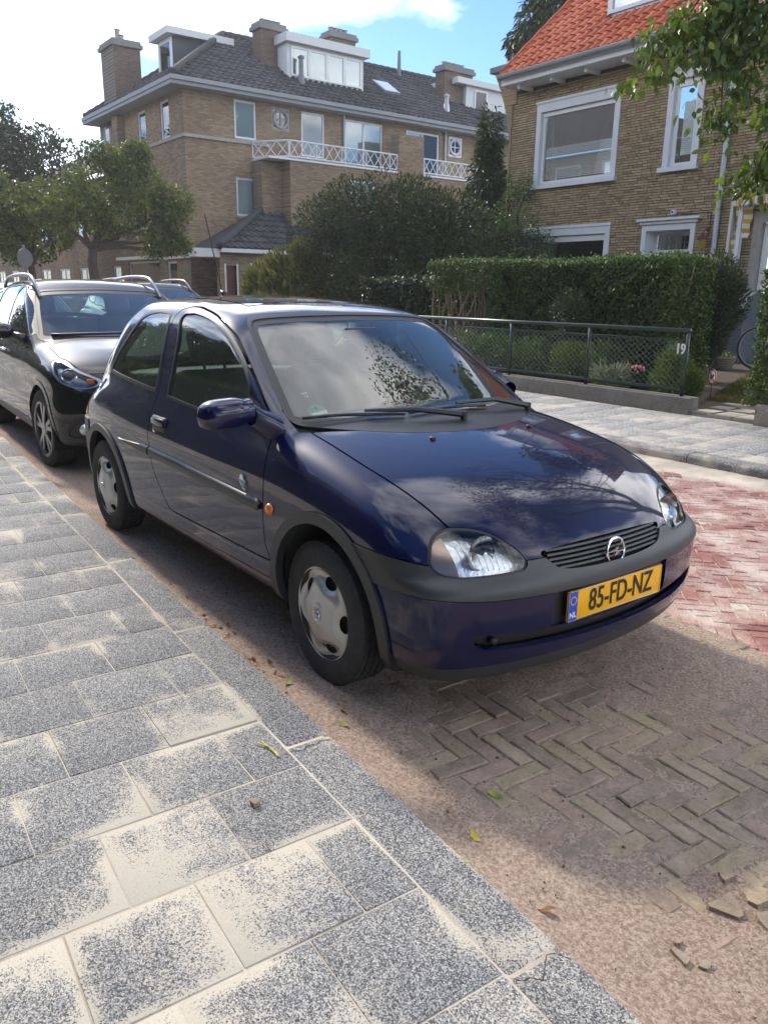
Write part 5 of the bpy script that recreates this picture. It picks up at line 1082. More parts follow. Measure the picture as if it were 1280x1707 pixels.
mat('sunroof_glass', (.006, .007, .008), .05, coat=1)
mat('under_black', (.012, .012, .012), .9)
glass_mat('car_glass', (.66, .80, .74), 1.4, .03, (.45, .55, .5)); glass_mat('lens_glass', (.95, .96, .96), 1.1)
glass_mat('screen_glass', (.74, .87, .80), 1.45, .03, (.42, .52, .47))

class CarBuilder:
    def __init__(s, f, lo, hi, h): s.sh = Shell(f, lo, hi, h); s.T = s.sh.T; s.f = f
    def cut(s, field, where=None, T=None):
        n0 = len(s.sh.V); own = T is None
        i, o = s.sh.carve(s.T if own else T, field, where)
        s.sh.fix(n0)
        if own: s.T = o; return i
        return i, o
    def solve(s, ax, a, b, t0, t1):
        """outermost surface coordinate along an axis (bisection from t0 outside to t1 inside)"""
        a = np.atleast_1d(np.asarray(a, float)); b = np.atleast_1d(np.asarray(b, float)); a, b = np.broadcast_arrays(a, b)
        ts = np.linspace(t0, t1, 400); P = np.empty((len(a), 400, 3)); k = 'xyz'.index(ax); o = [i for i in range(3) if i != k]
        P[:, :, k] = ts; P[:, :, o[0]] = a[:, None]; P[:, :, o[1]] = b[:, None]
        v = s.f(P[..., 0], P[..., 1], P[..., 2]); i = np.clip((v < 0).argmax(1), 1, 399); r = np.arange(len(a))
        va, vb = v[r, i-1], v[r, i]; t = ts[i-1]+(ts[i]-ts[i-1])*va/(va-vb+1e-12)
        Q = np.empty((len(a), 3)); Q[:, k] = t; Q[:, o[0]] = a; Q[:, o[1]] = b
        return Q
    def split(s, T):
        c = s.sh.V[T][:, :, 1].mean(1); return T[c < 0], T[c >= 0]
def largest(T):
    """the biggest connected piece of a triangle set"""
    u, F = np.unique(T, return_inverse=True); F = F.reshape(-1, 3); lab = np.arange(len(u))
    while True:
        m = lab[F].min(1); new = lab.copy()
        for k in range(3): np.minimum.at(new, F[:, k], m)
        new = new[new]
        if (new == lab).all(): break
        lab = new
    l = lab[F[:, 0]]; v, c = np.unique(l, return_counts=True); return T[l == v[c.argmax()]]
xz = lambda P: P[:, [0, 2]]
yz = lambda P: np.stack([np.abs(P[:, 1]), P[:, 2]], 1)
side_w = lambda c: np.abs(c[:, 1]) > .42
gapf = lambda sdf, g: (lambda P: np.abs(sdf(P))-g)
def text_mesh(txt, size, depth=.0008, sx=1.0, bold=0.0):
    cu = bpy.data.curves.new('t', 'FONT'); cu.body = txt; cu.size = size; cu.extrude = depth; cu.offset = bold
    cu.align_x = 'CENTER'; cu.align_y = 'CENTER'; cu.resolution_u = 4
    ob = bpy.data.objects.new('t', cu); COL.objects.link(ob); bpy.context.view_layer.update()
    me = bpy.data.meshes.new_from_object(ob.evaluated_get(bpy.context.evaluated_depsgraph_get()))
    bpy.data.objects.remove(ob); bpy.data.curves.remove(cu)
    if sx != 1: me.transform(Matrix.Diagonal((sx, 1, 1, 1)))
    me.materials.clear()
    return me
def seat(parent, x, y, mt='seat_fabric', head=True, w=.25, zs=.50):
    b = MB(); b.box((x-.25, y-w, zs-.16), (x+.27, y+w, zs), .05); b.build('seat_cushion', mt, parent, True, 50)
    M = Matrix.Translation((x-.27, y, zs-.02)) @ Matrix.Rotation(R_(-20), 4, 'Y')
    b = MB(); b.box((-.06, -w+.01, -.05), (.07, w-.01, .58), .05, M); b.build('seat_back', mt, parent, True, 50)
    if head:
        b = MB(); b.box((-.05, -.13, .62), (.05, .13, .82), .045, M); b.tube([(M @ Vector((0, q, .56)))[:] for q in (-.06,)]+[(M @ Vector((0, -.06, .66)))[:]], .008)
        b.tube([(M @ Vector((0, .06, .56)))[:], (M @ Vector((0, .06, .66)))[:]], .008); b.build('headrest', mt, parent, True, 50)
def steering_wheel(parent, c, r=.185, tilt=25):
    M = Matrix.Translation(c) @ Matrix.Rotation(R_(90-tilt), 4, 'Y')
    b = MB(); b.tube([(M @ Vector((r*math.cos(a), r*math.sin(a), 0)))[:] for a in np.linspace(0, 2*math.pi, 37)], .014, 8, False)
    for a in (.2, math.pi-.2, -math.pi/2): b.tube([(M @ Vector((0, 0, -.02)))[:], (M @ Vector((r*math.sin(a), r*math.cos(a), 0)))[:]], .016, 6)
    b.lathe([(.001, .01), (.055, .0), (.06, -.03)], 20, 'z'); b.V[-60:] = [(M @ Vector(v))[:] for v in b.V[-60:]]
    b.build('steering_wheel', 'black_rubber', parent, True, 60)

_cap_cache = {}
def hubcap_mesh(R=.187):
    """pressed silver cover: domed, five oval vents near its edge, raised lip"""
    nr, nt = 46, 240; rr = np.linspace(.004, R, nr); tt = np.linspace(0, 2*math.pi, nt, endpoint=False)
    g, t = np.meshgrid(rr, tt, indexing='ij'); X, Z = g*np.cos(t), g*np.sin(t); u = g/R
    Y = .026*(1-u**2)+.004*np.exp(-((u-.2)/.05)**2)-.010*np.exp(-((u-.80)/.13)**2)+.006*np.exp(-((u-.97)/.04)**2)-.012*np.clip((u-.985)/.015, 0, 1)
    hole = np.full_like(u, 9.)
    for k in range(5):
        a = R_(72+72*k); cx, cz = .735*R*math.cos(a), .735*R*math.sin(a)
        ex, ez = math.cos(a), math.sin(a); dr = (X-cx)*ex+(Z-cz)*ez; dt = -(X-cx)*ez+(Z-cz)*ex
        e = np.sqrt((dr/.020)**2+(dt/.036)**2); Y -= .012*np.exp(-np.clip(e-.8, 0, 9)**2*1.6); hole = np.minimum(hole, e)
    V = np.stack([X, -Y, Z], -1).reshape(-1, 3); F = []
    for i in range(nr-1):
        j = np.arange(nt); j2 = (j+1) % nt; q = np.stack([i*nt+j, i*nt+j2, (i+1)*nt+j2, (i+1)*nt+j], 1); F += [q[:, [0, 1, 2]], q[:, [0, 2, 3]]]
    dm = object.__new__(Shell); dm.V = V; hv = hole.ravel()
    T = dm.carve(np.concatenate(F), lambda P: 1.0-hv)[0]; return dm.V, T
def alloy_mesh(R=.225):
    """five twin-spoke alloy face"""
    b = MB(); b.lathe([(R, .0), (R+.008, -.012), (R-.004, -.016), (R-.018, -.010), (R-.02, .06)], 60, 'y')
    b.lathe([(.004, -.012), (.05, -.010), (.06, .0), (.06, .05)], 24, 'y')
    for k in range(5):
        a = R_(90+72*k)
        for da in (-.17, .17):
            p0 = np.array([math.cos(a+da*.6), math.sin(a+da*.6)]); p1 = np.array([math.cos(a+da*1.25), math.sin(a+da*1.25)])
            q0, q1 = p0*.045, p1*(R-.008); d = q1-q0; d /= np.linalg.norm(d); n = np.array([-d[1], d[0]])
            V = [(q0[0]+n[0]*.014, .0, q0[1]+n[1]*.014), (q0[0]-n[0]*.014, .0, q0[1]-n[1]*.014), (q1[0]-n[0]*.022, .0, q1[1]-n[1]*.022), (q1[0]+n[0]*.022, .0, q1[1]+n[1]*.022)]
            V += [(v[0], .03, v[2]) for v in V]; V[0] = (V[0][0], -.006, V[0][2]); V[1] = (V[1][0], -.006, V[1][2])
            b.add(V, [(0, 1, 2, 3), (4, 7, 6, 5), (0, 4, 5, 1), (1, 5, 6, 2), (2, 6, 7, 3), (3, 7, 4, 0)])
    return b
def tyre_mesh(R, Ri, w):
    """sidewall, shoulder and a tread with four grooves and cross sipes; outer face at y = -w/2"""
    h = w/2; prof = [(Ri-.02, h*.6), (Ri, h*.86), (Ri+.012, h*.93), (Ri+(R-Ri)*.5, h*1.03), (R-.03, h*.985), (R-.012, h*.90), (R-.003, h*.80)]
    tread = []
    for k in range(4):
        y = h*(.56-.373*k); tread += [(R, y+.012+.01), (R, y+.004), (R-.008, y+.003), (R-.008, y-.003), (R, y-.004)]
    full = prof+tread+[(r, -y) for r, y in prof[::-1]]
    b = MB(); n = 150
    for (r, y) in full:
        for k in range(n):
            a = 2*math.pi*k/n; rr = r-(.0035 if (k % 3 == 0 and r > R-.02) else 0)
            b.V.append((rr*math.cos(a), -y, rr*math.sin(a)))
    for i in range(len(full)-1):
        for k in range(n): a0 = i*n+k; a1 = i*n+(k+1) % n; b.F.append((a0, a1, a1+n, a0+n))
    return b
def emblem(parent, M, R=.048, mt='chrome', name='emblem'):
    """ring crossed by a lightning bolt"""
    b = MB(); b.tube([(M @ Vector((R*math.cos(a), R*math.sin(a), 0)))[:] for a in np.linspace(0, 2*math.pi, 33)], R*.11, 8, False)
    Z = [(-1.35, .02), (-.2, .14), (.12, .28), (.28, .30), (.02, .04), (1.35, .02), (.2, -.10), (-.12, -.28), (-.30, -.32), (-.02, -.02)]
    n = len(Z); P = [Vector((x*R, y*R, h)) for h in (-.002, R*.14) for x, y in Z]
    b.add([(M @ v)[:] for v in P], [tuple(range(n-1, -1, -1)), tuple(range(n, 2*n))]+[(i, (i+1) % n, n+(i+1) % n, n+i) for i in range(n)])
    return b.build(name, mt, parent, True, 40)
def add_wheel(parent, x, y, sgn, kind, R, steer=0, proto={}):
    """wheel as a part with tyre, rim and emblem below it; sgn = -1 on the car's right"""
    w = empty('wheel', (x, y, R)); w.parent = parent; w.rotation_euler = (R_(17*x), 0, (math.pi if sgn > 0 else 0)+steer) if False else (0, R_(40) if sgn > 0 else (R_(-6) if x < -1 else 0), (math.pi if sgn > 0 else 0)+steer)
    w.rotation_mode = 'ZYX' if False else 'XYZ'
    if kind not in proto:
        if kind == 'cap':
            t = tyre_mesh(R, .172, .165).build('tyre', 'tyre', None, True, 35)
            V, F = hubcap_mesh(); V[:, 1] -= .070; hc = mesh_np('hubcap', V, F, MATS['hubcap_silver'], None, True)
            b = MB(); b.lathe([(.002, -.048), (.19, -.048), (.175, 0), (.175, .06), (.01, .06)], 40); back = b.build('rim', 'under_black', None, True, 40)
            M = Matrix.Translation((0, -.1008, 0)) @ Matrix.Rotation(R_(90), 4, 'X')
            em = emblem(None, M, .020, 'chrome'); proto[kind] = [t, hc, back, em]
        else:
            t = tyre_mesh(R, .218, .205).build('tyre', 'tyre', None, True, 35)
            a = alloy_mesh(.225); a.V = [(v[0], v[1]-.085, v[2]) for v in a.V]; al = a.build('alloy_rim', 'alloy_grey', None, True, 40)
            b = MB(); b.lathe([(.002, -.01), (.22, -.01), (.22, .06), (.01, .06)], 40); back = b.build('brake_disc', 'under_black', None, True, 40)
            proto[kind] = [t, al, back]
        for o in proto[kind]: o.parent = w
    else:
        for o in proto[kind]: c = o.copy(); COL.objects.link(c); c.parent = w
    return w

def build_hatchback():
    cb = CarBuilder(car_f, (-3.06, -.86, .16), (.80, .86, 1.46), .0145); sh = cb.sh
    root = empty('blue_hatchback', (0, 0, 0), 0, 'dark blue three-door hatchback with silver hubcaps and yellow number plate by the kerb', 'car')
    opaque = []
    def P_(name, T, m, push=0., rim=.014, parent=None, solid=True):
        if solid: opaque.append(T)
        return sh.part(name, T, MATS[m], parent or root, push, rim)
    # wheel arches (openings) and their plastic flares
    def ell(P, cx, cz_, af, ar, bb):
        dx = P[:, 0]-cx; a = np.where(dx > 0, af, ar); return (np.sqrt((dx/a)**2+((P[:, 2]-cz_)/bb)**2)-1)*bb
    fi = lambda P: ell(P, .03, .315, .325, .325, .325); fo = lambda P: ell(P, .03, .315, .372, .372, .368)
    ri = lambda P: ell(P, -2.42, .30, .40, .335, .325); ro = lambda P: ell(P, -2.42, .30, .455, .385, .367)
    for fn in (fi, ri): cb.cut(fn, lambda c: (np.abs(c[:, 1]) > .44) & (c[:, 2] < .72))
    low = lambda c: (np.abs(c[:, 1]) > .5) & (c[:, 2] < .75)
    fl_f, fl_r = cb.cut(fo, lambda c: low(c) & (c[:, 0] > -.6)), cb.cut(ro, lambda c: low(c) & (c[:, 0] < -1.6))
    # lamps
    hl = smooth_poly([(.672,.637),(.652,.668),(.625,.688),(.592,.699),(.545,.700),(.500,.693),(.462,.680),(.432,.660),(.408,.636),(.395,.612),(.398,.594),(.420,.583),(.47,.578),(.54,.575),(.60,.574),(.645,.578),(.672,.590),(.682,.612)], 5)
    front_w = lambda c: (c[:, 0] > .30)
    lamp = cb.cut(lambda P: poly_sdf(hl, yz(P)), lambda c: front_w(c) & (c[:, 2] > .54) & (c[:, 2] < .74))
    lamp_seal = cb.cut(lambda P: poly_sdf(hl, yz(P))-.008, lambda c: front_w(c) & (c[:, 2] > .54) & (c[:, 2] < .74))
    # grille
    gr = smooth_poly([(-.31,.626),(-.16,.634),(0,.636),(.16,.634),(.31,.626),(.322,.615),(.30,.590),(.26,.566),(.16,.557),(0,.554),(-.16,.557),(-.26,.566),(-.30,.590),(-.322,.615)], 5)
    grille = cb.cut(lambda P: poly_sdf(gr, P[:, 1:]), lambda c: front_w(c) & (np.abs(c[:, 1]) < .4) & (c[:, 2] > .5) & (c[:, 2] < .68))
    # plate recess, lower intake, lip
    pr_ = np.array([(-.315,.375),(.315,.375),(.315,.499),(-.315,.499)])
    recess = cb.cut(lambda P: poly_sdf(pr_, P[:, 1:])+.0, lambda c: (c[:, 0] > .6) & (np.abs(c[:, 1]) < .4) & (c[:, 2] > .3) & (c[:, 2] < .55))
    it = smooth_poly([(-.60,.372),(-.585,.388),(-.45,.378),(-.30,.372),(0,.370),(.30,.372),(.45,.378),(.585,.388),(.60,.372),(.58,.338),(.50,.322),(.3,.315),(0,.312),(-.3,.315),(-.50,.322),(-.58,.338)], 4)
    intake = cb.cut(lambda P: poly_sdf(it, P[:, 1:]), lambda c: (c[:, 0] > .5) & (c[:, 2] > .28) & (c[:, 2] < .42))
    lip = cb.cut(lambda P: P[:, 2]-(.262+.02*np.clip(.3-np.abs(P[:, 1]), 0, 1)), lambda c: (c[:, 0] > .05))
    # dark bumper band and painted bumper
    zl = spl([.2,.34,.5,.62,.68,.74], [.510,.513,.516,.508,.499,.496]); zt = spl([.2,.28,.41,.47,.53,.6,.66,.74], [.628,.625,.620,.614,.603,.600,.604,.606])
    bump_w = lambda c: (c[:, 0] > .2) & (c[:, 2] < .66)
    lower = cb.cut(lambda P: P[:, 2]-zl(P[:, 0]), bump_w)
    cb.cut(lambda P: P[:, 2]-zl(P[:, 0])-.004, bump_w)
    band = cb.cut(lambda P: P[:, 2]-zt(P[:, 0]), bump_w)
    cb.cut(lambda P: P[:, 2]-zt(P[:, 0])-.004, bump_w)
    # windscreen, side windows, rear window
    wsp = smooth_poly([(0,.925),(.25,.929),(.45,.935),(.60,.940),(.642,.955),(.632,1.0),(.595,1.12),(.545,1.26),(.515,1.305),(.47,1.322),(.30,1.334),(0,1.341)], 4, False)
    wsp = np.concatenate([wsp, wsp[::-1]*[-1, 1]])
    ws_w = lambda c: (c[:, 0] > -1.25) & (c[:, 0] < 0) & (c[:, 2] > .88)
    wfield = lambda P: poly_sdf(wsp, P[:, 1:])
    screen_all = cb.cut(lambda P: np.where(sh.normals(P)[:, 0] > .2, wfield(P), .05), ws_w)
    screen, frit = cb.cut(lambda P: wfield(P)+.020, None, screen_all)
    seal_ws = cb.cut(lambda P: np.where(sh.normals(P)[:, 0] > .1, wfield(P)-.012, .05), ws_w)
    dg = smooth_poly([(-1.525,1.318),(-1.46,1.334),(-1.39,1.335),(-1.218,1.314),(-1.028,1.268),(-.893,1.212),(-.78,1.148),(-.70,1.085),(-.665,1.04),(-.660,.93),(-.72,.914),(-1.05,.925),(-1.40,.942),(-1.438,.955),(-1.436,1.052),(-1.462,1.205)], 5)
    qg = smooth_poly([(-2.42,.985),(-2.36,.972),(-1.95,.958),(-1.64,.947),(-1.605,.965),(-1.60,1.05),(-1.62,1.185),(-1.66,1.30),(-1.70,1.332),(-1.80,1.340),(-1.92,1.335),(-2.04,1.31),(-2.13,1.255),(-2.24,1.165),(-2.37,1.06)], 5)
    gh_w = lambda c: (np.abs(c[:, 1]) > .45) & (c[:, 2] > .86) & (c[:, 0] < -.4)
    dglass = cb.cut(lambda P: poly_sdf(dg, xz(P)), gh_w); dseal = cb.cut(lambda P: poly_sdf(dg, xz(P))-.013, gh_w)
    qglass = cb.cut(lambda P: poly_sdf(qg, xz(P))+.012, gh_w); qseal = cb.cut(lambda P: poly_sdf(qg, xz(P))-.008, gh_w)
    sail = cb.cut(lambda P: poly_sdf(np.array([(-.672,1.035),(-.672,.925),(-.50,.935),(-.56,1.0)]), xz(P)), gh_w)
    rw = smooth_poly([(-.50,1.0),(0,.985),(.50,1.0),(.46,1.22),(.40,1.29),(0,1.305),(-.40,1.29),(-.46,1.22)], 5)
    rglass = cb.cut(lambda P: poly_sdf(rw, P[:, 1:]), lambda c: (c[:, 0] < -2.2) & (c[:, 2] > .9))
    rseal = cb.cut(lambda P: poly_sdf(rw, P[:, 1:])-.02, lambda c: (c[:, 0] < -2.2) & (c[:, 2] > .9))
    # tail lamps, rear bumper band
    tail = cb.cut(lambda P: np.maximum(np.maximum(P[:, 0]+2.735, .685-P[:, 2]), np.maximum(P[:, 2]-.925, .52-np.abs(P[:, 1]))), lambda c: (c[:, 0] < -2.5))
    rband = cb.cut(lambda P: np.maximum(P[:, 0]+2.70, P[:, 2]-.66), lambda c: c[:, 0] < -2.3)
    # sunroof
    sr = smooth_poly([(-1.22,-.36),(-1.205,0),(-1.22,.36),(-1.26,.40),(-1.75,.40),(-1.80,.36),(-1.80,-.36),(-1.75,-.40),(-1.26,-.40)], 4)
    sunroof = cb.cut(lambda P: poly_sdf(sr, P[:, :2]), lambda c: c[:, 2] > 1.3); cb.cut(lambda P: poly_sdf(sr, P[:, :2])-.005, lambda c: c[:, 2] > 1.3)
    # bonnet and cowl
    Yg = spl([-.35,-.3,-.1,.1,.277,.40,.489,.60,.72], [.618,.622,.632,.634,.619,.598,.577,.53,.45])
    hx = lambda y: -.035-.68*y**2
    top_w = lambda c: (c[:, 0] > -.48) & (c[:, 2] > .58)
    bon = lambda P: np.maximum(np.abs(P[:, 1])-Yg(P[:, 0]), hx(P[:, 1])-P[:, 0])
    bonnet = cb.cut(lambda P: bon(P)+.0036, top_w); cb.cut(lambda P: bon(P)-.0036, top_w)
    cowl = cb.cut(lambda P: np.maximum(np.abs(P[:, 1])-.655+.0*P[:, 0], P[:, 0]-hx(P[:, 1])), lambda c: (c[:, 0] > -.47) & (c[:, 2] > .86) & (np.abs(c[:, 1]) < .68))
    # doors
    dp = smooth_poly([(-1.60,1.338),(-1.545,1.361),(-1.46,1.366),(-1.36,1.357),(-1.186,1.330),(-.974,1.272),(-.842,1.205),(-.697,1.115),(-.561,1.022),(-.462,.945),(-.405,.84),(-.384,.729),(-.384,.579),(-.378,.465),(-.350,.408),(-.385,.396),(-.80,.386),(-1.31,.374),(-1.40,.386),(-1.47,.448),(-1.568,.564),(-1.604,.683),(-1.600,.797),(-1.572,.914),(-1.558,1.0),(-1.572,1.104),(-1.612,1.27)], 5)
    ds = lambda P: poly_sdf(dp, xz(P))
    doors = cb.cut(lambda P: ds(P)+.0034, side_w); cb.cut(lambda P: ds(P)-.0034, side_w)
    fender = cb.cut(lambda P: np.maximum(np.maximum(-.47-P[:, 0], .22-P[:, 2]), .45-np.abs(P[:, 1])), lambda c: (c[:, 0] > -.6) & (c[:, 2] < .955) & (np.abs(c[:, 1]) > .42))
    under = cb.cut(lambda P: P[:, 2]-.262+.04*(np.abs(P[:, 1]) > .7), lambda c: c[:, 2] < .30)
    # ---- link the parts
    P_('body', cb.T, 'car_paint')
    for t in cb.split(fender): P_('front_wing', t, 'car_paint')
    P_('bonnet', bonnet, 'car_paint'); P_('cowl_panel', largest(cowl), 'black_rubber', -.004)
    doorobj = [P_('door', t, 'car_paint') for t in cb.split(doors)]
    for t, d in zip(cb.split(dglass), doorobj): sh.part('door_window', t, MATS['car_glass'], d, -.006, 0)
    for t, d in zip(cb.split(dseal), doorobj): P_('window_seal', t, 'black_rubber', .001, parent=d)
    for t, d in zip(cb.split(sail), doorobj): P_('mirror_base_panel', t, 'dark_plastic', .002, parent=d)
    for t in cb.split(qglass): sh.part('quarter_window', t, MATS['car_glass'], root, -.003, 0)
    for t in cb.split(qseal): P_('quarter_window_seal', t, 'black_rubber', .001)
    sc = sh.part('windscreen', screen, MATS['screen_glass'], root, -.004, 0)
    P_('windscreen_border', frit, 'black_rubber', -.003, solid=False); P_('windscreen_seal', seal_ws, 'black_rubber', .001)
    sh.part('rear_window', rglass, MATS['car_glass'], root, -.003, 0); P_('rear_window_seal', rseal, 'black_rubber', .001)
    for t in cb.split(fl_f)+cb.split(fl_r): P_('arch_flare', t, 'dark_plastic', .012, .03)
    P_('bumper_band', band, 'dark_plastic', .006, .02); P_('front_bumper', lower, 'car_paint', .0, .02)
    P_('rear_bumper', rband, 'dark_plastic', .006, .02)
    P_('front_lip', lip, 'dark_plastic', -.004, .015); P_('plate_recess', recess, 'black_rubber', -.016, 0); P_('air_intake', intake, 'black_rubber', -.035, 0)
    for (nm, P0, dd) in (('plate_recess_edge', pr_, .016), ):
        pass
    P_('underbody', under, 'under_black', 0, 0); P_('sunroof', sunroof, 'sunroof_glass', .002)
    for t in cb.split(tail): P_('tail_lamp', t, 'tail_red', .004)
    gp = P_('grille', grille, 'under_black', -.03, 0)
    for k, z in enumerate(np.linspace(.567, .622, 5)):
        ymax = .30-.0*k if z > .585 else .255+(z-.562)*1.9; ys = np.linspace(-ymax, ymax, 41); Q = cb.solve('x', ys, ys*0+z, 1.0, .4)
        b = MB(); n = len(ys)
        V = [(q[0]-.004, q[1], z+.0055) for q in Q]+[(q[0]-.001, q[1], z-.001) for q in Q]+[(q[0]-.030, q[1], z-.006) for q in Q]+[(q[0]-.030, q[1], z+.003) for q in Q]
        F = [(a*n+i, a*n+i+1, ((a+1) % 4)*n+i+1, ((a+1) % 4)*n+i) for a in range(4) for i in range(n-1)]
        b.add(V, F).build('grille_slat', 'dark_plastic', gp, True, 30)
    # head lamps: reflector bowl, bulb, indicator chamber and clear ribbed lens
    for t in cb.split(lamp):
        sg = -1 if sh.V[t][:, :, 1].mean() < 0 else 1
        h = sh.part('headlight', t, MATS['reflector'], root, -.045, 0)
        i_, o_ = sh.carve(t, lambda P: np.abs(P[:, 1])-.612)
        sh.part('lens', t, MATS['lens_glass'], h, .001, .0)
        sh.part('indicator_chamber', o_, MATS['chamber_amber'], h, -.020, .0)
        q = cb.solve('x', [sg*.515], [.634], 1.0, .2)[0]
        b = MB(); b.lathe([(.060, -.012), (.05, -.026), (.034, -.038), (.015, -.044), (.001, -.045)], 28, 'x', (q[0]-.004, q[1], q[2])); b.build('reflector_bowl', 'chrome', h, True, 60)
        b = MB(); b.tube([(q[0]-.05, q[1], q[2]), (q[0]-.012, q[1], q[2])], .008, 10); b.build('bulb', 'interior_grey', h, True)
        for k in range(11):
            y = sg*(.415+.018*k); zs_ = np.linspace(.588, min(.690, .628+.35*(abs(y)-.395)+.02), 10); Q = cb.solve('x', zs_*0+y, zs_, 1.0, .2)
            MB().tube([(p[0]-.001, p[1], p[2]) for p in Q], .0016, 5).build('lens_rib', 'lens_glass', h, True)
    for t in cb.split(lamp_seal): P_('headlight_seal', t, 'black_rubber', -.002)
    # interior trim behind every opaque panel
    T = np.concatenate(opaque); c = sh.V[T].mean(1); T = T[(c[:, 0] < .62)]
    u, F = np.unique(T, return_inverse=True); F = F.reshape(-1, 3); V = sh.V[u]-sh.normals(sh.V[u])*.020
    mesh_np('inner_shell', V, F, MATS['interior_grey'], root, True)
    # wheel-house liners
    for x in (.03, -2.42):
        for sg in (-1, 1):
            b = MB(); n = 24; rx, rz = (.335, .335) if x > -1 else (.345, .335); V = []; F = []
            for i in range(n+1):
                a = R_(-20)+R_(220)*i/n
                for y in (.45, .70 if x < -1 else .75): V.append((x+rx*math.cos(a), sg*y, .31+rz*math.sin(a)))
            F = [(2*i, 2*i+1, 2*i+3, 2*i+2) for i in range(n)]; b.add(V, F)
            o = len(b.V); b.add([(x, sg*.45, .31)]+[(x+rx*math.cos(R_(-20)+R_(220)*i/n), sg*.45, .31+rz*math.sin(R_(-20)+R_(220)*i/n)) for i in range(n+1)], [(0, i+1, i+2) for i in range(n)])
            b.build('wheel_house', 'under_black', root)
    # wheels
    for x in (0, -2.443):
        for sg in (-1, 1): add_wheel(root, x, sg*.688, sg, 'cap', .2795, R_(-1.5) if x == 0 else 0)
    # two cable ties on the front right cover
    for pts in ([(-.075, .082), (-.03, .098), (.03, .105), (.06, .090)], [(-.02, -.105), (.01, -.125), (.05, -.118), (.085, -.095)]):
        MB().tube([(x, -.688-.0905+.03*((x*x+z*z)/.03), .2795+z) for x, z in pts], .0022, 5).build('cable_tie', 'black_rubber', root)
    # rubbing strips, handle, side repeater, little heart badge
    for sg in (-1, 1):
        xs = np.linspace(-2.05, -.405, 300); V = []; F = []
        zc_ = np.interp(xs, [-2.05, -1.62, -.98, -.48, -.40], [.640, .640, .628, .617, .614]); hw = .024*np.clip(np.minimum((xs+2.05)/.35, 1), .15, 1)*np.sqrt(np.clip((-.40-xs)/.03, .02, 1))
        for k, (dz, dy) in enumerate(((1, 0), (.8, .011), (0, .013), (-.8, .011), (-1, 0))):
            Q = cb.solve('y', xs, zc_+hw*dz, sg*1.0, sg*.4); V += [(q[0], q[1]+sg*dy, q[2]) for q in Q]
        n = len(xs); F = [(a*n+i, a*n+i+1, (a+1)*n+i+1, (a+1)*n+i) for a in range(4) for i in range(n-1)]
        # cut the strip at the door gap
        for nm, sel in (('side_strip', xs > -1.597), ('side_strip', xs < -1.606)):
            ok = set(np.where(sel)[0]); FF = [f for f in F if all((i % n) in ok for i in f)]
            MB().add(V, [f[::-1] for f in FF] if sg < 0 else FF).build(nm, 'dark_plastic', root, True, 60, fix=False)
    d0 = doorobj[0]
    q = cb.solve('y', [-1.47], [.785], -1, -.4)[0]
    b = MB(); b.box((-.088, -.004, -.052), (.088, .02, .052), .014); M = Matrix.Translation(q) ; b.V = [(M @ Vector(v))[:] for v in b.V]
    hd = b.build('door_handle', 'black_rubber', d0, True, 50)
    b = MB(); b.box((q[0]-.080, q[1]-.012, q[2]+.002), (q[0]+.080, q[1]+.0, q[2]+.044), .010); b.build('handle_flap', 'car_paint', d0, True, 50)
    b = MB(); b.lathe([(.011, -.007), (.009, -.010), (.001, -.010)], 14, 'y', (q[0]-.055, q[1]+.002, q[2]-.026)); b.build('lock', 'chrome', d0, True)
    q = cb.solve('y', [-.327], [.619], -1, -.4)[0]
    b = MB(); b.lathe([(.026, .004), (.025, -.006), (.018, -.013), (.001, -.015)], 24, 'y', (q[0], q[1], q[2])); b.V = [(v[0], v[1], q[2]+(v[2]-q[2])*.95) for v in b.V]
    b.build('side_repeater', 'indicator_orange', root, True, 50)
    q = cb.solve('y', [-.545], [.688], -1, -.4)[0]
    ht_ = [(-.030, .030), (-.036, .012), (-.030, -.010), (-.008, -.034), (.026, -.042), (.036, .008), (.012, .012), (.004, .032), (-.014, .040)]
    ht_ = [(x*.78, z*.78) for x, z in ht_]; b = MB(); b.prism([(q[0]+x, q[2]+z) for x, z in ht_], q[1]-.007, q[1]+.004, 'y'); hb = b.build('heart_badge', 'chrome', root)
    b = MB(); b.prism([(q[0]+x*.78, q[2]+z*.78) for x, z in [(-.028, .010), (.032, .004), (.024, -.036), (-.004, -.030)]], q[1]-.009, q[1]-.006, 'y'); b.build('badge_enamel', 'badge_grey', hb)
    # door mirrors
    for sg, dd in ((-1, doorobj[0]), (1, doorobj[1])):
        us = np.linspace(-1, 1, 21); nv = 26; V = []; F = []
        for u in us:                    # sections across the housing, outboard = -1
            yy = sg*(.905-.102*u); s_ = (1-abs(u)**3.2)**.42 if abs(u) < 1 else .02
            if u > 0: s_ = max(s_, .80)
            for k in range(nv):
                a = 2*math.pi*k/nv; ca, sa = math.cos(a), math.sin(a)
                ex = .078*s_*math.copysign(abs(ca)**.75, ca); ez = .060*s_*math.copysign(abs(sa)**.75, sa)
                if ca < 0: ex *= .35
                V.append((-.475+ex-.03*(1-u)*.5, yy, .986+ez+.008*u))
        n = len(us); F = [(i*nv+k, i*nv+(k+1) % nv, (i+1)*nv+(k+1) % nv, (i+1)*nv+k) for i in range(n-1) for k in range(nv)]+[tuple(range(nv)), tuple((n-1)*nv+k for k in range(nv))]
        mr = MB().add(V, F).build('door_mirror', 'car_paint', root, True, 60)
        arm = []; ring0 = [(-.475+.070*math.cos(a)*(1 if math.cos(a) > 0 else .4), sg*.800, .984+.052*math.sin(a)) for a in np.linspace(0, 2*math.pi, 16, endpoint=False)]
        ring1 = [(-.455+.075*math.cos(a), sg*.765, .955+.048*math.sin(a)) for a in np.linspace(0, 2*math.pi, 16, endpoint=False)]
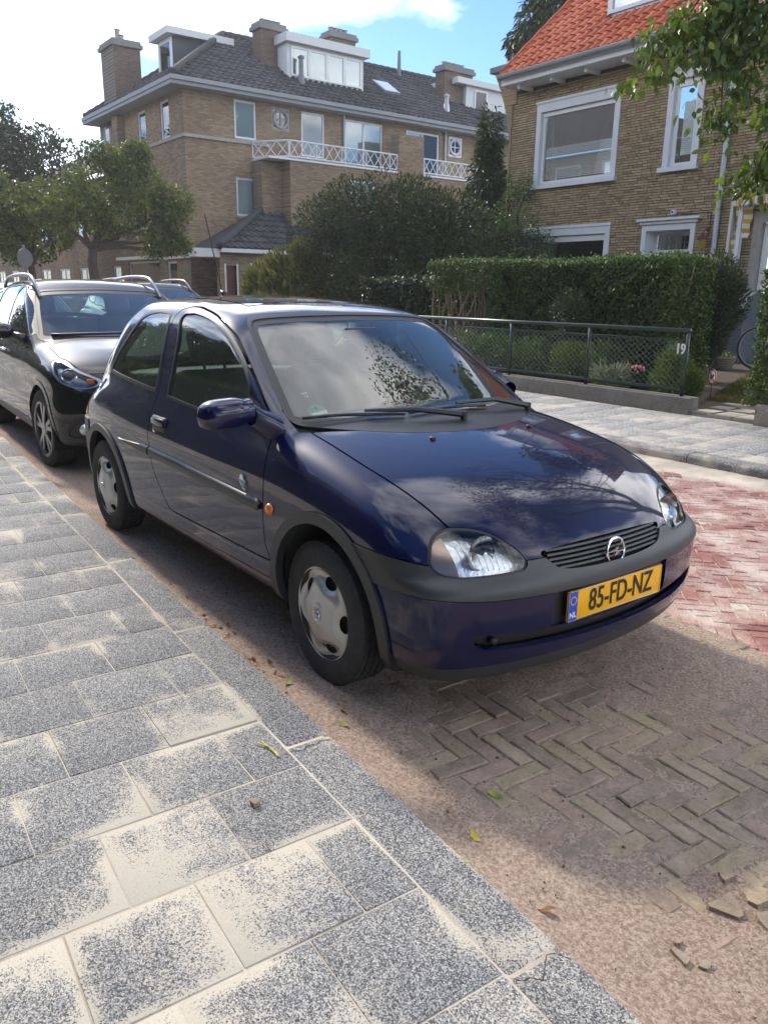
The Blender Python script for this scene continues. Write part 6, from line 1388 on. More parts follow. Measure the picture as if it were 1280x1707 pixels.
        ring2 = [(-.445+.075*math.cos(a), sg*(.700+.012*math.sin(-a)), .912+.060*math.sin(a)) for a in np.linspace(0, 2*math.pi, 16, endpoint=False)]
        b = MB(); b.add(ring0+ring1+ring2, [(r*16+k, r*16+(k+1) % 16, r*16+16+(k+1) % 16, r*16+16+k) for r in (0, 1) for k in range(16)]); b.build('mirror_arm', 'car_paint', mr, True, 60)
        b = MB(); b.lathe([(.001, 0), (.09, 0)], 24, 'x', (-.512, 0, 0)); b.V = [(v[0]-(.0), sg*.90+v[1]*1.0, .985+v[2]*.58) for v in b.V]; b.build('mirror_glass', 'chrome', mr)
        if sg > 0:                       # the street-side mirror is folded in
            Mf = Matrix.Translation((-.60, .735, .035)) @ Matrix.Rotation(R_(86), 4, 'Z') @ Matrix.Translation((.47, -.755, 0)) @ Matrix.Translation((-.475, .80, .985)) @ Matrix.Diagonal((.7, .72, .72, 1)) @ Matrix.Translation((.475, -.80, -.985))
            for o in [mr]+list(mr.children): o.data.transform(Mf)
    # wipers, washer jet, aerial
    for pts, arm in (([(-.387, -.61), (-.33, -.43), (-.245, -.20)], (-.125, .03)), ([(-.25, -.17), (-.262, .06), (-.262, .28)], (-.255, .56))):
        ys = np.linspace(pts[0][1], pts[-1][1], 16); xs = np.interp(ys, [p[1] for p in pts], [p[0] for p in pts]); Q = cb.solve('z', xs, ys, 1.3, .7)
        b = MB(); b.tube([(q[0]+.006, q[1], q[2]+.012) for q in Q], .007, 6)
        wp = b.build('wiper', 'black_rubber', root, True, 60)
        q0 = Q[9]; q1 = cb.solve('z', [arm[0]], [arm[1]], 1.3, .7)[0]; md = (q0+q1)/2
        b = MB(); b.tube([(q0[0]+.01, q0[1], q0[2]+.028), (md[0]+.01, md[1], max(md[2], q0[2])+.030), (q1[0], q1[1], q1[2]+.022)], [.006, .011, .015], 6)
        b.tube([(q1[0], q1[1], q1[2]-.005), (q1[0], q1[1], q1[2]+.034)], .016, 10); b.build('wiper_arm', 'black_rubber', wp, True, 50)
    for y in (-.27, .27):
        q = cb.solve('z', [.03], [y], 1.2, .6)[0]; MB().box((q[0]-.012, q[1]-.010, q[2]-.004), (q[0]+.010, q[1]+.010, q[2]+.010), .004).build('washer_jet', 'black_rubber', root, True, 50)
    MB().tube([(-2.30, 0, 1.385), (-2.30, 0, 1.425), (-2.34, 0, 1.44)], [.022, .018, .010], 10).build('aerial_base', 'black_rubber', root, True)
    MB().tube([(-2.33, 0, 1.435), (-2.52, -.005, 1.90)], [.0045, .003], 6).build('aerial', 'black_rubber', root)
    # plate
    zp, xp = .4365, .744
    b = MB(); b.box((xp-.008, -.26, zp-.055), (xp, .26, zp+.055), .003); pl = b.build('number_plate', 'plate_yellow', root, True, 40)
    b = MB(); b.box((xp-.004, -.257, zp-.052), (xp+.0012, -.213, zp+.052)); b.build('plate_band', 'plate_blue', pl)
    RY = Matrix(((0, 0, 1, 0), (1, 0, 0, 0), (0, 1, 0, 0), (0, 0, 0, 1)))
    me = text_mesh('85-FD-NZ', .114, .0005, .735, .0010); me.transform(Matrix.Translation((xp+.0022, .026, zp)) @ RY); link('plate_lettering', me, MATS['ink_black'], pl)
    me = text_mesh('NL', .028, .0004, 1, .0006); me.transform(Matrix.Translation((xp+.0022, -.235, zp-.032)) @ RY); link('country_letters', me, MATS['white_print'], pl)
    b = MB()
    for k in range(12):
        a = 2*math.pi*k/12; b.lathe([(.0001, 0), (.0026, 0)], 5, 'x', (xp+.0018, -.235+.014*math.cos(a), zp+.020+.014*math.sin(a)))
    b.build('star_circle', 'star_yellow', pl)
    b = MB()
    for z0, z1, y0, y1 in ((zp+.052, zp+.055, -.26, .26), (zp-.055, zp-.052, -.26, .26), (zp-.055, zp+.055, -.26, -.257), (zp-.055, zp+.055, .257, .26)): b.box((xp-.002, y0, z0), (xp+.002, y1, z1))
    b.build('plate_edge', 'chrome', pl)
    # nose emblem
    M = Matrix.Translation((.722, 0, .585)) @ Matrix.Rotation(R_(-8), 4, 'Y') @ RY
    emblem(root, M, .047)
    # tow-eye in the intake
    b = MB(); b.tube([(.64, -.52, .352), (.668, -.52, .352)], .012, 10); b.build('towing_eye', 'black_rubber', root, True)
    # cabin
    b = MB(); b.box((-.78, -.64, .62), (-.28, .64, .86), .06); b.box((-.70, .13, .80), (-.42, .60, .925), .05); b.build('dashboard', 'interior_grey', root, True, 50)
    seat(root, -1.28, -.34); seat(root, -1.28, .34)
    b = MB(); b.box((-2.30, -.60, .36), (-1.85, .60, .55), .05); b.box((-2.42, -.60, .50), (-2.28, .60, .96), .05); b.build('rear_bench', 'seat_fabric', root, True, 50)
    b = MB(); b.box((-2.85, -.58, .925), (-2.42, .58, .945)); b.build('parcel_shelf', 'interior_grey', root)
    b = MB(); b.box((-2.9, -.62, .215), (-.4, .62, .28)); b.build('cabin_floor', 'interior_grey', root)
    steering_wheel(root, (-.80, .35, .92))
    b = MB(); b.box((-.86, -.10, 1.235), (-.83, .10, 1.285), .012); b.build('rear_view_mirror', 'black_rubber', root, True, 50)
    # windscreen sticker: green disc with a white strip
    st = cb.solve('x', [-.515], [.985], .2, -1.4)[0]; N = sh.normals(st[None])[0]; up = Vector((-1.6, 0, 1)).normalized(); nn = Vector(N); up = (up-nn*up.dot(nn)).normalized(); rt = up.cross(nn)
    Ms = Matrix.Translation(Vector(st)-nn*.012) @ Matrix((( rt.x, up.x, nn.x, 0), (rt.y, up.y, nn.y, 0), (rt.z, up.z, nn.z, 0), (0, 0, 0, 1)))
    b = MB(); b.lathe([(.001, 0), (.042, 0)], 32, 'z'); b.V = [(Ms @ Vector(v))[:] for v in b.V]; sk = b.build('windscreen_sticker', 'sticker_green', root)
    b = MB(); b.box((-.03, -.026, .001), (.036, -.008, .0016)); b.V = [(Ms @ Vector(v))[:] for v in b.V]; b.build('sticker_strip', 'white_print', sk)
    me = text_mesh('4', .034, .0003, 1, .0008); me.transform(Ms @ Matrix.Translation((0, .014, .0012))); link('sticker_numeral', me, MATS['ink_black'], sk)
    b = MB(); b.box((-.016, .118, 0), (.016, .124, .0006)); b.box((-.008, .092, 0), (-.004, .1179, .0006)); b.box((.004, .092, 0), (.008, .1179, .0006)); b.box((-.0039, .092, 0), (.0039, .096, .0006)); b.V = [(Ms @ Vector(v))[:] for v in b.V]; b.build('parking_clip', 'white_print', root)
    return root
mat('chamber_amber', (.34, .24, .18), .25, .5); mat('badge_grey', (.10, .13, .18), .25, .5, .5); mat('star_yellow', (.85, .60, .05), .5); mat('sticker_green', (.02, .28, .14), .5)
mat('alloy_grey', (.30, .30, .305), .28, .9)
build_hatchback()
# ------------------------------------------------------------------ fence, wall, sign, garden things
mat('fence_green', (.022, .045, .038), .35, .3, coat=.3); mat('wire_green', (.20, .235, .215), .5, .2); mat('sign_white', (.72, .72, .70), .5); mat('sign_red', (.42, .02, .02), .45); mat('wicker', (.20, .16, .12), .9, noise=(60, .8, (.10, .08, .06)), bump=(120, .8)); mat('sign_back', (.13, .135, .14), .6, .3)
mat('ink_black2', (.012,.012,.014), .5); mat('under_black2', (.012,.012,.012), .8); mat('straw_yellow', (.62,.50,.12), .7); mat('grit_brown', (.16,.11,.085), .9); mat('white_print', (.75,.76,.77), .5)
wall = MB(); wall.box((-9.4, 6.08, .0), (-2.89, 6.30, .302), .012); wl_ = wall.build('garden_wall', 'concrete_wall', None, True, 40); tag(wl_, 'low rough concrete wall carrying the green wire fence', 'wall')
wall = MB(); wall.box((-2.06, 6.03, .0), (.6, 6.25, .335), .012); tag(wall.build('garden_wall', 'concrete_wall', None, True, 40), 'low concrete pier under the hedge by the garden path', 'wall')
fc = empty('wire_fence', (-5.5, 6.20, .30), 0, 'dark green tubular fence with diamond wire mesh on the low wall', 'fence'); F0 = Vector(fc.location)
fp = lambda x, z, y=6.20: (x-F0.x, y-F0.y, z-F0.z)
for x in (-3.06, -4.48, -5.88, -7.28, -8.68): MB().tube([fp(x, .28), fp(x, 1.03)], .024, 10).build('post', 'fence_green', fc, True)
MB().tube([fp(-8.9, 1.045), fp(-3.035, 1.055)], .026, 10).build('top_rail', 'fence_green', fc, True)
MB().tube([fp(-8.9, .935), fp(-3.07, .945)], .011, 8).build('mid_rail', 'fence_green', fc, True); MB().tube([fp(-8.9, .372), fp(-3.07, .372)], .022, 10).build('bottom_rail', 'fence_green', fc, True)
b = MB(); pitch, zz0, zz1 = .086, .385, .935
x = -8.85
while x < -3.12:
    for s in (1, -1):
        n = 16; pts = []
        for i in range(n+1):
            z = zz0+(zz1-zz0)*i/n; ph = (i % 2); xx = x+(ph*pitch*.5)*s; pts.append(fp(xx, z, 6.20+.003*s*(1 if i % 2 else -1)))
        if s == 1: b.tube(pts, .0030, 3, False)
        else: b.tube([(q[0]+pitch, q[1], q[2]) for q in pts], .0030, 3, False)
    x += pitch
b.build('wire_mesh', 'wire_green', fc)
me = text_mesh('19', .165, .003, .80, .004); me.transform(Matrix.Translation(fp(-3.118, .842, 6.165)) @ Matrix.Rotation(R_(90), 4, 'X')); num = link('house_number', me, MATS['white_print'], None)
num.location = fc.location; tag(num, 'white house number 19 fixed to the end of the wire fence', 'number')
# no-dogs sign on a stake
sg = empty('no_dogs_sign', (-3.20, 7.05, .16), R_(-30), 'small round red-ringed no-dogs sign on a stake in the grass', 'sign')
MB().tube([(0, 0, 0), (0, 0, .24)], .006, 6).build('stake', 'bark', sg)
disc = MB(); disc.lathe([(.001, -.006), (.092, -.006), (.095, 0), (.001, 0)], 36, 'y', (0, 0, .31)); disc = disc.build('disc', 'sign_white', sg, True, 40)
MB().lathe([(.076, -.0075), (.094, -.0075), (.094, -.006)], 36, 'y', (0, 0, .31)).build('ring', 'sign_red', disc)
M = Matrix.Translation((0, -.0085, .31)) @ Matrix.Rotation(R_(42), 4, 'Y'); MB().box((-.078, -.0005, -.008), (.078, .0015, .008), 0, M).build('bar', 'sign_red', disc)
dog = [(-.045,.005),(-.050,.020),(-.056,.030),(-.046,.022),(-.030,.018),(.012,.022),(.024,.034),(.030,.040),(.033,.032),(.052,.026),(.052,.020),(.034,.014),(.022,-.004),(.016,-.012),(-.002,-.008),(-.014,-.020),(-.004,-.034),(-.016,-.036),(-.028,-.022),(-.042,-.034),(-.052,-.034),(-.040,-.014)]
MB().prism([(x, .31+z) for x, z in dog], -.0078, -.0062, 'y').build('dog_silhouette', 'ink_black2', disc)
# wicker planter, bicycle store, bicycle
bk = empty('wicker_planter', (-4.85, 10.0, .29), 0, 'round wicker planter with green leaves on the lawn', 'planter'); b = MB(); n = 8
b.lathe([(.16, 0), (.20, .10), (.215, .17), (.225, .20), (.215, .205), (.20, .18), (.01, .17)], 24, 'z'); b.build('basket', 'wicker', bk, True, 40)
for i in range(7): MB().tube([((.165+.045*(i/6)+.008)*math.cos(a), (.165+.045*(i/6)+.008)*math.sin(a), .02+.027*i) for a in np.linspace(0, 6.2832, 25)], .007, 5, False).build('weave', 'wicker', bk)
leaves('leaves', np.stack([RNG.normal(0, .09, 160), RNG.normal(0, .09, 160), RNG.uniform(.17, .25, 160)], 1), .08, 'leaf_dwarf', bk, .5)
stn = empty('bicycle_store', (-5.85, 11.35, .34), 0, 'grey bicycle store with roller shutter and curved top against the brick house', 'shed')
prof = [(-.42, 0)]+[(-.42, .86)]+[(-.42+.42*(1-math.cos(R_(a))), .86+.30*math.sin(R_(a))) for a in range(10, 100, 10)]+[(.45, 1.16), (.45, 0)]
b = MB(); b.prism(prof, -.75, .75, 'x'); b.build('housing', 'shutter_grey', stn)
for i in range(18): MB().box((-.73, -.438, .02+.046*i), (.73, -.421, .058+.046*i), .006).build('shutter_slat', 'shutter_grey', stn)
for i in range(6):
    a = R_(12+14*i); M = Matrix.Translation((0, -.42+.42*(1-math.cos(a)), .86+.30*math.sin(a)+.004)) @ Matrix.Rotation(-(math.pi/2-a)*.0+math.atan2(.30*math.cos(a), .42*math.sin(a)), 4, 'X'); MB().box((-.75, -.045, -.004), (.75, .045, .006), 0, M).build('roof_slat', 'zinc', stn)
MB().box((-.76, -.45, .84), (.76, -.40, .90)).build('shutter_box', 'under_black2', stn)
bc = empty('bicycle', (-3.95, 10.55, .30), R_(12), 'dark bicycle leaning behind the clipped hedge', 'bicycle')
for x in (-.55, .55):
    w = empty('wheel', (x, 0, .34)); w.parent = bc; MB().tube([(.33*math.cos(a), 0, .33*math.sin(a)) for a in np.linspace(0, 6.2832, 37)], .018, 8, False).build('tyre', 'under_black2', w, True); MB().lathe([(.31, -.01), (.31, .01), (.295, .01), (.295, -.01), (.31, -.01)], 36).build('rim', 'zinc', w)
    b = MB()
    for k in range(16): b.tube([(0, 0, 0), (.30*math.cos(k*.3927), 0, .30*math.sin(k*.3927))], .0015, 3)
    b.build('spokes', 'zinc', w)
b = MB()
for a, c in (((-.55, .34), (-.12, .34)), ((-.55, .34), (-.22, .80)), ((-.12, .34), (-.24, .86)), ((-.12, .34), (.40, .72)), ((-.22, .80), (.36, .86)), ((.34, .95), (.55, .34))): b.tube([(a[0], 0, a[1]), (c[0], 0, c[1])], .017, 7)
b.build('frame', 'under_black2', bc, True); MB().box((-.36, -.07, .90), (-.12, .07, .96), .02).build('saddle', 'under_black2', bc, True, 50); MB().tube([(.20, -.28, 1.02), (.34, -.2, 1.05), (.34, .2, 1.05), (.20, .28, 1.02)], .013, 7).build('handlebar', 'zinc', bc, True)
# garden path slabs
for k in range(9):
    i, j = k % 3, k // 3; b = MB(); b.box((-2.94+.32*i, 6.16+.42*j, .08), (-2.64+.32*i, 6.56+.42*j, .150+.012*j), .006); o = b.build('path_slab', 'path_slab', bpy.data.objects['far_pavement'], True, 40)
    o.rotation_euler = (0, 0, R_(random.uniform(-.6, .6)))
tag(sheet('garden_path', [(-3.2, 6.14, .118), (-1.95, 6.14, .118), (-1.95, 7.5, .155), (-3.2, 7.2, .150)], 'pale_sand'), kind='structure')
# round road sign seen from behind, down the street
rs_ = empty('road_sign', (-18, 2.62, .1), R_(25), 'round road sign seen from behind on a grey post', 'sign'); MB().tube([(0, .03, 0), (0, .03, 2.25)], .03, 8).build('post', 'sign_back', rs_, True); MB().lathe([(.001, 0), (.21, 0), (.21, .012), (.001, .012)], 30, 'x', (.04, 0, 1.95)).build('disc', 'sign_back', rs_, True, 40)
# fallen leaves, twigs and brick chips on sand and slabs
def ground_leaf(name, label, t, n, size, rot, rnd, z=None, group='fallen leaves along the kerb'):
    x, y = st(t, n); z = z if z is not None else (.063 if n < 0 else sand_h(np.array(t), np.array(n)).item()+.006)
    k = 9; V = []; 
    for i in range(k):
        u = i/(k-1); w = math.sin(math.pi*min(1, u**.8))*.24*size*(1-.25*u); V += [(u*size-size/2, -w, .006*math.sin(u*5+rnd*9)+.25*w), (u*size-size/2, 0, .006*math.sin(u*5+rnd*9)), (u*size-size/2, w, .006*math.sin(u*5+rnd*9)+.35*w)]
    F = [(3*i+a, 3*i+a+1, 3*i+a+4, 3*i+a+3) for i in range(k-1) for a in (0, 1)]; o = MB().add(V, F).build(name, 'leaf_dry', None, True); o.location = (x, y, z); o.rotation_euler = (random.uniform(-.2, .2), random.uniform(-.2, .2), rot)
    a = o.data.attributes.new('rnd', 'FLOAT', 'FACE'); a.data.foreach_set('value', np.full(len(F), rnd, np.float32)); tag(o, label, 'leaf', group); return o
for i in range(64):
    t = random.choice([random.gauss(-.62, .14), random.gauss(-.95, .25), random.uniform(-2.6, .2)]); n = abs(random.gauss(0, .045))+.015
    ground_leaf('fallen_leaf', 'curled brown leaf in the drift along the near kerb', t, n, random.uniform(.022, .042), random.uniform(0, 6.3), random.uniform(.05, .68))
for t, n, s, r, lb, cat_ in ((.18-.3, .21, .06, .90, 'yellow leaf beside the front tyre', 0), (-.36, .09, .05, 1.0, 'yellow-green leaf at the kerb by the brown leaf drift', 0), (.02, .11, .05, .98, 'pale green leaf on the sand near the front tyre', 0), (.72, .12, .045, .9, 'yellow leaf on the sand beside the kerb stone joint', 0), (.60, .30, .055, 1.0, 'bright green leaf on the sand by the herringbone bricks', 0), (-.05, .16, .05, .62, 'orange-brown leaf curled in front of the front tyre', 0), (.42, .04, .045, .15, 'red-brown leaf lying against the kerb edge', 0), (1.02, .09, .045, .12, 'rust-coloured leaf on the sand near the kerb crack', 0)):
    o = ground_leaf('single_leaf', lb, t, n, s, random.uniform(0, 6.3), r, group=None)
    if 'group' in o: del o['group']
tw = MB(); x, y = st(.10, -.20); tw.tube([(x-.05, y-.02, .066), (x, y, .068), (x+.05, y-.005, .066)], .0025, 5); tw.tube([(x-.05, y-.005, .066), (x+.05, y+.0, .067)], .0022, 5); tag(tw.build('straw', 'straw_yellow', None), 'dry yellow straw lying on the pavement slabs', 'straw')
ch = MB(); x, y = st(.33, -.36); ch.box((x-.013, y-.011, .060), (x+.013, y+.011, .076), .003); tag(ch.build('wood_chip', 'bark_pale', None, True, 40), 'small square wood chip on a pavement slab', 'chip')
for i, (px_, py_, s, lb) in enumerate(((1.575, -.60, .115, 'largest flat shard of broken brick lying loose in the sand'), (1.60, -.50, .085, None), (1.53, -.50, .06, None), (1.66, -.56, .07, None), (1.60, -.83, .055, 'angular brick chip alone in the sand near the kerb'), (1.645, -.80, .035, None), (1.57, -.79, .03, None))):
    k = 7; ang = sorted(random.uniform(0, 6.283) for _ in range(k)); pl = [(s*.55*math.cos(a)*random.uniform(.75, 1.1), s*.36*math.sin(a)*random.uniform(.75, 1.1)) for a in ang]
    o = MB().prism(pl, -.012, .004+s*.045, 'z').build('brick_shard', 'klinker', None); a_ = o.data.attributes.new('rnd', 'FLOAT', 'FACE'); a_.data.foreach_set('value', np.full(len(o.data.polygons), random.random(), np.float32))
    o.location = (px_, py_, .006); o.rotation_euler = (random.uniform(-.12, .12), random.uniform(-.12, .12), random.uniform(0, 3)); tag(o, lb or 'small broken shard of grey-brown brick lying loose in the sand', 'shard', None if lb else 'small brick shards in the sand')
n = 2600; t, nn = RNG.uniform(-2.5, 2.2, n), RNG.uniform(.02, 1.8, n); X = S0+t[:, None]*TD+nn[:, None]*ND; sz = RNG.exponential(.0011, n)+.0008
V = []; F = []; oct_ = np.array([(1, 0, 0), (0, 1, 0), (-1, 0, 0), (0, -1, 0), (0, 0, .8), (0, 0, -.8)]); of = np.array([(0, 1, 4), (1, 2, 4), (2, 3, 4), (3, 0, 4), (1, 0, 5), (2, 1, 5), (3, 2, 5), (0, 3, 5)])
Z = sand_h(t, nn)+.004; V = (np.concatenate([X, Z[:, None]], 1)[:, None, :]+oct_[None]*sz[:, None, None]*RNG.uniform(.6, 1.4, (n, 1, 3))).reshape(-1, 3); F = (of[None]+6*np.arange(n)[:, None, None]).reshape(-1, 3)
tag(mesh_np('grit', V, F, MATS['grit_brown'], None), 'small brown stones scattered on the sand', 'grit', kind='stuff')
# ------------------------------------------------------------------ black crossover parked behind, and two more cars further on
mat('black_paint', (.004, .004, .005), .5, 0, 1.0, .1, coatrough=.015); mat('white_car_paint', (.70, .71, .72), .3, 0, 1.0); mat('charcoal_paint', (.012, .013, .015), .5, 0, 1.0, .1)
mat('rail_silver', (.30, .31, .33), .3, .8); glass_mat('lens_soft', (.93, .94, .94), .55)
def build_suv(paint, label, h=.022, detail=True, name='black_crossover', cat='car'):
    cb = CarBuilder(suv_f, (-3.42, -.92, .2), (.86, .92, 1.58), h); sh = cb.sh; root = empty(name, (0, 0, 0), 0, label, cat); opaque = []
    def P_(nm, T, m, push=0., rim=.014, parent=None):
        opaque.append(T); return sh.part(nm, T, MATS[m], parent or root, push, rim)
    ell = lambda P, cx, r: np.sqrt((P[:, 0]-cx)**2+(P[:, 2]-.315)**2)-r
    low = lambda c: (np.abs(c[:, 1]) > .5) & (c[:, 2] < .78)
    for cx in (.03, -2.53): cb.cut(lambda P: ell(P, cx, .362), low)
    fl = [cb.cut(lambda P, cx=cx: ell(P, cx, .405), low) for cx in (.03, -2.53)]
    sill = cb.cut(lambda P: P[:, 2]-.335, lambda c: (c[:, 0] < -.3) & (c[:, 0] > -2.4) & (np.abs(c[:, 1]) > .6))
    hl = smooth_poly([(.225,.885),(.30,.880),(.42,.848),(.54,.800),(.625,.755),(.645,.712),(.61,.703),(.53,.728),(.46,.766),(.345,.835)], 5)
    lamp = cb.cut(lambda P: np.maximum(poly_sdf(hl, xz(P)), .42-np.abs(P[:, 1])), lambda c: (c[:, 0] > .1) & (c[:, 2] > .65) & (np.abs(c[:, 1]) > .4))
    lseal = cb.cut(lambda P: np.maximum(poly_sdf(hl, xz(P))-.008, .42-np.abs(P[:, 1])), lambda c: (c[:, 0] > .1) & (c[:, 2] > .65) & (np.abs(c[:, 1]) > .4))
    fog = smooth_poly([(.755,.325),(.72,.42),(.66,.468),(.56,.455),(.55,.33)], 5); fogp = cb.cut(lambda P: poly_sdf(fog, yz(P)), lambda c: (c[:, 0] > .4) & (c[:, 2] < .55))
    gri = np.array([(-.42,.36),(.42,.36),(.48,.50),(.42,.66),(-.42,.66),(-.48,.50)]); grl = cb.cut(lambda P: poly_sdf(gri, P[:, 1:]), lambda c: (c[:, 0] > .55) & (c[:, 2] < .75))
    skirt = cb.cut(lambda P: P[:, 2]-.315, lambda c: c[:, 0] > .3)
    wsp = smooth_poly([(0,1.008),(.4,1.010),(.66,1.012),(.712,1.030),(.69,1.10),(.64,1.25),(.585,1.37),(.55,1.395),(.4,1.412),(0,1.425)], 4, False); wsp = np.concatenate([wsp, wsp[::-1]*[-1, 1]])
    ww = lambda c: (c[:, 0] > -1.4) & (c[:, 0] < 0) & (c[:, 2] > .96); wf = lambda P: np.where(sh.normals(P)[:, 0] > .2, poly_sdf(wsp, P[:, 1:]), .05)
    allw = cb.cut(wf, ww); screen, frit = cb.cut(lambda P: poly_sdf(wsp, P[:, 1:])+.03, None, allw); wsl = cb.cut(lambda P: wf(P)-.012, ww)
    gw = lambda c: (np.abs(c[:, 1]) > .5) & (c[:, 2] > .98)
    wins = []
    for pl in ([(-.50,1.035),(-.62,1.13),(-.85,1.26),(-1.08,1.365),(-1.20,1.40),(-1.46,1.425),(-1.48,1.08),(-1.0,1.05)], [(-1.54,1.085),(-1.54,1.43),(-1.9,1.44),(-2.30,1.42),(-2.42,1.34),(-2.45,1.13),(-2.0,1.10)], [(-2.52,1.15),(-2.52,1.36),(-2.8,1.36),(-2.98,1.25),(-2.9,1.19)]):
        sp_ = smooth_poly(pl, 5); wins.append(cb.cut(lambda P: poly_sdf(sp_, xz(P)), gw)); P_('window_seal', cb.cut(lambda P: poly_sdf(sp_, xz(P))-.016, gw), 'black_rubber', .001)
    rw = smooth_poly([(-.58,1.12),(.58,1.12),(.5,1.42),(-.5,1.42)], 5); rg = cb.cut(lambda P: poly_sdf(rw, P[:, 1:]), lambda c: (c[:, 0] < -2.7) & (c[:, 2] > 1.0))
    dp = smooth_poly([(-.47,1.03),(-.44,.85),(-.45,.55),(-.46,.36),(-1.0,.345),(-1.50,.345),(-1.51,.7),(-1.51,1.06),(-1.51,1.43),(-1.2,1.42),(-.9,1.30),(-.62,1.15)], 5)
    door = cb.cut(lambda P: poly_sdf(dp, xz(P))+.003, side_w); cb.cut(lambda P: poly_sdf(dp, xz(P))-.003, side_w)
    hb = lambda P: np.maximum(np.maximum(np.abs(P[:, 1])-(.70-.25*np.clip(P[:, 0]-.2, 0, 1)), -.24-.32*P[:, 1]**2-P[:, 0]), .80-P[:, 2])
    bon = cb.cut(lambda P: hb(P)+.003, lambda c: (c[:, 0] > -.5) & (c[:, 2] > .74)); cb.cut(lambda P: hb(P)-.003, lambda c: (c[:, 0] > -.5) & (c[:, 2] > .74))
    P_('body', cb.T, paint); P_('bonnet', bon, paint)
    for t in cb.split(door): P_('door', t, paint)
    for w_ in wins:
        for t in cb.split(w_): sh.part('side_window', t, MATS['car_glass'], root, -.003, 0)
    sh.part('rear_window', rg, MATS['car_glass'], root, -.003, 0)
    sh.part('windscreen', screen, MATS['screen_glass'], root, -.003, 0); P_('windscreen_border', frit, 'black_rubber', -.002); P_('windscreen_seal', wsl, 'black_rubber', .001)
    for f_ in fl:
        for t in cb.split(f_): P_('arch_edge', t, paint, .006, .03)
    [P_('sill', t, 'dark_plastic', .008, .02) for t in cb.split(sill)]; P_('skirt', skirt, 'dark_plastic', 0, .02); [P_('fog_surround', t, 'dark_plastic', -.01, .02) for t in cb.split(fogp)]; P_('grille', grl, 'black_rubber', -.01, .02)
    for t in cb.split(lamp):
        sg = -1 if sh.V[t][:, :, 1].mean() < 0 else 1
        hd = sh.part('headlight', t, MATS['lamp_grey'], root, -.045, 0); sh.part('lens', t, MATS['lens_soft'], hd, .001, 0)
        if detail:
            q = cb.solve('x', [sg*.705], [.800], 1.2, .0)[0]; nv_ = Vector(sh.normals(q[None])[0]); nv_ = (nv_+Vector((.7, 0, 0))).normalized(); Mq = Matrix.Translation(Vector(q)-nv_*.012) @ Vector((1, 0, 0)).rotation_difference(nv_).to_matrix().to_4x4()
            b = MB(); b.lathe([(.058, -.030), (.060, -.020), (.052, -.018), (.048, -.030)], 26, 'x'); b.V = [(Mq @ Vector(v))[:] for v in b.V]; b.build('lamp_ring', 'chrome', hd, True, 50)
            b = MB(); b.lathe([(.044, -.035), (.034, -.020), (.015, -.012), (.001, -.010)], 26, 'x'); b.V = [(Mq @ Vector(v))[:] for v in b.V]; b.build('projector', 'black_rubber', hd, True)
            q = cb.solve('x', [sg*.575], [.745], 1.2, .0)[0]; b = MB(); b.box((q[0]-.03, q[1]-.03, q[2]-.018), (q[0]-.012, q[1]+.03, q[2]+.02), .006); b.build('turn_signal', 'indicator_orange', hd)
    for t in cb.split(lseal): P_('headlight_trim', t, 'rail_silver', -.004)
    T = np.concatenate(opaque); u, F = np.unique(T, return_inverse=True); V = sh.V[u]-sh.normals(sh.V[u])*.02; mesh_np('inner_shell', V, F.reshape(-1, 3), MATS['interior_grey'], root, True)
    for x in (0.03, -2.53):
        for sg in (-1, 1):
            V = []; n = 18
            for i in range(n+1):
                a = R_(-20)+R_(220)*i/n
                for y in (.48, .84): V.append((x+.365*math.cos(a), sg*y, .315+.365*math.sin(a)))
            b = MB(); b.add(V, [(2*i, 2*i+1, 2*i+3, 2*i+2) for i in range(n)]); b.add([(x, sg*.48, .315)]+[V[2*i] for i in range(n+1)], [(0, i+1, i+2) for i in range(n)]); b.build('wheel_house', 'under_black', root)
            add_wheel(root, x, sg*.748, sg, 'alloy', .318, R_(5) if x > 0 else 0)
    for sg in (-1, 1):
        xs = np.linspace(-2.7, -1.02, 24); Q = cb.solve('z', xs, xs*0+sg*.56, 1.8, 1.0); hgt = .072*np.clip(np.minimum((xs+2.7)/.25, (-1.02-xs)/.30), 0, 1)**.6
        MB().tube([(q[0], q[1], q[2]+e+.004) for q, e in zip(Q, hgt)], .018, 8).build('roof_rail', 'rail_silver', root, True)
        us = np.linspace(-1, 1, 15); V = []; nv = 16
        for u_ in us:
            s_ = max((1-abs(u_)**2.6)**.5 if abs(u_) < 1 else .02, .05)
            for k in range(nv):
                a = 2*math.pi*k/nv; V.append((-.66+(.075 if math.cos(a) > 0 else .03)*s_*math.cos(a), sg*(.975-.105*u_), 1.075+.068*s_*math.sin(a)))
        mo = MB().add(V, [(i*nv+k, i*nv+(k+1) % nv, (i+1)*nv+(k+1) % nv, (i+1)*nv+k) for i in range(14) for k in range(nv)]).build('door_mirror', paint, root, True)
        MB().tube([(-.62, sg*.89, 1.04), (-.58, sg*.79, 1.01)], [.03, .04], 8).build('mirror_arm', 'dark_plastic', mo, True)
        q = cb.solve('y', [-1.33], [.88], sg*1.1, sg*.4)[0]; b = MB(); b.tube([(q[0]-.09, q[1], q[2]), (q[0]-.07, q[1]+sg*.03, q[2]), (q[0]+.07, q[1]+sg*.03, q[2]), (q[0]+.09, q[1], q[2])], .012, 8); b.build('door_handle', 'chrome', root, True)
        q = cb.solve('x', [sg*.655], [.385], 1.2, .3)[0]; b = MB(); b.lathe([(.045, .0), (.04, .012), (.001, .016)], 20, 'x', tuple(q)); b.build('fog_lamp', 'reflector', root, True)
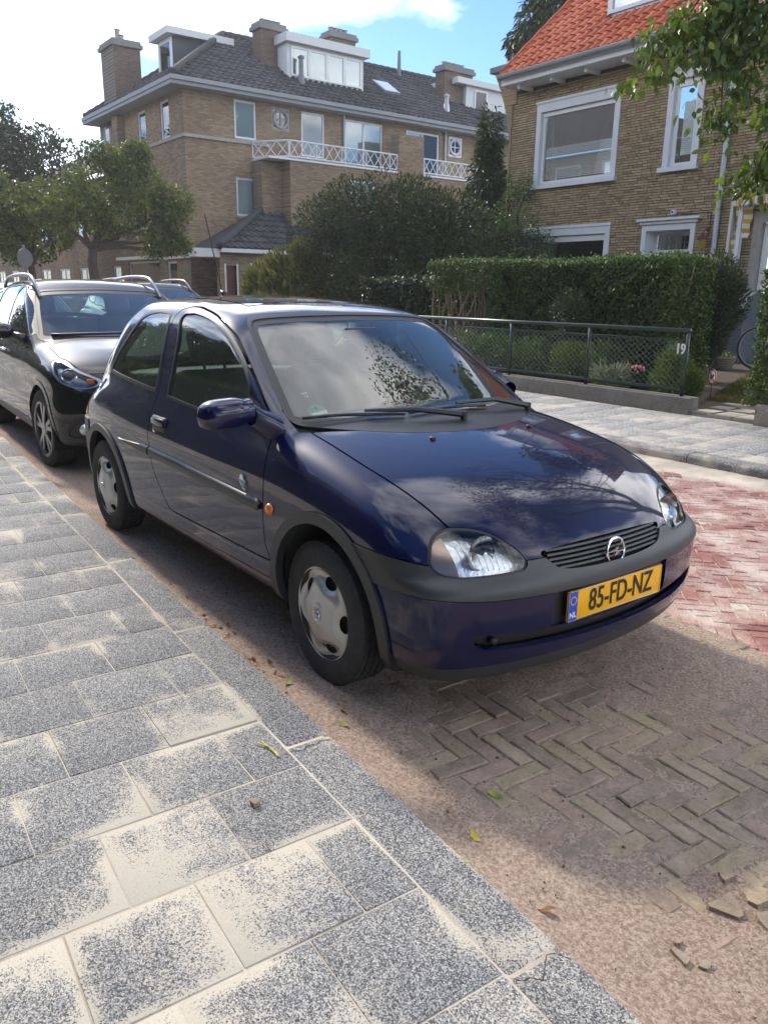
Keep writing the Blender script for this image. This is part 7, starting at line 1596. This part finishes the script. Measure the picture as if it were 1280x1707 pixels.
    ys = np.linspace(-.62, .62, 20); Q = cb.solve('z', ys*0-.26-.30*ys**2, ys, 1.4, .8); MB().tube([(q[0]-.02, q[1], q[2]+.02) for q in Q], .012, 6).build('wiper', 'black_rubber', root, True)
    MB().box((-.85, -.68, .7), (-.30, .68, .99), .06).build('dashboard', 'interior_grey', root, True, 50)
    seat(root, -1.35, -.38, zs=.62); seat(root, -1.35, .38, zs=.62); steering_wheel(root, (-.85, .38, 1.03)); MB().box((-2.55, -.6, .45), (-2.4, .6, 1.12), .05).build('rear_bench', 'seat_fabric', root, True, 50)
    MB().box((-3.2, -.7, .24), (.3, .7, .32)).build('underbody', 'under_black', root)
    return root
mat('lamp_grey', (.22, .225, .23), .22, .85)
suv = build_suv('black_paint', 'black crossover with silver roof rails parked behind the blue hatchback'); suv.location = SUV_LOC; suv.rotation_euler = (0, 0, SUV_RZ)
def recolour(o, a, b_):
    for ch in o.children_recursive:
        if ch.type == 'MESH' and ch.data.materials and ch.data.materials[0] == MATS[a]: ch.data = ch.data.copy(); ch.data.materials[0] = MATS[b_]
for loc, rz, sc, pt, nm, lb in (((-9.75, .62, 0), -.05, .985, 'white_car_paint', 'white_car', 'white car of which only the roof shows beyond the black crossover'), ((-10.75, 3.36, 0), -.02, 1.02, 'charcoal_paint', 'charcoal_car', 'charcoal car parked on the far side of the street behind the black crossover')):
    c = copy_tree(suv); c.name = nm; c.location = loc; c.rotation_euler = (0, 0, rz); c.scale = (sc,)*3; c['label'] = lb; recolour(c, 'black_paint', pt)
# ------------------------------------------------------------------ thin sunlit haze in the street
hz_m = bpy.data.materials.new('haze'); hz_m.use_nodes = True; ht = hz_m.node_tree; ht.nodes.clear(); ho = ht.nodes.new('ShaderNodeOutputMaterial'); hv_ = ht.nodes.new('ShaderNodeVolumePrincipled')
hv_.inputs['Color'].default_value = (.92, .95, 1, 1); hv_.inputs['Density'].default_value = .0009; hv_.inputs['Anisotropy'].default_value = .5; ht.links.new(hv_.outputs[0], ho.inputs['Volume'])
hb_ = MB(); hb_.box((-720, -720, -1.2), (720, 720, 16)); hz_o = hb_.build('haze', hz_m); tag(hz_o, 'thin bright haze hanging in the street', 'haze', kind='stuff')
